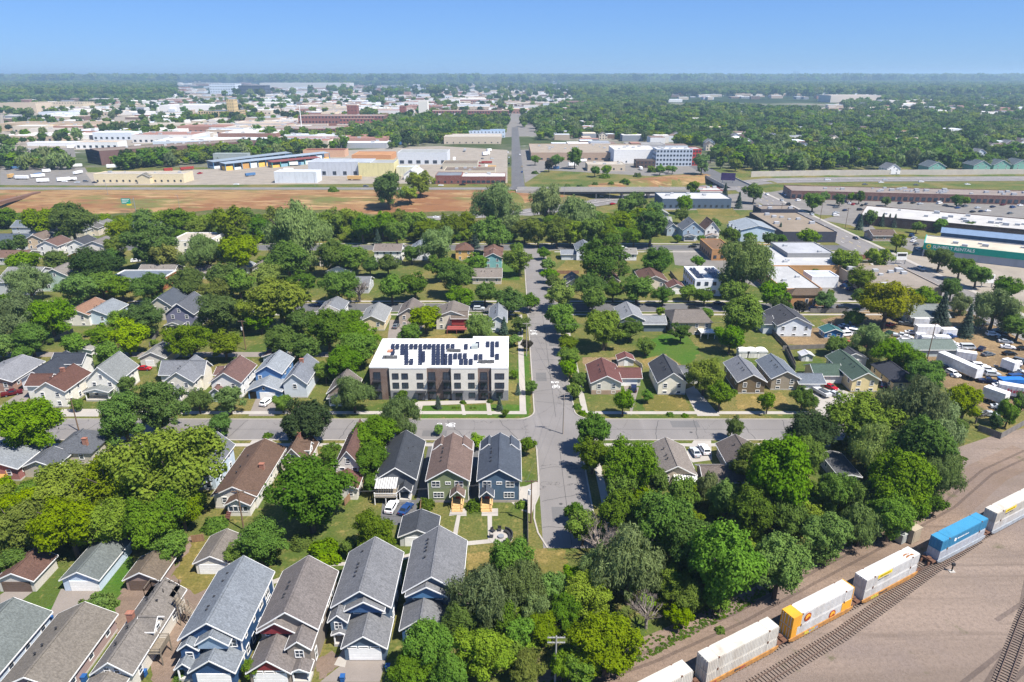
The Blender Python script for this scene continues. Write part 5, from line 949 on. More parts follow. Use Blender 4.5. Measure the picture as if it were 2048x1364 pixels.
# trailers and stacks standing about in the far yards
rr = random.Random(21); TRM = {}
for c in ('white', 'tan', 'red', 'blue', 'grey'):
    b = MB(); b.box(-6, -1.25, 1.1, 6, 1.25, 3.9); b.box(-5.5, -.9, .35, -3.2, .9, 1.1, 1); b.box(4.2, -.6, .3, 4.5, .6, 1.1, 1); TRM[c] = b.mesh('parked_trailer', [mat(hx({'white': 'e6e6e4', 'tan': 'c9a36a', 'red': '93382f', 'blue': '4a6f98', 'grey': '9a9c9e'}[c]), .6), mat((.03, .03, .03), .8)])
for ua, ub, va, vb, n in ((430, 860, 326, 364, 34), (860, 1010, 300, 345, 12), (200, 430, 335, 362, 6), (1060, 1290, 322, 340, 10), (20, 500, 240, 300, 34), (520, 1000, 250, 300, 16), (0, 170, 330, 365, 12)):
    for k in range(n):
        p = P(rr.uniform(ua, ub), rr.uniform(va, vb))
        if any(a - 4 < p.x < c_ + 4 and b_ - 8 < p.y < d + 4 for a, b_, c_, d in FOOT) or -12 < p.x < 20 or p.y < 541: continue
        c = rr.choice(['white', 'white', 'white', 'tan', 'red', 'blue', 'grey']); t = obj('parked_trailer', TRM[c], None, (p.x, p.y, .02), None, rr.choice([0, 1.57, .8, .3])); sc_ = rr.uniform(.45, 1.0); t.scale = (sc_, .9, rr.uniform(.6, 1)); auto(t, c + ' parked trailer', 'trailer', 'trailers in the far yards')

# low sheds, shops and roofs too many and too far to pick apart
rr = random.Random(33); bm_ = MB(); cols_ = ['e6e5e1', 'd8d5cf', 'cfd6db', 'b9a894', '9a7466', '8f9398', 'c9bda8', '7d6a60']
for (ua, ub), (va, vb), n in (((0, 720), (162, 225), 520), ((0, 700), (225, 262), 90), ((560, 1140), (160, 235), 700), ((1130, 1340), (166, 205), 70), ((1340, 2048), (163, 200), 260), ((1650, 2048), (200, 242), 110), ((1100, 2048), (215, 320), 260)):
    for k in range(n):
        p = P(rr.uniform(ua, ub), rr.uniform(va, vb))
        if p.y < 800 or -12 < p.x < 22: continue
        f_ = 1 + max(0, p.y - 1500) / 2500; wd, dp, h = rr.uniform(9, 34) * f_, rr.uniform(9, 26) * f_, rr.uniform(4, 9); wc, rc = rr.randrange(8), rr.randrange(8); bm_.box(p.x, p.y, 0, p.x + wd, p.y + dp, h, wc); bm_.box(p.x + .3, p.y + .3, h, p.x + wd - .3, p.y + dp - .3, h + .5, rc)
        if rr.random() < .5: CLEAR.append((p.x + wd / 2 - 5, p.y))
bm_.build('distant_buildings', [mat(hx(c, .9), .9) for c in cols_], None, None, 'stuff')
# ------------------------------------------------------------------ trees
LEAF = {'g': ((.092, .19, .02), (.13, .235, .024)), 'y': ((.135, .21, .014), (.185, .26, .018)), 'd': ((.08, .165, .028), (.108, .2, .034)), 'b': ((.14, .25, .008), (.19, .30, .012)), 'w': ((.15, .22, .062), (.195, .27, .092)), 'o': ((.145, .175, .018), (.19, .215, .022)), 's': ((.065, .11, .078), (.115, .165, .125)), 'm': ((.045, .045, .032), (.06, .055, .04)), 'h': ((.085, .17, .018), (.13, .22, .022)), 'k': ((.036, .076, .022), (.056, .104, .03))}
LEAFM = {k: mat(a, .8, 'leaf', b) for k, (a, b) in LEAF.items()}
BARK = mat((.09, .07, .055), .95, 'wood'); DEADW = mat((.22, .185, .16), .95, 'wood')
def quads_mesh(name, C, N, S, asp, m, T=None, rng=None):
    """leaf quads at C with normals N and sizes S"""
    n = len(C); N = N / np.maximum(1e-6, np.linalg.norm(N, axis=1, keepdims=True))
    T = rng.normal(size=(n, 3)) if T is None else T
    T = T - N * np.sum(T * N, axis=1, keepdims=True); T /= np.maximum(1e-6, np.linalg.norm(T, axis=1, keepdims=True)); B = np.cross(N, T)
    a = T * (S * asp)[:, None]; b = B * (S / asp)[:, None]
    V = np.empty((n, 4, 3)); V[:, 0] = C - a; V[:, 1] = C - b * .8; V[:, 2] = C + a; V[:, 3] = C + b * .8
    me = bpy.data.meshes.new(name); me.vertices.add(n * 4); me.vertices.foreach_set('co', V.reshape(-1).astype(np.float32))
    me.loops.add(n * 4); me.loops.foreach_set('vertex_index', np.arange(n * 4, dtype=np.int32)); me.polygons.add(n)
    me.polygons.foreach_set('loop_start', np.arange(0, n * 4, 4, dtype=np.int32))
    try: me.polygons.foreach_set('loop_total', np.full(n, 4, dtype=np.int32))
    except Exception: pass
    me.update(calc_edges=True); me.validate(); me.materials.append(m); return me
def rdir(rng, n):
    d = rng.normal(size=(n, 3)); return d / np.linalg.norm(d, axis=1, keepdims=True)
def crown(seed, form, nl, leaf, m):
    rng = np.random.default_rng(seed)
    if form in ('broad', 'round', 'willow', 'open'):
        nc = {'broad': 44, 'round': 40, 'willow': 42, 'open': 46}[form]; cz = 1.28; vz = {'broad': .60, 'round': .82, 'willow': .66, 'open': .72}[form]
        d = rdir(rng, nc); d[:, 2] = np.abs(d[:, 2]) * np.where(rng.random(nc) < .72, 1, -1); d /= np.linalg.norm(d, axis=1, keepdims=True)
        rad = rng.uniform(.40, .88, nc); vz = vz * rng.uniform(.85, 1.2); cc = d * rad[:, None] * [rng.uniform(.9, 1.1), rng.uniform(.85, 1.05), vz / .8]; cc[:, :2] += rng.normal(size=2) * .06; cc += rng.normal(size=cc.shape) * .07; cc[:, 2] += cz; cr = rng.uniform(.13, .36, nc)
        cc = np.vstack([cc, [[0, 0, cz], [.25, .1, cz + .2], [-.2, -.2, cz - .1], [.05, .25, cz - .2]]]); cr = np.concatenate([cr, [.5, .42, .42, .42]])
        pick = rng.choice(len(cr), nl, p=cr ** 2 / np.sum(cr ** 2)); dd = rdir(rng, nl); out = cc[pick] - [0, 0, cz - .15]; out /= np.maximum(.1, np.linalg.norm(out, axis=1, keepdims=True))
        dd = dd + out * .45; dd /= np.linalg.norm(dd, axis=1, keepdims=True)
        sh = cr[pick] * (1 - .34 * rng.random(nl) ** 2.2) * (1 + .15 * rng.normal(size=nl)); C = cc[pick] + dd * sh[:, None] * [1, 1, .8]
        # sub-clumps break the outline
        C += .045 * np.sin(C[:, [1, 2, 0]] * 17 + seed) + .03 * np.sin(C[:, [2, 0, 1]] * 31)
        N = dd + .42 * rng.normal(size=(nl, 3)) + [0, 0, .45]; S = leaf * rng.uniform(.6, 1.35, nl)
        if form == 'willow':
            C[:, 2] -= .25 * rng.random(nl) * (np.hypot(C[:, 0], C[:, 1])); T = np.tile([0, 0, -1.0], (nl, 1)) + .55 * rng.normal(size=(nl, 3)); return quads_mesh('crown', C, N * [1, 1, .4], S, 1.6, m, T, rng)
        return quads_mesh('crown', C, N, S, 1.15, m, None, rng)
    if form == 'spruce':
        t = rng.random(nl) ** .75; z = 3.3 - 3.0 * t; ang = rng.integers(0, 11, nl) * 2 * np.pi / 11 + np.floor(t * 15) * 1.3 + rng.normal(size=nl) * .12
        rm = (.06 + 1.0 * t) * (.82 + .18 * np.sin(t * 60)); r = rm * np.sqrt(rng.random(nl)); C = np.stack([r * np.cos(ang), r * np.sin(ang), z - .34 * r + .05 * rng.normal(size=nl)], 1)
        N = np.stack([np.cos(ang) * .4, np.sin(ang) * .4, np.ones(nl)], 1) + .45 * rng.normal(size=(nl, 3)); T = np.stack([np.cos(ang), np.sin(ang), -.35 * np.ones(nl)], 1); return quads_mesh('crown', C, N, leaf * rng.uniform(.7, 1.3, nl), 1.5, m, T, rng)
    if form == 'shrub':
        d = rdir(rng, nl); d[:, 2] = np.abs(d[:, 2]); k = 1 + .13 * np.sin(d[:, 0] * 7 + seed) + .13 * np.sin(d[:, 1] * 8 + 1) + .1 * np.sin(d[:, 2] * 9); C = d * (k * (1 - .35 * rng.random(nl) ** 2))[:, None]; C[:, 2] = C[:, 2] * .95 + .03
        return quads_mesh('foliage', C, d + .6 * rng.normal(size=(nl, 3)), leaf * rng.uniform(.6, 1.3, nl), 1.15, m, None, rng)
def trunk_mesh(seed, form):
    rng = random.Random(seed); b = MB()
    if form == 'spruce': b.tube((0, 0, 0), (0, 0, 3.1), .07, .01, 6); return b.mesh('trunk', BARK)
    dead = form == 'dead'; top = 1.2 if not dead else .9; b.tube((0, 0, 0), (.03, .02, .5), .085, .07, 7); b.tube((.03, .02, .5), (.0, .0, top), .07, .045, 7)
    def limb(p, d, L, r, lev):
        q = p + d * L; b.tube(tuple(p), tuple(q), r, r * .6, 5 if lev < 2 else 3)
        if lev < (4 if dead else 1):
            for _ in range(rng.choice([2, 3, 3]) if dead else 2):
                e = (d + Vector((rng.uniform(-.75, .75), rng.uniform(-.75, .75), rng.uniform(-.1, .7)))).normalized(); limb(p.lerp(q, rng.uniform(.5, 1)), e, L * rng.uniform(.55, .8), r * .58, lev + 1)
    for k in range(7 if dead else 6):
        a = k * 2.4 + rng.random(); limb(Vector((0, 0, rng.uniform(.45, top))), Vector((math.cos(a), math.sin(a), rng.uniform(.6, 1.2))).normalized(), .55 if dead else .6, .036, 0)
    return b.mesh('trunk', DEADW if dead else BARK)
FORM = {'g': 'broad', 'y': 'broad', 'd': 'round', 'b': 'open', 'w': 'willow', 'o': 'open', 's': 'spruce', 'm': 'round', 'h': 'shrub', 'k': 'broad'}
DESC = {'g': 'mid green tree', 'y': 'yellow-green tree', 'd': 'dark green tree', 'b': 'bright lime green tree', 'w': 'grey-green willowy tree', 'o': 'olive yellow tree', 's': 'blue-green spruce', 'm': 'dark purple-brown tree', 'h': 'round green shrub', 'k': 'very dark dense tree', 'x': 'bare leafless tree', 'v': 'low lime shrub'}
CAT = {}
def crown_for(sp, lod, var):
    k = (sp, lod, var)
    if k not in CAT:
        f = FORM[sp]; nl, lf = {0: (24000, .0335), 1: (10000, .050), 2: (3200, .085), 3: (520, .185)}[lod]
        if f == 'spruce': nl, lf = nl // 2, lf * 1.3
        if f == 'shrub': nl, lf = nl // 4, lf * 1.9
        if f == 'open': nl = int(nl * .85)
        CAT[k] = crown(hash_(sp) * 31 + var * 7 + lod, f, nl, lf, LEAFM[sp])
    return CAT[k]
def hash_(s): return sum(ord(c) * (i + 3) for i, c in enumerate(s))
TRK = {}
def tree(u, v, r, sp, k=1.0):
    rr = random.Random(int(u * 7 + v * 13)); zc_f = {'s': 1.25, 'h': .5, 'x': .95}.get(sp, 1.3)
    p = P(u, v); Rm = 4
    for _ in range(6):
        zc = zc_f * Rm * k; q = P(u, v, zc); g = terrain(q.x, q.y); q = P(u, v, zc + g); dist = q.y * CP + (CAMZ - q.z) * SP; Rm = r * dist / F * (1.0 if sp in 'shx' else (1.03 if v > 500 else 1.06) if v < 900 else 1.03)
    px = r; lod = 0 if px > 34 else 1 if px > 18 else 2; x, y = q.x, q.y
    t = empty('tree' if sp not in 'h' else 'shrub', (x, y, terrain(x, y) - .05), rr.uniform(0, 6.28)); t.scale = (Rm * rr.uniform(.92, 1.1), Rm * rr.uniform(.85, 1.1), Rm * k * rr.uniform(.95, 1.06))
    f = 'dead' if sp == 'x' else FORM[sp]
    if sp != 'h':
        tk = (f, rr.randrange(2))
        if tk not in TRK: TRK[tk] = trunk_mesh(tk[1] + 5, f)
        obj('trunk', TRK[tk], t)
    if sp == 'x':
        tk = ('dead', 2 + rr.randrange(2))
        if tk not in TRK: TRK[tk] = trunk_mesh(tk[1] + 5, 'dead')
        o = obj('branches', TRK[tk], t); o.rotation_euler.z = 1
    else: obj('foliage' if sp == 'h' else 'crown', crown_for(sp, lod, rr.randrange(3)), t)
    sz = 'big ' if Rm > 7 else 'small ' if Rm < 2.8 and sp != 'h' else ''
    auto(t, sz + DESC[sp], 'shrub' if sp == 'h' else 'tree', 'shrubs in the gardens' if sp == 'h' else 'trees of the neighbourhood'); return t
TREES = '''82 439 31 y;143 439 38 g;8 430 20 g;236 456 27 y;290 435 20 g;352 439 27 g;318 438 18 y;400 452 26 y;458 445 34 y;489 432 20 g;560 438 30 y;588 462 58 w;660 440 27 y;520 450 24 g;294 480 46 d;410 500 37 w;472 500 40 y;331 514 30 o;290 510 20 g;226 490 20 y;126 473 15 g;15 493 15 d;41 485 16 d;48 521 33 g;109 521 30 g;191 531 46 k;235 517 20 d;154 572 36 g;202 565 30 g;243 572 30 g;55 562 40 w;300 570 36 g;375 567 36 g;574 517 45 g;444 551 34 g;478 565 34 g;533 555 30 y;605 560 28 g;427 579 30 y;560 596 58 y;430 623 42 d;480 620 30 y;27 630 55 w;99 630 46 g;58 674 38 g;150 685 27 g;239 644 30 b;253 674 34 b;205 668 26 g;290 633 38 d;376 678 40 y;448 688 30 y;666 510 38 g;656 657 46 g;564 678 38 g;677 568 38 g;600 640 30 g;520 640 26 g;5 600 24 g;0 690 30 g
776 380 32 d;820 394 17 y;841 376 23 y;988 404 42 w;1094 404 30 w;1155 425 34 w;701 437 24 y;724 450 28 g;765 445 28 g;800 432 20 y;827 442 25 g;793 462 24 g;850 455 24 y;899 452 26 y;926 448 22 y;981 466 34 d;1018 446 24 w;1049 458 22 y;1076 460 26 y;1114 462 26 y;1142 460 24 y;1186 458 28 g;1213 464 24 y;1244 444 18 y;1268 468 20 g;1302 448 34 g;1290 430 18 y;1254 408 20 d;1275 400 20 g;1309 418 19 g;878 488 32 w;950 480 13 s;755 478 10 s;697 512 36 g;823 506 20 g;776 528 24 g;740 530 22 g;881 536 25 d;902 530 22 y;912 552 38 g;953 524 22 g;1039 520 28 b;1035 498 14 g;1088 506 12 g;1095 528 14 g;1100 548 16 g;1105 563 15 g;1206 521 48 d;1316 517 30 d;783 572 33 g;830 568 30 g;919 592 27 g;970 582 28 g;1018 600 28 d;1060 603 18 g;718 580 30 x;1120 588 30 y;1118 626 32 g;1131 650 30 g;1134 684 22 y;1179 572 36 g;1186 596 30 g;1227 580 22 g;1275 575 32 g;1326 590 20 d;1322 622 10 b;851 633 32 y;817 665 24 g;714 668 38 g;700 635 26 g;960 648 28 w;1008 655 12 s;1042 647 19 g;1029 678 14 g;1054 690 11 m;1210 650 46 y;1261 657 24 d;1292 690 20 g;1362 664 20 d
1387 376 13 y;1112 320 13 g;1150 314 17 d;1190 340 10 g;1214 338 10 g;1098 330 10 m;1403 338 17 d;1070 318 9 g;1320 338 9 g;1345 337 8 g;1450 386 9 s;1509 382 18 g;1478 404 10 s;1372 404 18 g;1365 428 15 y;1628 398 19 g;1649 392 9 g;1680 398 10 d;1703 394 8 g;1720 393 11 d;1772 401 8 d;1915 400 10 d;1932 400 9 g;1741 435 13 d;1720 447 10 s;1765 443 8 s;1778 443 8 s;1789 445 8 s;1835 452 11 g;1881 447 13 g;1941 452 10 g;1990 459 9 g;1796 482 16 y;1758 516 23 y;1690 516 30 y;1720 554 28 y;1881 514 25 g;1922 531 25 g;1956 548 25 g;1905 575 24 g;2018 575 28 g;1560 462 9 s;1539 476 16 g;1563 478 10 g;1461 470 18 g;1498 473 11 g;1618 473 18 g;1468 447 8 g;1403 478 9 g;1355 475 8 g;1430 447 12 g;1491 527 56 w;1396 521 13 g;1379 582 18 g;1410 589 20 g;1468 582 31 g;1550 586 32 g;1560 610 20 d;1601 612 16 m;1652 598 20 d;1413 625 13 g;1488 630 52 g;1461 673 32 g;1775 598 54 o;1727 592 22 g;1710 632 22 g;1847 596 30 g;1883 626 22 s;1934 650 20 s;1925 605 24 w;1990 616 44 w;1738 676 36 w;1672 690 21 g;2040 650 30 g;1630 545 10 g;1345 640 14 d
51 845 58 g;245 832 46 d;315 814 50 d;253 766 20 d;330 735 20 w;396 799 23 d;458 795 27 d;441 847 23 d;410 868 20 g;564 802 20 g;615 836 54 k;340 935 92 y;245 962 78 y;135 975 70 y;60 1012 60 y;615 975 80 g;150 808 13 g;219 704 28 g;45 705 20 g;660 908 20 d;690 722 36 g;714 694 42 g;706 782 36 w;608 692 34 g;547 695 12 g;650 740 22 g
793 832 46 w;752 866 44 g;742 918 36 g;748 962 22 g;878 858 9 g;953 881 15 b;1054 890 16 g;1063 774 12 d;1036 780 8 s;1028 747 9 g;876 807 9 s;999 811 9 s;1010 825 7 g;805 790 12 g;1138 713 24 g;1155 757 19 g;1247 802 21 g;1295 792 12 g;1186 861 32 d;1186 908 34 y;1261 926 50 g;1240 968 34 g;1140 735 18 g;1150 780 15 g
1410 747 36 y;1442 787 29 g;1536 803 17 g;1606 795 23 d;1471 853 20 g;1628 860 45 k;1724 840 58 y;1826 826 60 w;1881 853 50 w;1843 894 58 g;1748 894 44 w;1560 952 72 g;1510 928 44 y;1615 908 36 g;1803 963 62 g;1881 946 38 w;1854 751 36 d;1789 703 35 g;1826 727 30 g;1676 688 20 g;1932 799 38 y;1955 830 20 x;2018 826 20 d;1994 843 14 d;2042 809 16 d;1673 980 40 g;1724 994 36 g;1416 966 24 w;1368 987 34 g;1450 997 36 g;1320 962 26 g
748 1064 50 y;700 1092 20 g;1022 1118 46 g;960 1193 60 w;1042 1162 44 w;1166 1046 34 g;1150 1022 18 g;1199 1081 50 x;1261 1125 64 w;1190 1132 38 w;1182 1186 46 b;1213 1282 70 y;1090 1255 38 y;964 1302 60 y;1056 1333 38 y;1100 1172 34 g;1132 1217 36 g;1010 1232 34 g;1076 1218 32 w;1150 1150 26 g;858 1292 50 g;823 1337 46 g;1038 1265 32 g;919 1241 38 g;1295 1224 44 x;1350 1166 36 y;1329 1043 60 g;1244 1029 46 g;1124 1327 30 g;900 1350 40 g;1160 1340 34 g
1450 1128 74 g;1560 1122 58 g;1389 1087 56 g;1375 1193 38 y;1656 1063 48 g;1724 1046 34 w;1785 1029 40 g;1830 1012 34 g;1580 1036 44 g;1505 1022 48 g;1871 1010 18 g;1358 1232 24 y;1430 1190 30 g
34 1052 60 y;137 1042 66 y;212 1042 55 y;308 1037 60 g;342 1087 34 g;362 1012 44 y;520 1077 50 g;478 1105 28 g;505 1337 22 g;20 1120 30 g'''
for ln in TREES.replace('\n', ';').split(';'):
    u, v, r, sp = ln.split(); tree(float(u), float(v), float(r), sp, 1.22 if float(v) > 800 and float(u) > 850 and sp in 'gwd' else (.88 if 500 < float(v) < 700 and sp != 's' else 1.0))
SHR = '852 1006 17;948 1009 17;1043 1008 12;601 1081 22;650 1100 34;430 1047 22;195 1207 30;360 1352 12;926 804 6;980 802 6;829 801 6;535 870 9;1155 812 9;1165 825 8;1340 828 7;1370 830 7;1330 640 8;820 885 6;436 1085 18;170 1215 22;912 815 3;918 815 3;906 815 3;942 815 3;950 815 3;1025 690 7;666 379 10;1135 375 6;1160 372 6;1190 374 6;1222 366 6;1250 362 9;1275 350 8;1305 340 9;1210 352 9;40 400 6;120 420 12;170 428 10;1070 345 6;640 1112 20'
for ln in SHR.split(';'):
    u, v, r = map(float, ln.split()); tree(u, v, r, 'h', .85)
# woodland that reads as one mass: points carrying far crowns
def inpoly(poly, X, Y):
    c = np.zeros(X.shape, bool); n = len(poly)
    for i in range(n):
        (x1, y1), (x2, y2) = poly[i], poly[(i + 1) % n]
        k = ((y1 > Y) != (y2 > Y)) & (X < (x2 - x1) * (Y - y1) / (y2 - y1 + 1e-9) + x1); c ^= k
    return c
FOR = [([(1075, 262), (1180, 240), (1400, 215), (1700, 232), (2300, 245), (2300, 350), (1500, 350), (1470, 338), (1440, 330), (1412, 300), (1300, 284), (1200, 278), (1080, 283)], .76), ([(1130, 166), (2300, 166), (2300, 193), (1340, 193), (1330, 212), (1180, 235), (1090, 258), (1040, 246), (1150, 205)], .82), ([(700, 243), (1040, 243), (1040, 262), (960, 264), (900, 262), (790, 292), (690, 285)], .75),
       ([(-200, 157), (350, 163), (355, 190), (330, 205), (180, 200), (-200, 205)], .85), ([(-200, 149.5), (2300, 150.5), (2300, 167), (-200, 166)], .8), ([(350, 166), (700, 172), (1130, 168), (1130, 163), (350, 163)], .45), ([(225, 330), (490, 306), (700, 284), (690, 298), (450, 326), (240, 342)], .9), ([(-200, 318), (115, 318), (180, 362), (150, 372), (-200, 374)], .7), ([(-200, 205), (350, 195), (1130, 165), (1330, 205), (1100, 260), (700, 240), (0, 300)], .055), ([(480, 268), (560, 290), (700, 285), (700, 262), (640, 275)], .2), ([(1480, 348), (2300, 352), (2300, 345), (1480, 342)], .75), ([(1250, 352), (1400, 362), (1400, 350), (1280, 345)], .15), ([(1480, 372), (2300, 378), (2300, 372), (1500, 368)], .35), ([(760, 262), (1020, 256), (1020, 268), (780, 300)], .5), ([(120, 250), (700, 226), (700, 250), (140, 285)], .12), ([(1660, 180), (2300, 180), (2300, 240), (1700, 232)], .22)]
RN = np.random.default_rng(3)
def scatter(y0, y1, cell, sc0, sc1):
    xw = 0.78 * y1 + 60; nx, ny = int(2 * xw / cell), int((y1 - y0) / cell)
    X, Y = np.meshgrid(np.linspace(-xw, xw, nx), np.linspace(y0, y1, ny)); X = X.ravel() + RN.uniform(-.5, .5, X.size) * cell; Y = Y.ravel() + RN.uniform(-.5, .5, Y.size) * cell
    d = Y * CP + CAMZ * SP; U = 1024 + F * X / d; V = 682 - F * (Y * SP - CAMZ * CP) / d; keep = np.zeros(X.size, bool); rnd = RN.random(X.size)
    clump = .5 + .5 * np.sin(X / 37 + 1.3 * np.sin(Y / 53)) * np.sin(Y / 61 + np.sin(X / 47))
    for poly, dens in FOR:
        ins = inpoly(poly, U, V); keep |= ins & (rnd < (dens if dens > .3 else dens * 2 * (clump > .45)))
    keep &= ~((X > -9) & (X < 18) & (Y > 500) & (Y < 1500)) & ~((X > 160) & (X < 195) & (Y < 900))
    boxes = [(q[1], q[2]) for q in REFS if q[2] > 640] + CLEAR
    for bx, by in boxes: keep &= ~((np.abs(X - bx - 5) < 15) & (Y > by - 26) & (Y < by + 14))
    return X[keep], Y[keep], RN.uniform(sc0, sc1, keep.sum())
parts = [scatter(640, 1300, 8.5, 2.6, 7.6), scatter(1300, 2600, 12, 3.5, 9), scatter(2600, 6000, 26, 7, 17), scatter(6000, 16000, 75, 18, 40)]
FX, FY, FS = (np.concatenate([p[i] for p in parts]) for i in range(3))
pickv = RN.integers(0, 5, len(FX)); srcs = []
for i, sp in enumerate(('g', 'd', 'y', 'w', 'k')):
    p = P((1440, 1545, 1470, 1600, 1420)[i], (338, 345, 343, 347, 326)[i]); t = empty('tree', (p.x, p.y, 0)); t.scale = (5.5, 5.5, 5.5); obj('trunk', TRK[('broad', 0)] if ('broad', 0) in TRK else trunk_mesh(5, 'broad'), t)
    c = obj('crown', crown_for(sp, 3, 0), t); auto(t, DESC[sp], 'tree', 'trees of the neighbourhood'); srcs.append(c)
def instancer(name, X, Y, S, src):
    me = bpy.data.meshes.new(name); V = np.stack([X, Y, np.zeros_like(X)], 1); me.vertices.add(len(X)); me.vertices.foreach_set('co', V.reshape(-1).astype(np.float32))
    for an, dat in (('size', S), ('turn', RN.uniform(0, 6.28, len(X)))):
        at = me.attributes.new(an, 'FLOAT', 'POINT'); at.data.foreach_set('value', dat.astype(np.float32))
    o = obj(name, me, None, None, 'stuff'); ng = bpy.data.node_groups.new(name, 'GeometryNodeTree'); ng.interface.new_socket('Geometry', in_out='INPUT', socket_type='NodeSocketGeometry'); ng.interface.new_socket('Geometry', in_out='OUTPUT', socket_type='NodeSocketGeometry')
    n, l = ng.nodes, ng.links; gi, go = n.new('NodeGroupInput'), n.new('NodeGroupOutput'); ip = n.new('GeometryNodeInstanceOnPoints'); oi = n.new('GeometryNodeObjectInfo'); oi.transform_space = 'ORIGINAL'; oi.inputs['Object'].default_value = src; oi.inputs['As Instance'].default_value = True
    a = n.new('GeometryNodeInputNamedAttribute'); a.data_type = 'FLOAT'; a.inputs['Name'].default_value = 'size'; tt = n.new('GeometryNodeInputNamedAttribute'); tt.data_type = 'FLOAT'; tt.inputs['Name'].default_value = 'turn'
    cb = n.new('ShaderNodeCombineXYZ'); l.new(tt.outputs['Attribute'], cb.inputs[2]); l.new(gi.outputs[0], ip.inputs['Points']); l.new(oi.outputs['Geometry'], ip.inputs['Instance']); l.new(a.outputs['Attribute'], ip.inputs['Scale'])
    l.new(cb.outputs[0], ip.inputs['Rotation']); l.new(ip.outputs[0], go.inputs[0]); mo = o.modifiers.new('scatter', 'NODES'); mo.node_group = ng; return o
for i in range(5):
    k = pickv == i; instancer('woodland', FX[k], FY[k], FS[k], srcs[i])
# low growth under and between the trees of the belt and the rail-side wood
UND = [([(-80, 440), (700, 447), (1000, 458), (1270, 432), (1330, 470), (1270, 487), (1000, 485), (700, 484), (450, 500), (250, 466), (-80, 460)], 5.0, (2.2, 4.0)), ([(1130, 1060), (1180, 1000), (1400, 995), (1640, 965), (1700, 885), (1890, 835), (1935, 885), (1870, 955), (1745, 1025), (1610, 1080), (1450, 1180), (1265, 1285), (1130, 1345), (820, 1364), (890, 1275), (1010, 1245), (1110, 1190), (1150, 1120)], 3.4, (1.3, 2.6)), ([(-80, 1010), (100, 965), (300, 935), (410, 960), (400, 1050), (260, 1075), (0, 1090), (-80, 1090)], 3.6, (1.2, 2.2)), ([(-80, 700), (0, 640), (330, 690), (330, 590), (700, 600), (700, 690), (560, 690), (440, 650), (330, 720)], 9, (.9, 1.9)), ([(0, 560), (300, 520), (700, 510), (740, 560), (700, 590), (300, 590)], 10, (1.0, 2.0)), ([(1650, 560), (1800, 600), (1800, 620), (1640, 620)], 7, (1.2, 2.2))]
UX, UY, US = [], [], []
for poly, cell, (r0, r1) in UND:
    W_ = [P(u, v) for u, v in poly]; xs, ys = [q.x for q in W_], [q.y for q in W_]
    for x in np.arange(min(xs), max(xs), cell):
        for y in np.arange(min(ys), max(ys), cell):
            x2, y2 = x + RN.uniform(-.5, .5) * cell, y + RN.uniform(-.5, .5) * cell
            if inpoly([(q.x, q.y) for q in W_], np.array([x2]), np.array([y2]))[0] and RN.random() < .8:
                if any(a_ - 2.5 < x2 < b_ + 2.5 and c_ - 3 < y2 < d_ + 2.5 for a_, c_, b_, d_ in FOOT): continue
                if -9 < hw_y(x2) - y2 < 22: continue
                if 3 < x2 < 20 or 237 < y2 < 251 or 332 < y2 < 347: continue
                UX.append(x2); UY.append(y2); US.append(RN.uniform(r0, r1))
UX, UY, US = map(np.array, (UX, UY, US)); pk = RN.integers(0, 3, len(UX))
for i, sp in enumerate(('g', 'b', 'y')):
    p = P((1420, 1336, 1300)[i], (372, 346, 345)[i]); t = empty('tree', (p.x, p.y, terrain(p.x, p.y))); t.scale = (3, 3, 3); obj('trunk', TRK[('broad', 0)], t); c = obj('crown', crown_for(sp, 2, 1), t); auto(t, 'small ' + DESC[sp], 'tree', 'trees of the neighbourhood')
    k = pk == i; o = instancer('undergrowth', UX[k], UY[k], US[k], c)
    zz = np.array([terrain(a_, b_) for a_, b_ in zip(UX[k], UY[k])]) - .35 * US[k]; co = np.stack([UX[k], UY[k], zz], 1).astype(np.float32); o.data.vertices.foreach_set('co', co.reshape(-1))
# weeds along the dirt road
wl = [(1090, 1385), (1290, 1310), (1475, 1215), (1560, 1165), (1635, 1112), (1765, 1056), (1890, 978), (1930, 915)]; WX, WY, WS = [], [], []
for (ua, va), (ub, vb) in zip(wl, wl[1:]):
    a_, c_ = P(ua, va), P(ub, vb)
    for k in range(int((c_ - a_).length * 22)):
        q = a_.lerp(c_, RN.random()); off = abs(RN.normal()) * 1.3 - .7; WX.append(q.x - .48 * off); WY.append(q.y + .877 * off); WS.append(RN.uniform(.05, .22))

p = P(1440, 1262); t = empty('shrub', (p.x, p.y, 0)); t.scale = (.7, .7, .6); c = obj('foliage', crown_for('h', 3, 0), t); auto(t, 'tiny green shrub', 'shrub', 'shrubs in the gardens'); ok = [i for i in range(len(WX)) if not (.48 * (WX[i] - TC.x) - .877 * (WY[i] - TC.y) > -3 and WS[i] > .16)]
instancer('weeds', np.array(WX)[ok], np.array(WY)[ok], np.array(WS)[ok], c)
print('undergrowth', len(UX)); print('woodland points', len(FX), 'trees', len([a for a in AUTO if 'tree' in a[1]]))
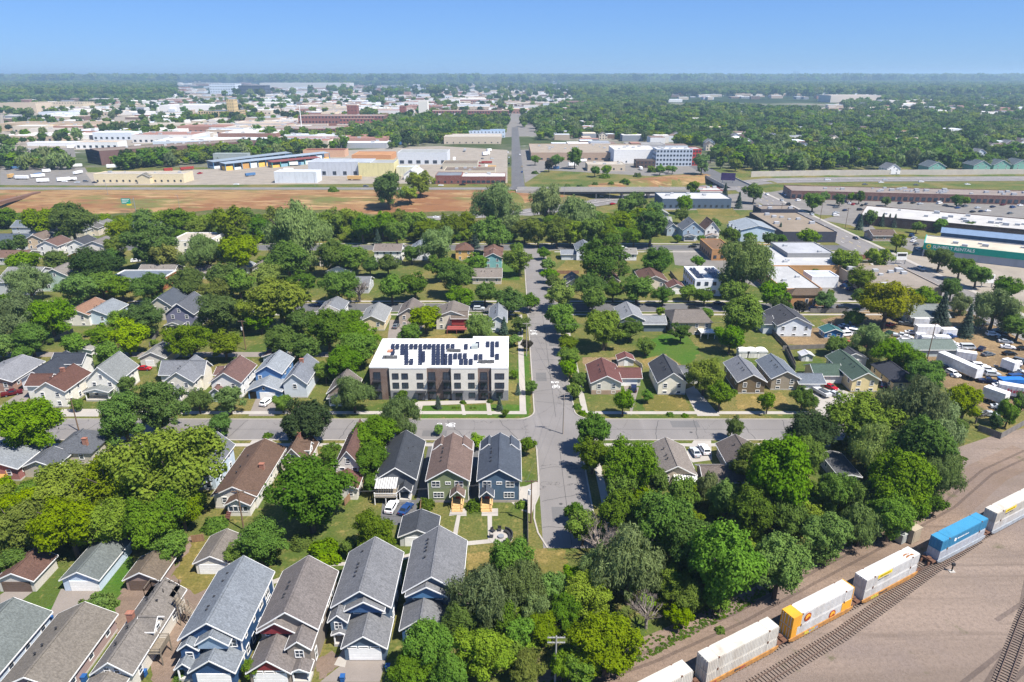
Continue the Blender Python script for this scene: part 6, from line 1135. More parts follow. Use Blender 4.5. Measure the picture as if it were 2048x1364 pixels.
# ------------------------------------------------------------------ vehicles
CARC = {'white': 'e8e8e8', 'silver': 'b3b8bc', 'black': '17181a', 'red': '9c1420', 'blue': '23406e', 'grey': '5f6469', 'navy': '1a2440', 'maroon': '56141c', 'tan': 'a8987c', 'green': '2c4a3a'}
def carpaint(c): return mat(hx(CARC[c]), .25, 'metal_paint', tuple(x * .92 for x in hx(CARC[c])))
TYRE = mat((.02, .02, .02), .8); LAMP = mat((.7, .7, .66), .2); TAIL = mat((.3, .02, .02), .3); CARM = {}
PROF = {'sedan': ([(-2.3, .35), (2.3, .35), (2.3, .72), (1.9, .86), (1.0, .95), (-1.55, .98), (-2.25, .92)], [(1.0, .95), (.35, 1.43), (-.95, 1.43), (-1.7, .97)], 1.78), 'suv': ([(-2.35, .4), (2.35, .4), (2.35, .9), (1.9, 1.02), (1.05, 1.08), (-2.25, 1.1), (-2.35, .9)], [(1.05, 1.08), (.5, 1.72), (-2.0, 1.72), (-2.25, 1.1)], 1.88), 'van': ([(-2.6, .4), (2.6, .4), (2.6, .95), (2.3, 1.15), (-2.6, 1.2)], [(2.3, 1.15), (1.5, 2.1), (-2.55, 2.1), (-2.6, 1.2)], 1.95), 'pickup': ([(-2.8, .45), (2.8, .45), (2.8, .95), (2.3, 1.1), (1.2, 1.15), (-2.75, 1.15)], [(1.2, 1.15), (.7, 1.8), (-.7, 1.8), (-.9, 1.15)], 1.95)}
def car_parts(ty, c):
    if (ty, c) in CARM: return CARM[(ty, c)]
    lo, up, w = PROF[ty]; h = w / 2; b = MB(); b.prism(lo, -h, h); i = len(b.v); n = len(up)
    b.v += [(p[0], -h + (.02 if p[1] < 1.3 else .17), p[1]) for p in up] + [(p[0], h - (.02 if p[1] < 1.3 else .17), p[1]) for p in up]
    b.f.append(tuple(range(i, i + n))); b.f.append(tuple(range(i + n, i + 2 * n)))
    for j in range(n): q = (j + 1) % n; b.f.append((i + j, i + n + j, i + n + q, i + q))
    b.m += [0] * (n + 2)
    body = b.mesh('body', carpaint(c)); g = MB(); zb, zt = up[0][1] + .06, up[1][1] - .08
    def ins(t, s):  # side glass follows the sloping cabin sides
        return s * (h - .02 - .15 * t + .012)
    a0, a1, b1, b0 = up[0], up[1], up[2], up[3]
    for s in (-1, 1):
        L = lambda p, q, t: (p[0] + (q[0] - p[0]) * t, p[1] + (q[1] - p[1]) * t)
        p = [L(a0, a1, .12), L(a0, a1, .86), L(b0, b1, .86), L(b0, b1, .12)]; x = [.06 * 0 + p[0][0] - .25, p[1][0] - .1, p[2][0] + .12, p[3][0] + .25]
        g.quad([(x[0], ins(.12, s), p[0][1]), (x[1], ins(.86, s), p[1][1]), (x[2], ins(.86, s), p[2][1]), (x[3], ins(.12, s), p[3][1])])
    for A, B, sg in ((a0, a1, 1), (b0, b1, -1)):
        e = .02 * sg; p, q = L(A, B, .1), L(A, B, .9); g.quad([(p[0] + e, -h + .14, p[1] + .02), (p[0] + e, h - .14, p[1] + .02), (q[0] + e, h - .26, q[1] + .02), (q[0] + e, -h + .26, q[1] + .02)])
    gl = g.mesh('glass', mat((.012, .016, .02), .06, 'glass')); wm = CARM.get('wheel')
    if wm is None: q = MB(); q.tube((0, -.11, 0), (0, .11, 0), .33, .33, 12); q.tube((0, -.125, 0), (0, .125, 0), .17, .17, 8, 1); wm = CARM['wheel'] = q.mesh('wheel', [TYRE, STEEL])
    hl = MB(); hl.box(lo[2][0] - .04, -.22, -.07, lo[2][0] + .02, .22, .07); tl = MB(); tl.box(lo[0][0] - .02, -.16, -.1, lo[0][0] + .06, .16, .1)
    CARM[(ty, c)] = r = (body, gl, wm, CARM.setdefault(('hl', ty), hl.mesh('headlight', LAMP)), CARM.setdefault(('tl', ty), tl.mesh('tail_light', TAIL))); return r
def car(u, v, ang, c, ty='sedan', desc='', xy=None, z=None):
    p = Vector((*xy, 0)) if xy else G(u, v); t = empty('car' if ty in ('sedan', 'suv') else ty, (p.x, p.y, (terrain(p.x, p.y) if z is None else z) + .04), R(ang)); t.scale = (.9, .9, .9); body, gl, wm, hl, tl = car_parts(ty, c); w = PROF[ty][2] / 2; lo = PROF[ty][0]
    obj('body', body, t); obj('glass', gl, t)
    if p.y < 420:
        for x in (-1.42, 1.42):
            for y in (-w + .05, w - .05): obj('wheel', wm, t, (x, y, .33))
        for y in (-w + .3, w - .3): obj('headlight', hl, t, (0, y, .68)); obj('tail_light', tl, t, (0, y, .75))
    auto(t, f'{c} {dict(sedan="car", suv="sport utility car", van="van", pickup="pickup truck")[ty]}' + (' ' + desc if desc else ''), {'sedan': 'car', 'suv': 'car', 'van': 'van', 'pickup': 'pickup truck'}[ty], 'parked and moving cars'); return t
CARS = '''534 808 75 white suv;25 790 30 maroon pickup;289 740 0 red sedan;1660 777 -60 red sedan;1669 792 -55 silver sedan;1765 772 70 navy sedan;1390 908 95 silver sedan;1408 903 95 white suv;784 1018 80 white suv;812 1022 70 blue sedan;1267 780 80 navy suv;958 620 0 silver suv;1245 499 0 white pickup;
338 682 40 navy sedan;272 524 20 white suv;640 612 0 blue sedan;792 655 80 grey sedan;1385 495 0 black sedan;1387 620 0 black suv;1437 609 0 navy sedan;1625 619 0 blue sedan;1655 619 0 black sedan;1684 619 0 black suv;1711 478 -90 navy sedan;1841 540 -90 silver suv;1577 410 90 black pickup;1563 402 90 silver sedan;1534 390 -90 white sedan;1623 430 90 silver sedan;
140 425 0 navy sedan;228 440 0 black sedan;872 436 0 white sedan;897 437 180 navy sedan;1202 394 25 white sedan;1178 415 30 white sedan;1225 409 30 red sedan;1015 424 20 white van;1655 361 0 white van;1730 370 0 grey sedan;1762 366 0 white sedan;1770 361 0 silver sedan;1832 371 0 grey sedan;1842 365 0 white suv;1935 370 0 white sedan;473 370 0 white sedan;732 374 0 grey suv;882 372 0 white sedan;925 371 0 black pickup;1044 345 90 blue sedan;1044 334 90 tan sedan;400 348 60 red pickup;712 360 0 red pickup;
130 364 0 white sedan;155 366 20 silver sedan;172 364 0 grey suv;190 366 0 navy sedan;206 365 0 black sedan;285 365 0 blue sedan;300 364 0 maroon sedan;318 362 0 white sedan;332 363 0 black suv;345 362 0 navy sedan;145 362 0 black sedan;
1568 388 30 silver sedan;1574 391 30 white sedan;1583 394 30 blue sedan;1596 402 30 white suv;1602 386 40 navy sedan;1612 391 40 silver sedan;1672 416 10 grey sedan;1672 427 10 silver sedan;1671 432 10 white suv;1690 404 50 blue sedan;1700 408 50 white sedan;1706 410 50 red sedan;1724 412 50 black sedan;1732 410 50 grey suv;1720 421 10 black suv;1690 422 30 navy sedan;
1800 408 30 navy suv;1826 407 30 black sedan;1878 408 30 white van;1890 412 30 grey sedan;1915 417 20 blue sedan;1930 414 20 grey suv;1955 417 20 silver sedan;1985 415 20 navy sedan;2005 411 20 maroon sedan;2025 416 20 blue suv;2040 412 20 white sedan;1945 425 20 black sedan;1975 423 20 white sedan;2020 428 20 grey sedan;1962 424 20 navy sedan;1840 409 20 silver sedan;
1823 473 40 blue suv;1828 478 40 silver sedan;1826 484 40 white sedan;1832 490 40 grey sedan;1836 500 80 silver sedan;1622 554 70 black van;1640 552 60 white van;1650 556 60 white van;1695 567 20 navy sedan;1688 574 30 blue sedan;1700 580 30 blue suv;1710 572 10 blue sedan;
972 325 60 navy sedan;965 318 60 grey sedan;960 327 30 red sedan;958 333 30 red sedan;984 318 30 silver sedan;1016 305 90 white sedan;1018 316 90 silver sedan;1018 328 90 black sedan;1040 310 90 white sedan'''
for ln in CARS.replace('\n', '').split(';'):
    f = ln.split()
    if len(f) == 5: car(float(f[0]), float(f[1]), float(f[2]), f[3], f[4])
# wrecks and trailers of the salvage yard
rr = random.Random(11); JY = [(1672, 668, 20, 'red', 'sedan'), (1688, 655, 10, 'silver', 'sedan'), (1700, 650, 10, 'blue', 'sedan'), (1780, 652, 30, 'red', 'sedan'), (1795, 640, 60, 'black', 'pickup'), (1812, 651, -30, 'grey', 'pickup'), (1822, 668, -20, 'white', 'sedan'), (1812, 677, -20, 'white', 'sedan'), (1830, 689, -70, 'maroon', 'sedan'), (1818, 690, -20, 'white', 'van'), (1858, 697, 10, 'red', 'sedan'), (1882, 696, 15, 'white', 'sedan'), (1905, 692, -10, 'white', 'suv'), (1920, 698, -10, 'white', 'sedan'), (1900, 708, 0, 'blue', 'sedan'), (1985, 672, -10, 'white', 'suv'), (2000, 664, -20, 'grey', 'sedan'), (2010, 686, -20, 'silver', 'sedan'), (2015, 697, -20, 'white', 'sedan'), (2040, 726, -50, 'grey', 'suv'), (2035, 745, -40, 'silver', 'sedan'), (1958, 735, -15, 'white', 'suv'), (1975, 743, -15, 'white', 'suv'), (1984, 752, -10, 'silver', 'suv'), (1890, 739, -60, 'navy', 'sedan'), (1905, 751, -75, 'white', 'suv'), (1975, 766, -20, 'navy', 'pickup'), (2000, 775, -10, 'white', 'sedan'), (1998, 818, -20, 'silver', 'sedan'), (1980, 832, -20, 'silver', 'sedan'), (1690, 672, 10, 'white', 'van'), (1880, 672, 0, 'black', 'suv'), (1925, 710, 30, 'black', 'sedan'), (2045, 700, 0, 'black', 'sedan'), (1965, 650, 0, 'grey', 'sedan'), (2030, 760, 10, 'blue', 'van')]
for k in range(34):
    u, v = rr.uniform(1690, 2045), rr.uniform(640, 790)
    if v > 640 + (u - 1690) * .42 + 26 or (u > 1820 and u < 1960 and 700 < v < 770): continue
    JY.append((u, v, rr.uniform(-60, 60), rr.choice(['white', 'silver', 'grey', 'black', 'red', 'blue', 'navy', 'tan', 'green']), rr.choice(['sedan', 'sedan', 'suv', 'van', 'pickup'])))
for u, v, a, c, ty in JY: car(u, v, a, c, ty, 'in salvage yard')
def strokes(parent, x, z, wd, h, n, m, y, name='worn_print'):
    """print too worn and small to read: a row of uneven marks"""
    rg = random.Random(int(x * 10 + n)); b = MB(); st = wd / n
    for k in range(n): b.box(x + k * st, y - .012, z + rg.uniform(0, h * .2), x + k * st + st * rg.uniform(.55, .8), y, z + h * rg.uniform(.7, 1))
    o = b.build(name, m, parent); o['kind'] = 'stuff'
def box_trailer(u0, v0, u1, v1, wd, h, m, label, floor=1.1, name='box_trailer'):
    a, c = P(u0, v0), P(u1, v1); d = c - a; L = d.length; t = empty(name, tuple(a), math.atan2(d.y, d.x)); tag(t, label, 'trailer'); b = MB(); b.box(0, 0, floor, L, wd, floor + h); bo = b.build('box', m, t)
    b = MB()
    for k in range(int(L / 1.2)): b.box(.5 + k * 1.2, -.04, floor + .1, .58 + k * 1.2, 0, floor + h - .1)
    o = b.build('ribs', m, t); o['kind'] = 'stuff'
    for x in (L - 1.2, L - 2.4, 1.5):
        for y in (.2, wd - .2): b = MB(); b.tube((x, y - .15, .48), (x, y + .15, .48), .48, .48, 12); b.build('wheel', TYRE, t)
    return t
WM = mat((.70, .71, .72), .5, 'metal_paint', (.5, .47, .42)); box_trailer(1870, 728, 1948, 764, 2.6, 2.9, WM, 'long white semi-trailer in the salvage yard, beside the black-roofed bungalow'); box_trailer(1960, 800, 2004, 816, 2.6, 2.9, WM, 'white box trailer behind the yellow-green tree at the salvage yard edge'); t = box_trailer(1992, 794, 2060, 806, 2.6, 2.8, WM, 'white box trailer with worn red print at the right edge')
strokes(t, 2.0, 1.9, 6.0, 1.2, 9, mat((.42, .06, .09), .6), -.045)
for u0, v0, u1, v1, h, lab in ((1832, 673, 1878, 674, 2.8, 'white box trailer in the middle of the salvage yard'), (1830, 687, 1850, 689, 2.4, 'small white box trailer left of two others in the salvage yard'), (1841, 692, 1864, 694, 2.4, 'short white box trailer among the wrecked cars'), (1868, 694, 1898, 696, 2.8, 'white box trailer with narrow slit near the white cars'), (1910, 722, 1950, 728, 2.4, 'white box trailer behind the long semi-trailer'), (1998, 738, 2024, 748, 2.6, 'grey box trailer near the right salvage yard edge'), (1884, 676, 1912, 676, 2.2, 'grey low trailer beside the spruces'), (1826, 655, 1856, 657, 2.6, 'white-sided trailer left of the tall spruces')): box_trailer(u0, v0, u1, v1, 2.5, h, WM, lab, .8)
simple('green-roofed shed| in the salvage yard', 122, 196, 138, 204, 2.6, 1.6, 'a9b3b3', '7f8f84', 'x', vent=False, cat='shed', name='shed'); simple('grey-roofed house| behind the tall spruces', 139, 224, 152, 236, 3.4, 2.6, 'c2c6c4', '8d958f', 'x', vent=False); simple('blue garden shed| with teal roof beside the salvage yard', 104, 212, 110, 216.5, 2.2, 1.2, '2f6aa5', '3f7f80', vent=False, cat='shed', name='shed')
b = MB(); b.prism([(0, 0), (5.6, 0), (6.2, 1.9), (-.6, 1.9)], 0, 2.4); p = P(2006, 772); o = b.build('skip_container', mat((.02, .16, .5), .6, 'corrugated')); o.location = p; tag(o, 'bright blue skip container in the salvage yard', 'skip')
for k in range(26):
    u, v = rr.uniform(1650, 2045), rr.uniform(640, 760); v = min(v, 640 + (u - 1640) * .36 + 20); p = P(u, v); t = empty('scrap_heap', tuple(p), rr.uniform(0, 3)); b = MB()
    for j in range(12): x, y, z = rr.uniform(-1.6, 1.6), rr.uniform(-1.1, 1.1), rr.uniform(0, .5); b.box(x, y, z, x + rr.uniform(.2, 1.3), y + rr.uniform(.1, .7), z + rr.uniform(.05, .5), j % 4)
    o = b.build('scrap', [mat((.18, .12, .08), .9), mat((.30, .30, .30), .6), mat((.05, .05, .06), .8), mat(rr.choice([(.4, .08, .05), (.08, .16, .3), (.5, .48, .42), (.35, .25, .08)]), .7)], t); o['kind'] = 'stuff'; auto(t, 'low scrap heap in salvage yard', 'scrap heap', 'scrap heaps')
# ------------------------------------------------------------------ the container train
OFF = mat((.56, .53, .46), .6, 'corrugated', (.36, .30, .23)); WHC = mat((.60, .59, .56), .6, 'corrugated', (.43, .38, .32)); BLU = mat((.05, .25, .42), .5, 'corrugated', (.04, .2, .34)); GRYC = mat((.48, .50, .53), .6, 'corrugated', (.4, .4, .4)); ORG = mat((.75, .36, .03), .6, 'corrugated', (.5, .22, .03)); YEL = mat((.42, .20, .05), .7, 'metal_paint', (.16, .085, .045), 1.6); TEALG = mat((.30, .33, .36), .7, 'metal_paint', (.2, .2, .2)); RUST = mat((.13, .065, .04), .9)
TROT = math.atan2(TD.y, TD.x); CL, CW, CHH = 14.1, 2.2, 2.2
def container(s, z, m, label, ends=None, L=CL, name='shipping_container'):
    c = TC + TD * s; t = empty(name, (c.x, c.y, z), TROT); tag(t, label, 'container'); b = MB(); b.box(0, -CW / 2, 0, L, CW / 2, CHH); b.build('shell', m, t)
    b = MB()
    for k in range(int(L / .32)): x = .3 + k * .32; b.box(x, -CW / 2 - .035, .22, x + .14, -CW / 2, CHH - .2)
    o = b.build('side_ribs', m, t); o['kind'] = 'stuff'
    for x in (1.95, L - 2.05):
        b = MB(); b.box(x, -CW / 2 - .05, .05, x + .14, -CW / 2, CHH); b.box(x, -CW / 2, CHH, x + .14, CW / 2, CHH + .03); b.build('post', m, t)
        for y in (-CW / 2 - .08, CW / 2 - .1):
            for zz in (0.02, CHH - .16): b = MB(); b.box(x - .05, y, zz, x + .22, y + .18, zz + .2); b.build('corner_casting', RUST, t)
    if ends:
        for x0, x1 in ((-.02, 1.93), (L - .14, L + .02)): b = MB(); b.box(x0, -CW / 2 - .055, .0, x1, CW / 2 + .03, CHH + .035); b.build('end_section', ends, t)
    b = MB()
    for y in (-.75, -.3, .3, .75): b.box(-.1, y - .04, .1, -.005, y + .04, CHH - .1)
    b.box(-.07, -CW / 2 + .05, .08, -.005, CW / 2 - .05, .2); b.build('door_bars', m, t)
    return t
def well_car(s, m, label, L=15.4):
    c = TC + TD * s; t = empty('well_car', (c.x, c.y, .4), TROT); tag(t, label, 'railway wagon'); 
    for y in (-1.3, 1.15): b = MB(); b.prism([(.2, .45), (1.4, .0), (L - 1.4, .0), (L - .2, .45), (L - .2, .8), (.2, .8)], y, y + .15); b.build('side_sill', m, t)
    rg = random.Random(label)
    for k in range(3 if m is YEL else 0):
        x = rg.uniform(1, L - 4); b = MB(); [b.box(x + j * .42, -1.32, .18 + rg.uniform(0, .12), x + j * .42 + .33, -1.301, .62 + rg.uniform(-.1, .1)) for j in range(rg.randint(3, 6))]; o = b.build('graffiti', mat(rg.choice([(.55, .5, .06), (.25, .27, .4), (.05, .045, .05), (.3, .06, .05)]), .7), t); o['kind'] = 'stuff'
    b = MB(); b.box(.3, -1.12, .08, L - .3, 1.12, .2); b.build('floor', RUST, t)
    for x in (-.9, L - .2): b = MB(); b.box(x, -1.05, .4, x + 1.1, 1.05, .6); b.box(x + .2, -.3, .2, x + .9, .3, .95); b.box(x + .05, -1.0, .6, x + .15, 1.0, .8); b.build('end_platform', RUST, t)
    for x in (-.75, L + .75):
        for dx in (-.55, .55):
            for y in (-.72, .6): b = MB(); b.tube((x + dx, y, .3), (x + dx, y + .12, .3), .36, .36, 12); b.build('wheel', RUST, t)
    return t
S0 = {}
def s_of(u, v, z):
    p = P(u, v, z); return (Vector((p.x, p.y)) - TC).dot(TD)
# near left bottom corners of the stacks
heads = [(1269, 1420), (1419, 1364), (1585, 1277), (1728, 1198), (1877, 1113), (1990, 1063)]
for (u, v) in heads: S0[(u, v)] = s_of(u, v, .9)
ss = [S0[h] for h in heads]; print('train s', [round(x, 1) for x in ss])
base = ss[3] - .5; pitch = 18.5; pos = [-52.6, -35.6, -18.3, -1.0, 19.8, 37.0, 54.2]
ZB, ZT = .62, .62 + CHH + .04
spec = [(OFF, OFF, None, YEL, 'nearest, at the bottom picture edge'), (OFF, OFF, None, YEL, 'plain white, nearest whole pair'), (WHC, WHC, 'o', YEL, 'white with orange ends and round emblems'), (WHC, WHC, 'y', YEL, 'white with yellow stripe and rusty roof patch'), (BLU, GRYC, 'b', TEALG, 'blue over grey'), (OFF, WHC, 'y', TEALG, 'white, behind the blue pair'), (OFF, OFF, None, TEALG, 'farthest')]
for k, (s, (mt, mb, ex, wc, ds)) in enumerate(zip(pos, spec)):
    if k == 6: continue
    well_car(s - .65, wc, 'well wagon carrying the container pair: ' + ds)
    lo = container(s, ZB, mb, 'lower container of the pair: ' + ds); up = container(s, ZT, mt, 'upper container of the pair: ' + ds, ORG if ex == 'o' else None)
    if ex == 'o':
        b = MB(); b.box(-.02, -CW / 2 - .06, .0, 1.2, CW / 2 + .03, CHH + .03); b.build('end_section', ORG, lo); b = MB(); b.box(CL - 2.4, -CW / 2 - .06, 0, CL, -CW / 2 - .0, CHH); b.build('orange_panel', ORG, lo)
        for t, x in ((up, 3.3), (lo, CL - 4.6)):
            b = MB(); b.prism([(x + .78 * math.cos(a), 1.05 + .78 * math.sin(a)) for a in np.linspace(0, 6.2832, 21)[:-1]], -CW / 2 - .09, -CW / 2 - .04); e = b.build('round_emblem', mat((.30, .05, .015), .6), t)
            b = MB(); b.prism([(x + .55 * math.cos(a), 1.05 + .55 * math.sin(a)) for a in np.linspace(-.4, 3.6, 15)] + [(x - .15, .95), (x + .25, 1.2)], -CW / 2 - .12, -CW / 2 - .09); b.build('emblem_swoosh', mat((.8, .35, .03), .6), e)
    if ex == 'y':
        b = MB(); b.box(2.9, -CW / 2 - .06, 1.35, 6.6, -CW / 2 - .037, 2.02); b.build('yellow_panel', mat((.75, .55, .02), .6), up); strokes(up, 3.2, 1.5, 3.0, .38, 8, mat((.16, .11, .01), .7), -CW / 2 - .061); strokes(up, 3.0, .92, 2.9, .26, 9, BLACK, -CW / 2 - .04)
    if ex == 'b': strokes(up, 4.7, 1.05, 3.6, .3, 12, WHITE, -CW / 2 - .045); b = MB(); b.prism([(4.0 + .35 * math.cos(a), 1.2 + .35 * math.sin(a)) for a in np.linspace(0, 6.28, 11)[:-1]], -CW / 2 - .08, -CW / 2 - .045); b.build('round_emblem', WHITE, up)
    if k == 3:
        for y, w_, l_ in ((-.75, .35, 2.4), (-.25, .3, 1.8)): b = MB(); b.quad([(CL - 3.4, y, CHH + .008), (CL - 3.4 + l_ * .5, y + .1, CHH + .008), (CL - 3.4 + l_, y - .05, CHH + .008), (CL - 3.4 + l_ * .9, y + w_, CHH + .008), (CL - 3.4 + l_ * .3, y + w_ * 1.2, CHH + .008)]); b.build('rust_patch', mat((.28, .11, .03), .9, 'plain'), up)
# trackside things
for u, v, w_, d_, h_, m, lab in ((1830, 1086, 2.4, 2.0, 3.0, mat((.36, .30, .22), .7), 'tan signal cabinet beside the train'), (1807, 1088, 1.5, 1.4, 2.0, mat((.32, .33, .31), .7), 'small grey signal cabinet left of the tan one')):
    p = P(u, v); t = empty('signal_cabinet', tuple(p), TROT); tag(t, lab, 'cabinet'); b = MB(); b.box(-w_ / 2, 0, .15, w_ / 2, d_, h_); b.build('box', m, t); b = MB(); b.box(-w_ / 2 - .12, -.12, h_, w_ / 2 + .12, d_ + .12, h_ + .12); b.build('roof', m, t); b = MB(); b.box(-w_ * .35, -.04, .4, w_ * .35, 0, h_ - .3); b.build('door', m, t)
p = P(1903, 1143); t = empty('track_signal', tuple(p)); tag(t, 'short black trackside signal on the gravel', 'signal'); b = MB(); b.tube((0, 0, 0), (0, 0, 1.3), .12); b.build('post', BLACK, t); b = MB(); b.box(-.25, -.2, 1.3, .25, .2, 1.8); b.build('head', DARK, t); b = MB(); b.box(-.5, -.4, 0, .5, .4, .12); b.build('base', CONC, t)
# ------------------------------------------------------------------ poles, wires, signs, street furniture
def pole(u, v, h, label, arms=1, lamp=False, m=None, transformer=False, name='utility_pole'):
    p = G(u, v); t = empty(name, tuple(p)); tag(t, label, 'utility pole' if not lamp else 'street lamp'); b = MB(); b.tube((0, 0, 0), (0, 0, h), .17, .11, 8); b.build('post', m or WOODP, t)
    for k in range(arms):
        z = h - .35 - k * .9; b = MB(); b.box(-1.25, -.07, z, 1.25, .07, z + .14); b.build('crossarm', m or WOODP, t)
        for x in (-1.1, -.5, .5, 1.1): b = MB(); b.tube((x, 0, z + .14), (x, 0, z + .34), .05, .04, 6); b.build('insulator', STEEL, t)
    if transformer: b = MB(); b.tube((-.35, 0, h - 3.2), (-.35, 0, h - 2.2), .28, .28, 10); b.build('transformer', mat((.55, .57, .58), .5), t)
    if lamp: b = MB(); b.tube((0, 0, h), (2.2, 0, h + .4), .06); b.box(1.8, -.15, h + .33, 2.6, .15, h + .46); b.build('lamp_arm', STEEL, t)
    return Vector((p.x, p.y, p.z + h))
w1 = pole(1062, 1046, 9.8, 'brown utility pole beside the steel blue house', 1, transformer=True); w2 = pole(1126, 868, 11, 'utility pole at the street corner', 2, m=mat((.3, .26, .22), .9)); w3 = pole(1053, 712, 11, 'grey utility pole beside the apartment block', 1, m=mat((.33, .29, .25), .9)); w4 = pole(1213, 700, 10, 'brown utility pole in the garden trees right of the bike street', 1, transformer=True)
w5 = pole(1110, 1364, 8.6, 'double crossarm utility pole in the bottom woodland', 2, m=mat((.3, .29, .27), .9)); w6 = pole(492, 700, 10, 'utility pole above the blue house', 1, transformer=True); w7 = pole(488, 1060, 9, 'utility pole behind the brown-roofed bungalow', 1); w8 = pole(158, 862, 9, 'utility pole by the left street trees', 1)
pole(1854, 720, 12, 'dark pole inside the salvage yard', 1); pole(1640, 440, 12, 'pole at the car park corner', 1); pole(1690, 458, 12, 'pole beside the avenue', 1); pole(1560, 440, 10, 'pole beside the charcoal hall', 1); pole(1662, 1118, 6, 'pale leaning post at the woodland edge', 0, m=mat((.5, .5, .47), .8), name='post')
for u, v in ((360, 420), (1128, 402), (1219, 402), (630, 372), (830, 366), (1322, 402), (1465, 330), (216, 390)): 
    p = G(u, v); t = empty('street_lamp', tuple(p)); b = MB(); b.tube((0, 0, 0), (0, 0, 10), .14, .09, 8); b.build('post', STEEL, t); b = MB(); b.box(-1.6, -.12, 9.95, 0, .12, 10.1); b.build('lamp_head', STEEL, t); auto(t, 'grey street lamp', 'street lamp', 'lamps along the highway')
def wire(a, c, sag=.9, label=''):
    t = empty('overhead_wire', tuple(a)); tag(t, label, 'wire', 'overhead wires')
    for off in (-.9, .9):
        b = MB(); pts = [a.lerp(c, i / 10) - Vector((0, 0, sag * 4 * (i / 10) * (1 - i / 10))) + Vector((off, 0, 0)) - a for i in range(11)]
        for p, q in zip(pts, pts[1:]): b.tube(p, q, .022, .022, 3)
        b.build('cable', mat((.08, .08, .08), .6), t)
wire(w3, w2, .8, 'overhead wires between apartment block pole and street corner pole'); wire(w2, w1, .8, 'overhead wires from street corner to the steel blue house'); wire(w7, w1, 1.2, 'overhead wires crossing the gardens behind the bungalow'); wire(w4, w3, 1.0, 'overhead wires crossing above the bike street'); wire(w4, w4 + Vector((70, 4, 0)), 1.4, 'overhead wires over the right back gardens')
# green motorway sign on its cantilever
p = G(272, 424); t = empty('highway_sign', (p.x, p.y, terrain(p.x, p.y))); tag(t, 'green highway direction sign with yellow exit panel', 'sign'); b = MB(); b.tube((0, 0, 0), (0, 0, 9.5), .25, .2, 8); b.build('post', STEEL, t); b = MB(); b.box(-7.2, -.3, 8.2, 0, -.1, 8.5); b.box(-7.2, -.3, 6.6, 0, -.1, 6.9); b.build('arm', STEEL, t)
b = MB(); b.prism([(-8.6, 4.8), (-2.4, 6.6), (-2.4, 9.8), (-8.6, 8.0)], -.5, -.35) if False else b.box(-8.2, -.5, 5.6, -2.2, -.36, 9.2); pn = b.build('panel', mat((.0, .30, .22), .5), t); b = MB(); b.box(-5.0, -.5, 4.5, -1.8, -.36, 5.6); b.build('exit_panel', mat((.8, .62, .0), .5), t)
for z, w_ in ((8.2, 4.6), (7.2, 3.6), (6.2, 2.4)):
    b = MB(); x = -7.6
    while x < -7.6 + w_: b.box(x, -.53, z, x + .5, -.5, z + .5); x += .72
    b.build('legend', WHITE, pn)
# billboards and signs by the avenue
p = P(1455, 366); t = empty('billboard', (p.x, p.y, 0), R(-20)); tag(t, 'dark purple billboard at the avenue bridge', 'billboard'); b = MB(); b.box(-5.5, -.3, 2.2, 5.5, .3, 8); b.build('panel', mat((.05, .03, .10), .5, 'metal_paint', (.10, .05, .16)), t); [MB.build((lambda q: (q.box(x - .2, -.2, 0, x + .2, .2, 2.2), q)[1])(MB()), 'post', STEEL, t) for x in (-4, 4)]
for u, v, lab in ((1800, 528, 'white roadside sign with dark lettering beside the avenue'), (1972, 575, 'white low fence sign along the avenue')):
    p = P(u, v); t = empty('roadside_sign', tuple(p)); tag(t, lab, 'sign'); b = MB(); b.box(-2.4, -.25, 2.0, 2.4, .25, 5.4); b.build('panel', WHITE, t); b = MB(); b.box(-2.0, -.29, 3.8, 2.0, -.25, 5.0); b.build('dark_band', DARK, t); b = MB(); b.box(-2.2, -.2, 0, -2.0, .2, 2); b.box(2.0, -.2, 0, 2.2, .2, 2); b.build('legs', STEEL, t)
# fences
def fence(name, pts, h, m, label, step=2.4, solid=True):
    t = empty(name, (pts[0][0], pts[0][1], 0)); tag(t, label, 'fence'); o_ = Vector(pts[0])
    for a, c in zip(pts, pts[1:]):
        a, c = Vector(a), Vector(c); n = max(1, round((c - a).length / step)); d = (c - a).normalized(); an = math.atan2(d.y, d.x); L = (c - a).length / n; b = MB(); b.box(.06, -.03, .08, L - .06, .03, h); pm_ = b.mesh('fence_panel', m); b = MB(); b.box(-.06, -.06, 0, .06, .06, h + .08); qm = b.mesh('post', m)
        for k in range(n): q = a + d * L * k - o_; obj('fence_panel', pm_, t, (q.x, q.y, 0), None, an); obj('post', qm, t, (q.x, q.y, 0), None, an)
WF = mat((.24, .14, .08), .9, 'wood'); GF = mat((.17, .155, .14), .9, 'wood')
def fpx(*q): return [tuple(P(u, v))[:2] for u, v in q]
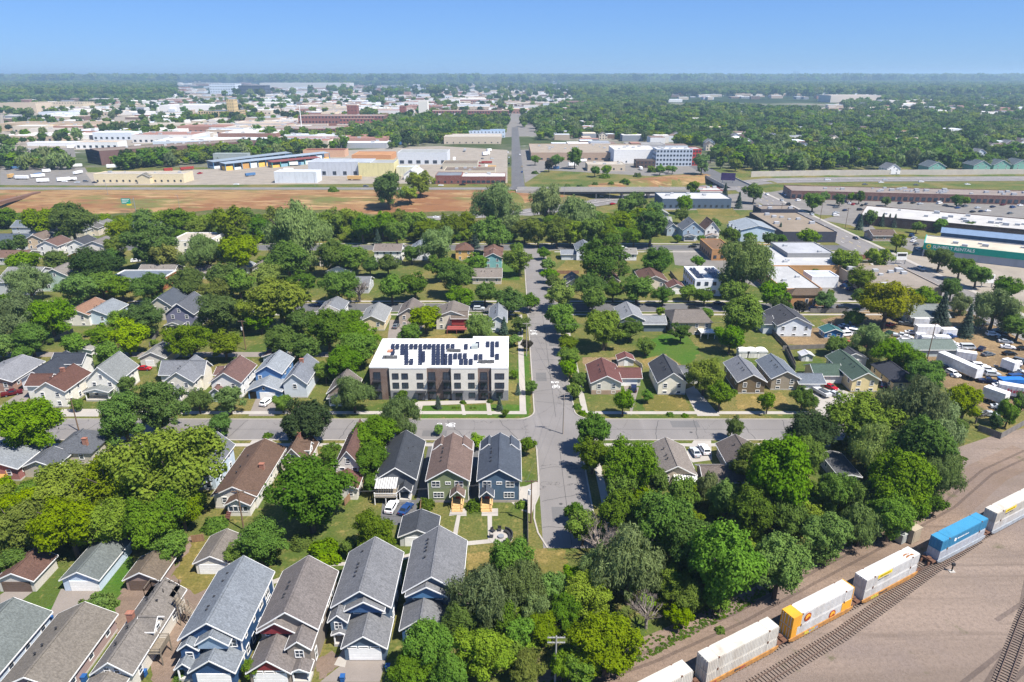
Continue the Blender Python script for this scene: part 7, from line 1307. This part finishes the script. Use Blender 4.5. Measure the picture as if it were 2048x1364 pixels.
fence('fence', fpx((1056, 1093), (1055, 1000)), 1.8, GF, 'dark fence right of the lawn patio'); fence('fence', fpx((834, 1088), (843, 1012)), 1.7, WF, 'brown wooden fence between the lawn and the parked cars'); fence('fence', fpx((1537, 660), (1575, 700), (1590, 735)), 1.6, GF, 'grey fence left of the white house with black roof'); fence('fence', fpx((1590, 742), (1578, 718), (1570, 702)), 1.5, GF, 'slanting garden fence behind the taupe house'); fence('fence', fpx((1565, 700), (1650, 697)), 1.5, GF, 'brown fence behind the metal shed'); fence('fence', fpx((1955, 862), (2000, 878), (2050, 850)), 1.7, GF, 'weathered fence corner at the salvage yard end'); fence('fence', fpx((1112, 548), (1158, 548)), 1.6, WF, 'brown fence along the dry yard'); fence('fence', fpx((1340, 548), (1372, 590)), 1.7, GF, 'dark fence left of the white modern house'); fence('fence', fpx((690, 1012), (735, 960)), 1.7, WF, 'brown fence beside the dark shingled house'); fence('fence', fpx((385, 1085), (410, 1082)), 1.6, WF, 'brown wooden gate panel beside the cream garage'); fence('fence', fpx((300, 695), (318, 668)), 1.6, GF, 'garden fence left of the purple-grey house'); fence('fence', fpx((95, 690), (148, 665)), 1.6, GF, 'grey fence below the left willow'); fence('fence', fpx((1620, 626), (1690, 626)), 1.8, GF, 'grey board fence behind the kerbside cars'); fence('fence', fpx((1262, 720), (1283, 735), (1285, 742)), 1.2, mat((.5, .45, .38), .8), 'pale garden fence beside the little red-roofed shed')
# fire pit seating, bins, road signs
p = P(1002, 1075); t = empty('fire_pit', tuple(p)); tag(t, 'round stone fire pit terrace on the lawn', 'fire pit'); b = MB(); b.tube((0, 0, 0), (0, 0, .08), 2.3, 2.3, 24); b.build('stone_circle', M_PAVE, t); b = MB(); b.tube((0, 0, .08), (0, 0, .45), .55, .6, 14); b.build('fire_bowl', STEEL, t); b = MB()
for k in range(7): a = -1.3 + k * .36; a2 = a + .36; [b.prism([(1.5 * math.cos(a), 1.5 * math.sin(a)), (2.25 * math.cos(a), 2.25 * math.sin(a)), (2.25 * math.cos(a2), 2.25 * math.sin(a2)), (1.5 * math.cos(a2), 1.5 * math.sin(a2))], .08, .5, 'z'), b.prism([(2.1 * math.cos(a), 2.1 * math.sin(a)), (2.3 * math.cos(a), 2.3 * math.sin(a)), (2.3 * math.cos(a2), 2.3 * math.sin(a2)), (2.1 * math.cos(a2), 2.1 * math.sin(a2))], .5, .95, 'z')]
b.build('bench', DARK, t)
def chair(u, v, an, label):
    p = P(u, v); t = empty('garden_chair', tuple(p), an); tag(t, label, 'chair', 'chairs round the fire pit'); b = MB(); b.box(-.35, -.35, .35, .35, .35, .45); b.build('seat', DARK, t); b = MB(); b.box(-.35, .27, .45, .35, .37, 1.0); b.build('backrest', DARK, t)
    for x in (-.32, .26):
        for y in (-.32, .26): b = MB(); b.box(x, y, 0, x + .06, y + .06, .35); b.build('leg', DARK, t)
chair(986, 1064, .8, 'black garden chair upper left of the fire pit'); chair(983, 1075, 1.5, 'black garden chair left of the fire pit'); chair(999, 1062, 0, 'black garden chair behind the fire pit')
def bin_(u, v, c, lab):
    p = P(u, v); t = empty('wheelie_bin', tuple(p)); tag(t, lab, 'bin'); b = MB(); b.prism([(-.27, .08), (.27, .08), (.33, 1.0), (-.33, 1.0)], -.33, .33); b.build('body', mat(c, .5), t); b = MB(); b.box(-.36, -.38, 1.0, .36, .4, 1.08); b.build('lid', mat(c, .5), t)
    for x in (-.25, .25): b = MB(); b.tube((x - .04, .33, .12), (x + .04, .33, .12), .12, .12, 8); b.build('wheel', BLACK, t)
BL = (.02, .09, .26); bin_(776, 1341, BL, 'blue recycling bin beside the slate house driveway'); bin_(686, 1362, BL, 'blue recycling bin at the bottom of the slate driveway'); bin_(103, 1244, BL, 'blue recycling bin beside the pale blue house'); bin_(170, 1362, BL, 'blue recycling bin between the bottom left houses'); bin_(290, 1352, BL, 'blue recycling bin by the narrow white house'); bin_(284, 1358, (.02, .02, .022), 'black bin by the narrow white house'); bin_(15, 972, BL, 'blue recycling bin below the wooden deck')
# bicycle marking and lettering painted on the bike street
def marking(cx, cy, rz, lab):
    t = empty('road_marking', (cx, cy, .03), rz); t['kind'] = 'structure'; b = MB()
    def ring(x, y, r):
        for k in range(16):
            a, c = 2 * math.pi * k / 16, 2 * math.pi * (k + 1) / 16; b.quad([(x + r * math.cos(a), y + r * 1.7 * math.sin(a), 0), (x + r * math.cos(c), y + r * 1.7 * math.sin(c), 0), (x + r * .72 * math.cos(c), y + r * 1.3 * math.sin(c), 0), (x + r * .72 * math.cos(a), y + r * 1.3 * math.sin(a), 0)])
    def bar(p, q, w=.09): p, q = Vector(p), Vector(q); d = (q - p).normalized(); n = Vector((-d.y, d.x)) * w; b.quad([(*(p - n), 0), (*(q - n), 0), (*(q + n), 0), (*(p + n), 0)])
    ring(-.62, 0, .5); ring(.62, 0, .5); bar((-.62, 0), (-.25, 1.0)); bar((-.25, 1.0), (.4, 1.1)); bar((.4, 1.1), (.05, 0)); bar((.05, 0), (-.62, 0)); bar((.62, 0), (.35, 1.5)); bar((.35, 1.5), (.7, 1.6)); bar((-.25, 1.0), (-.35, 1.35)); bar((-.55, 1.38), (-.15, 1.38)); bar((.05, 0), (-.25, 1.0)); b.build('bicycle_symbol', M_MARK, t)
    x = text('BLVD', 1.0, M_MARK, 'lettering', .0); x.parent = t; x.location = (-1.25, 2.6, 0); x.scale = (.95, 1.7, 1)
p = P(1112, 774); marking(p.x, p.y, 0, ''); p = P(908, 850); marking(p.x - .5, p.y, R(90), ''); p = P(1068, 668); marking(p.x, p.y, 0, '')
# small things on yards: propane tank, boat, picnic table, pallets
p = P(1643, 790); t = empty('motor_boat', tuple(p), R(110)); tag(t, 'small boat on a trailer beside the yellow house drive', 'boat'); b = MB(); b.prism([(-2.6, .7), (2.0, .7), (3.0, 1.5), (-2.6, 1.5)], -1.0, 1.0); b.build('hull', mat((.5, .5, .5), .4), t); b = MB(); b.box(-1.8, -.7, 1.5, .8, .7, 1.75); b.build('cover', mat((.06, .07, .08), .6), t); b = MB(); [b.tube((-.6, y, .35), (-.6, y + .2, .35), .35, .35, 10) for y in (-1.1, .9)]; b.build('wheels', TYRE, t)
# ------------------------------------------------------------------ labels that single things out by the nearest landmark
ORD = ['leftmost', 'second from left', 'third from left', 'fourth from left', 'fifth from left', 'sixth from left', 'seventh from left', 'eighth from left', 'ninth from left', 'tenth from left', 'eleventh from left', 'twelfth from left', 'thirteenth from left', 'fourteenth from left', 'fifteenth from left']
ref('the train', 57, 92); ref('the gravel rail yard', 80, 75); ref('the dry embankment', -150, 490); ref('the salvage yard', 130, 200); ref('the street corner', 11, 149); ref('the fire pit', -2, 104); ref('the dead-end street', 11, 106); ref('the green highway sign', -240, 455)
bucket = {}
RX = np.array([r[1] for r in REFS]); RY = np.array([r[2] for r in REFS])
for o, desc, x, y in AUTO:
    j = int(np.argmin((RX - x) ** 2 + (RY - y) ** 2)); dx, dy = x - RX[j], y - RY[j]
    rel = ('right of' if dx > 0 else 'left of') if abs(dx) > abs(dy) else ('behind' if dy > 0 else 'in front of')
    bucket.setdefault((desc, rel, REFS[j][0]), []).append((proj(x, y)[0], o))
for (desc, rel, rf), lst in bucket.items():
    lst.sort(key=lambda q: q[0]); rf = ' '.join(rf.split()[:8])
    for k, (u, o) in enumerate(lst):
        s = f'{desc} {rel} {rf}'
        if len(lst) > 1: s += ', ' + ORD[min(k, 14)]
        o['label'] = s
# ------------------------------------------------------------------ haze
hzb = MB(); hzb.box(-59000, -560, -8, 59000, 59000, 130); 
hm = bpy.data.materials.new('haze'); hm.use_nodes = True; hn = hm.node_tree.nodes; hn.remove(hn['Principled BSDF']); pv = hn.new('ShaderNodeVolumePrincipled')
pv.inputs['Color'].default_value = (.55, .80, 1.0, 1); pv.inputs['Density'].default_value = 0.000125; pv.inputs['Anisotropy'].default_value = .2
hm.node_tree.links.new(pv.outputs[0], hn['Material Output'].inputs['Volume'])
ho = hzb.build('haze', hm); ho['kind'] = 'stuff'
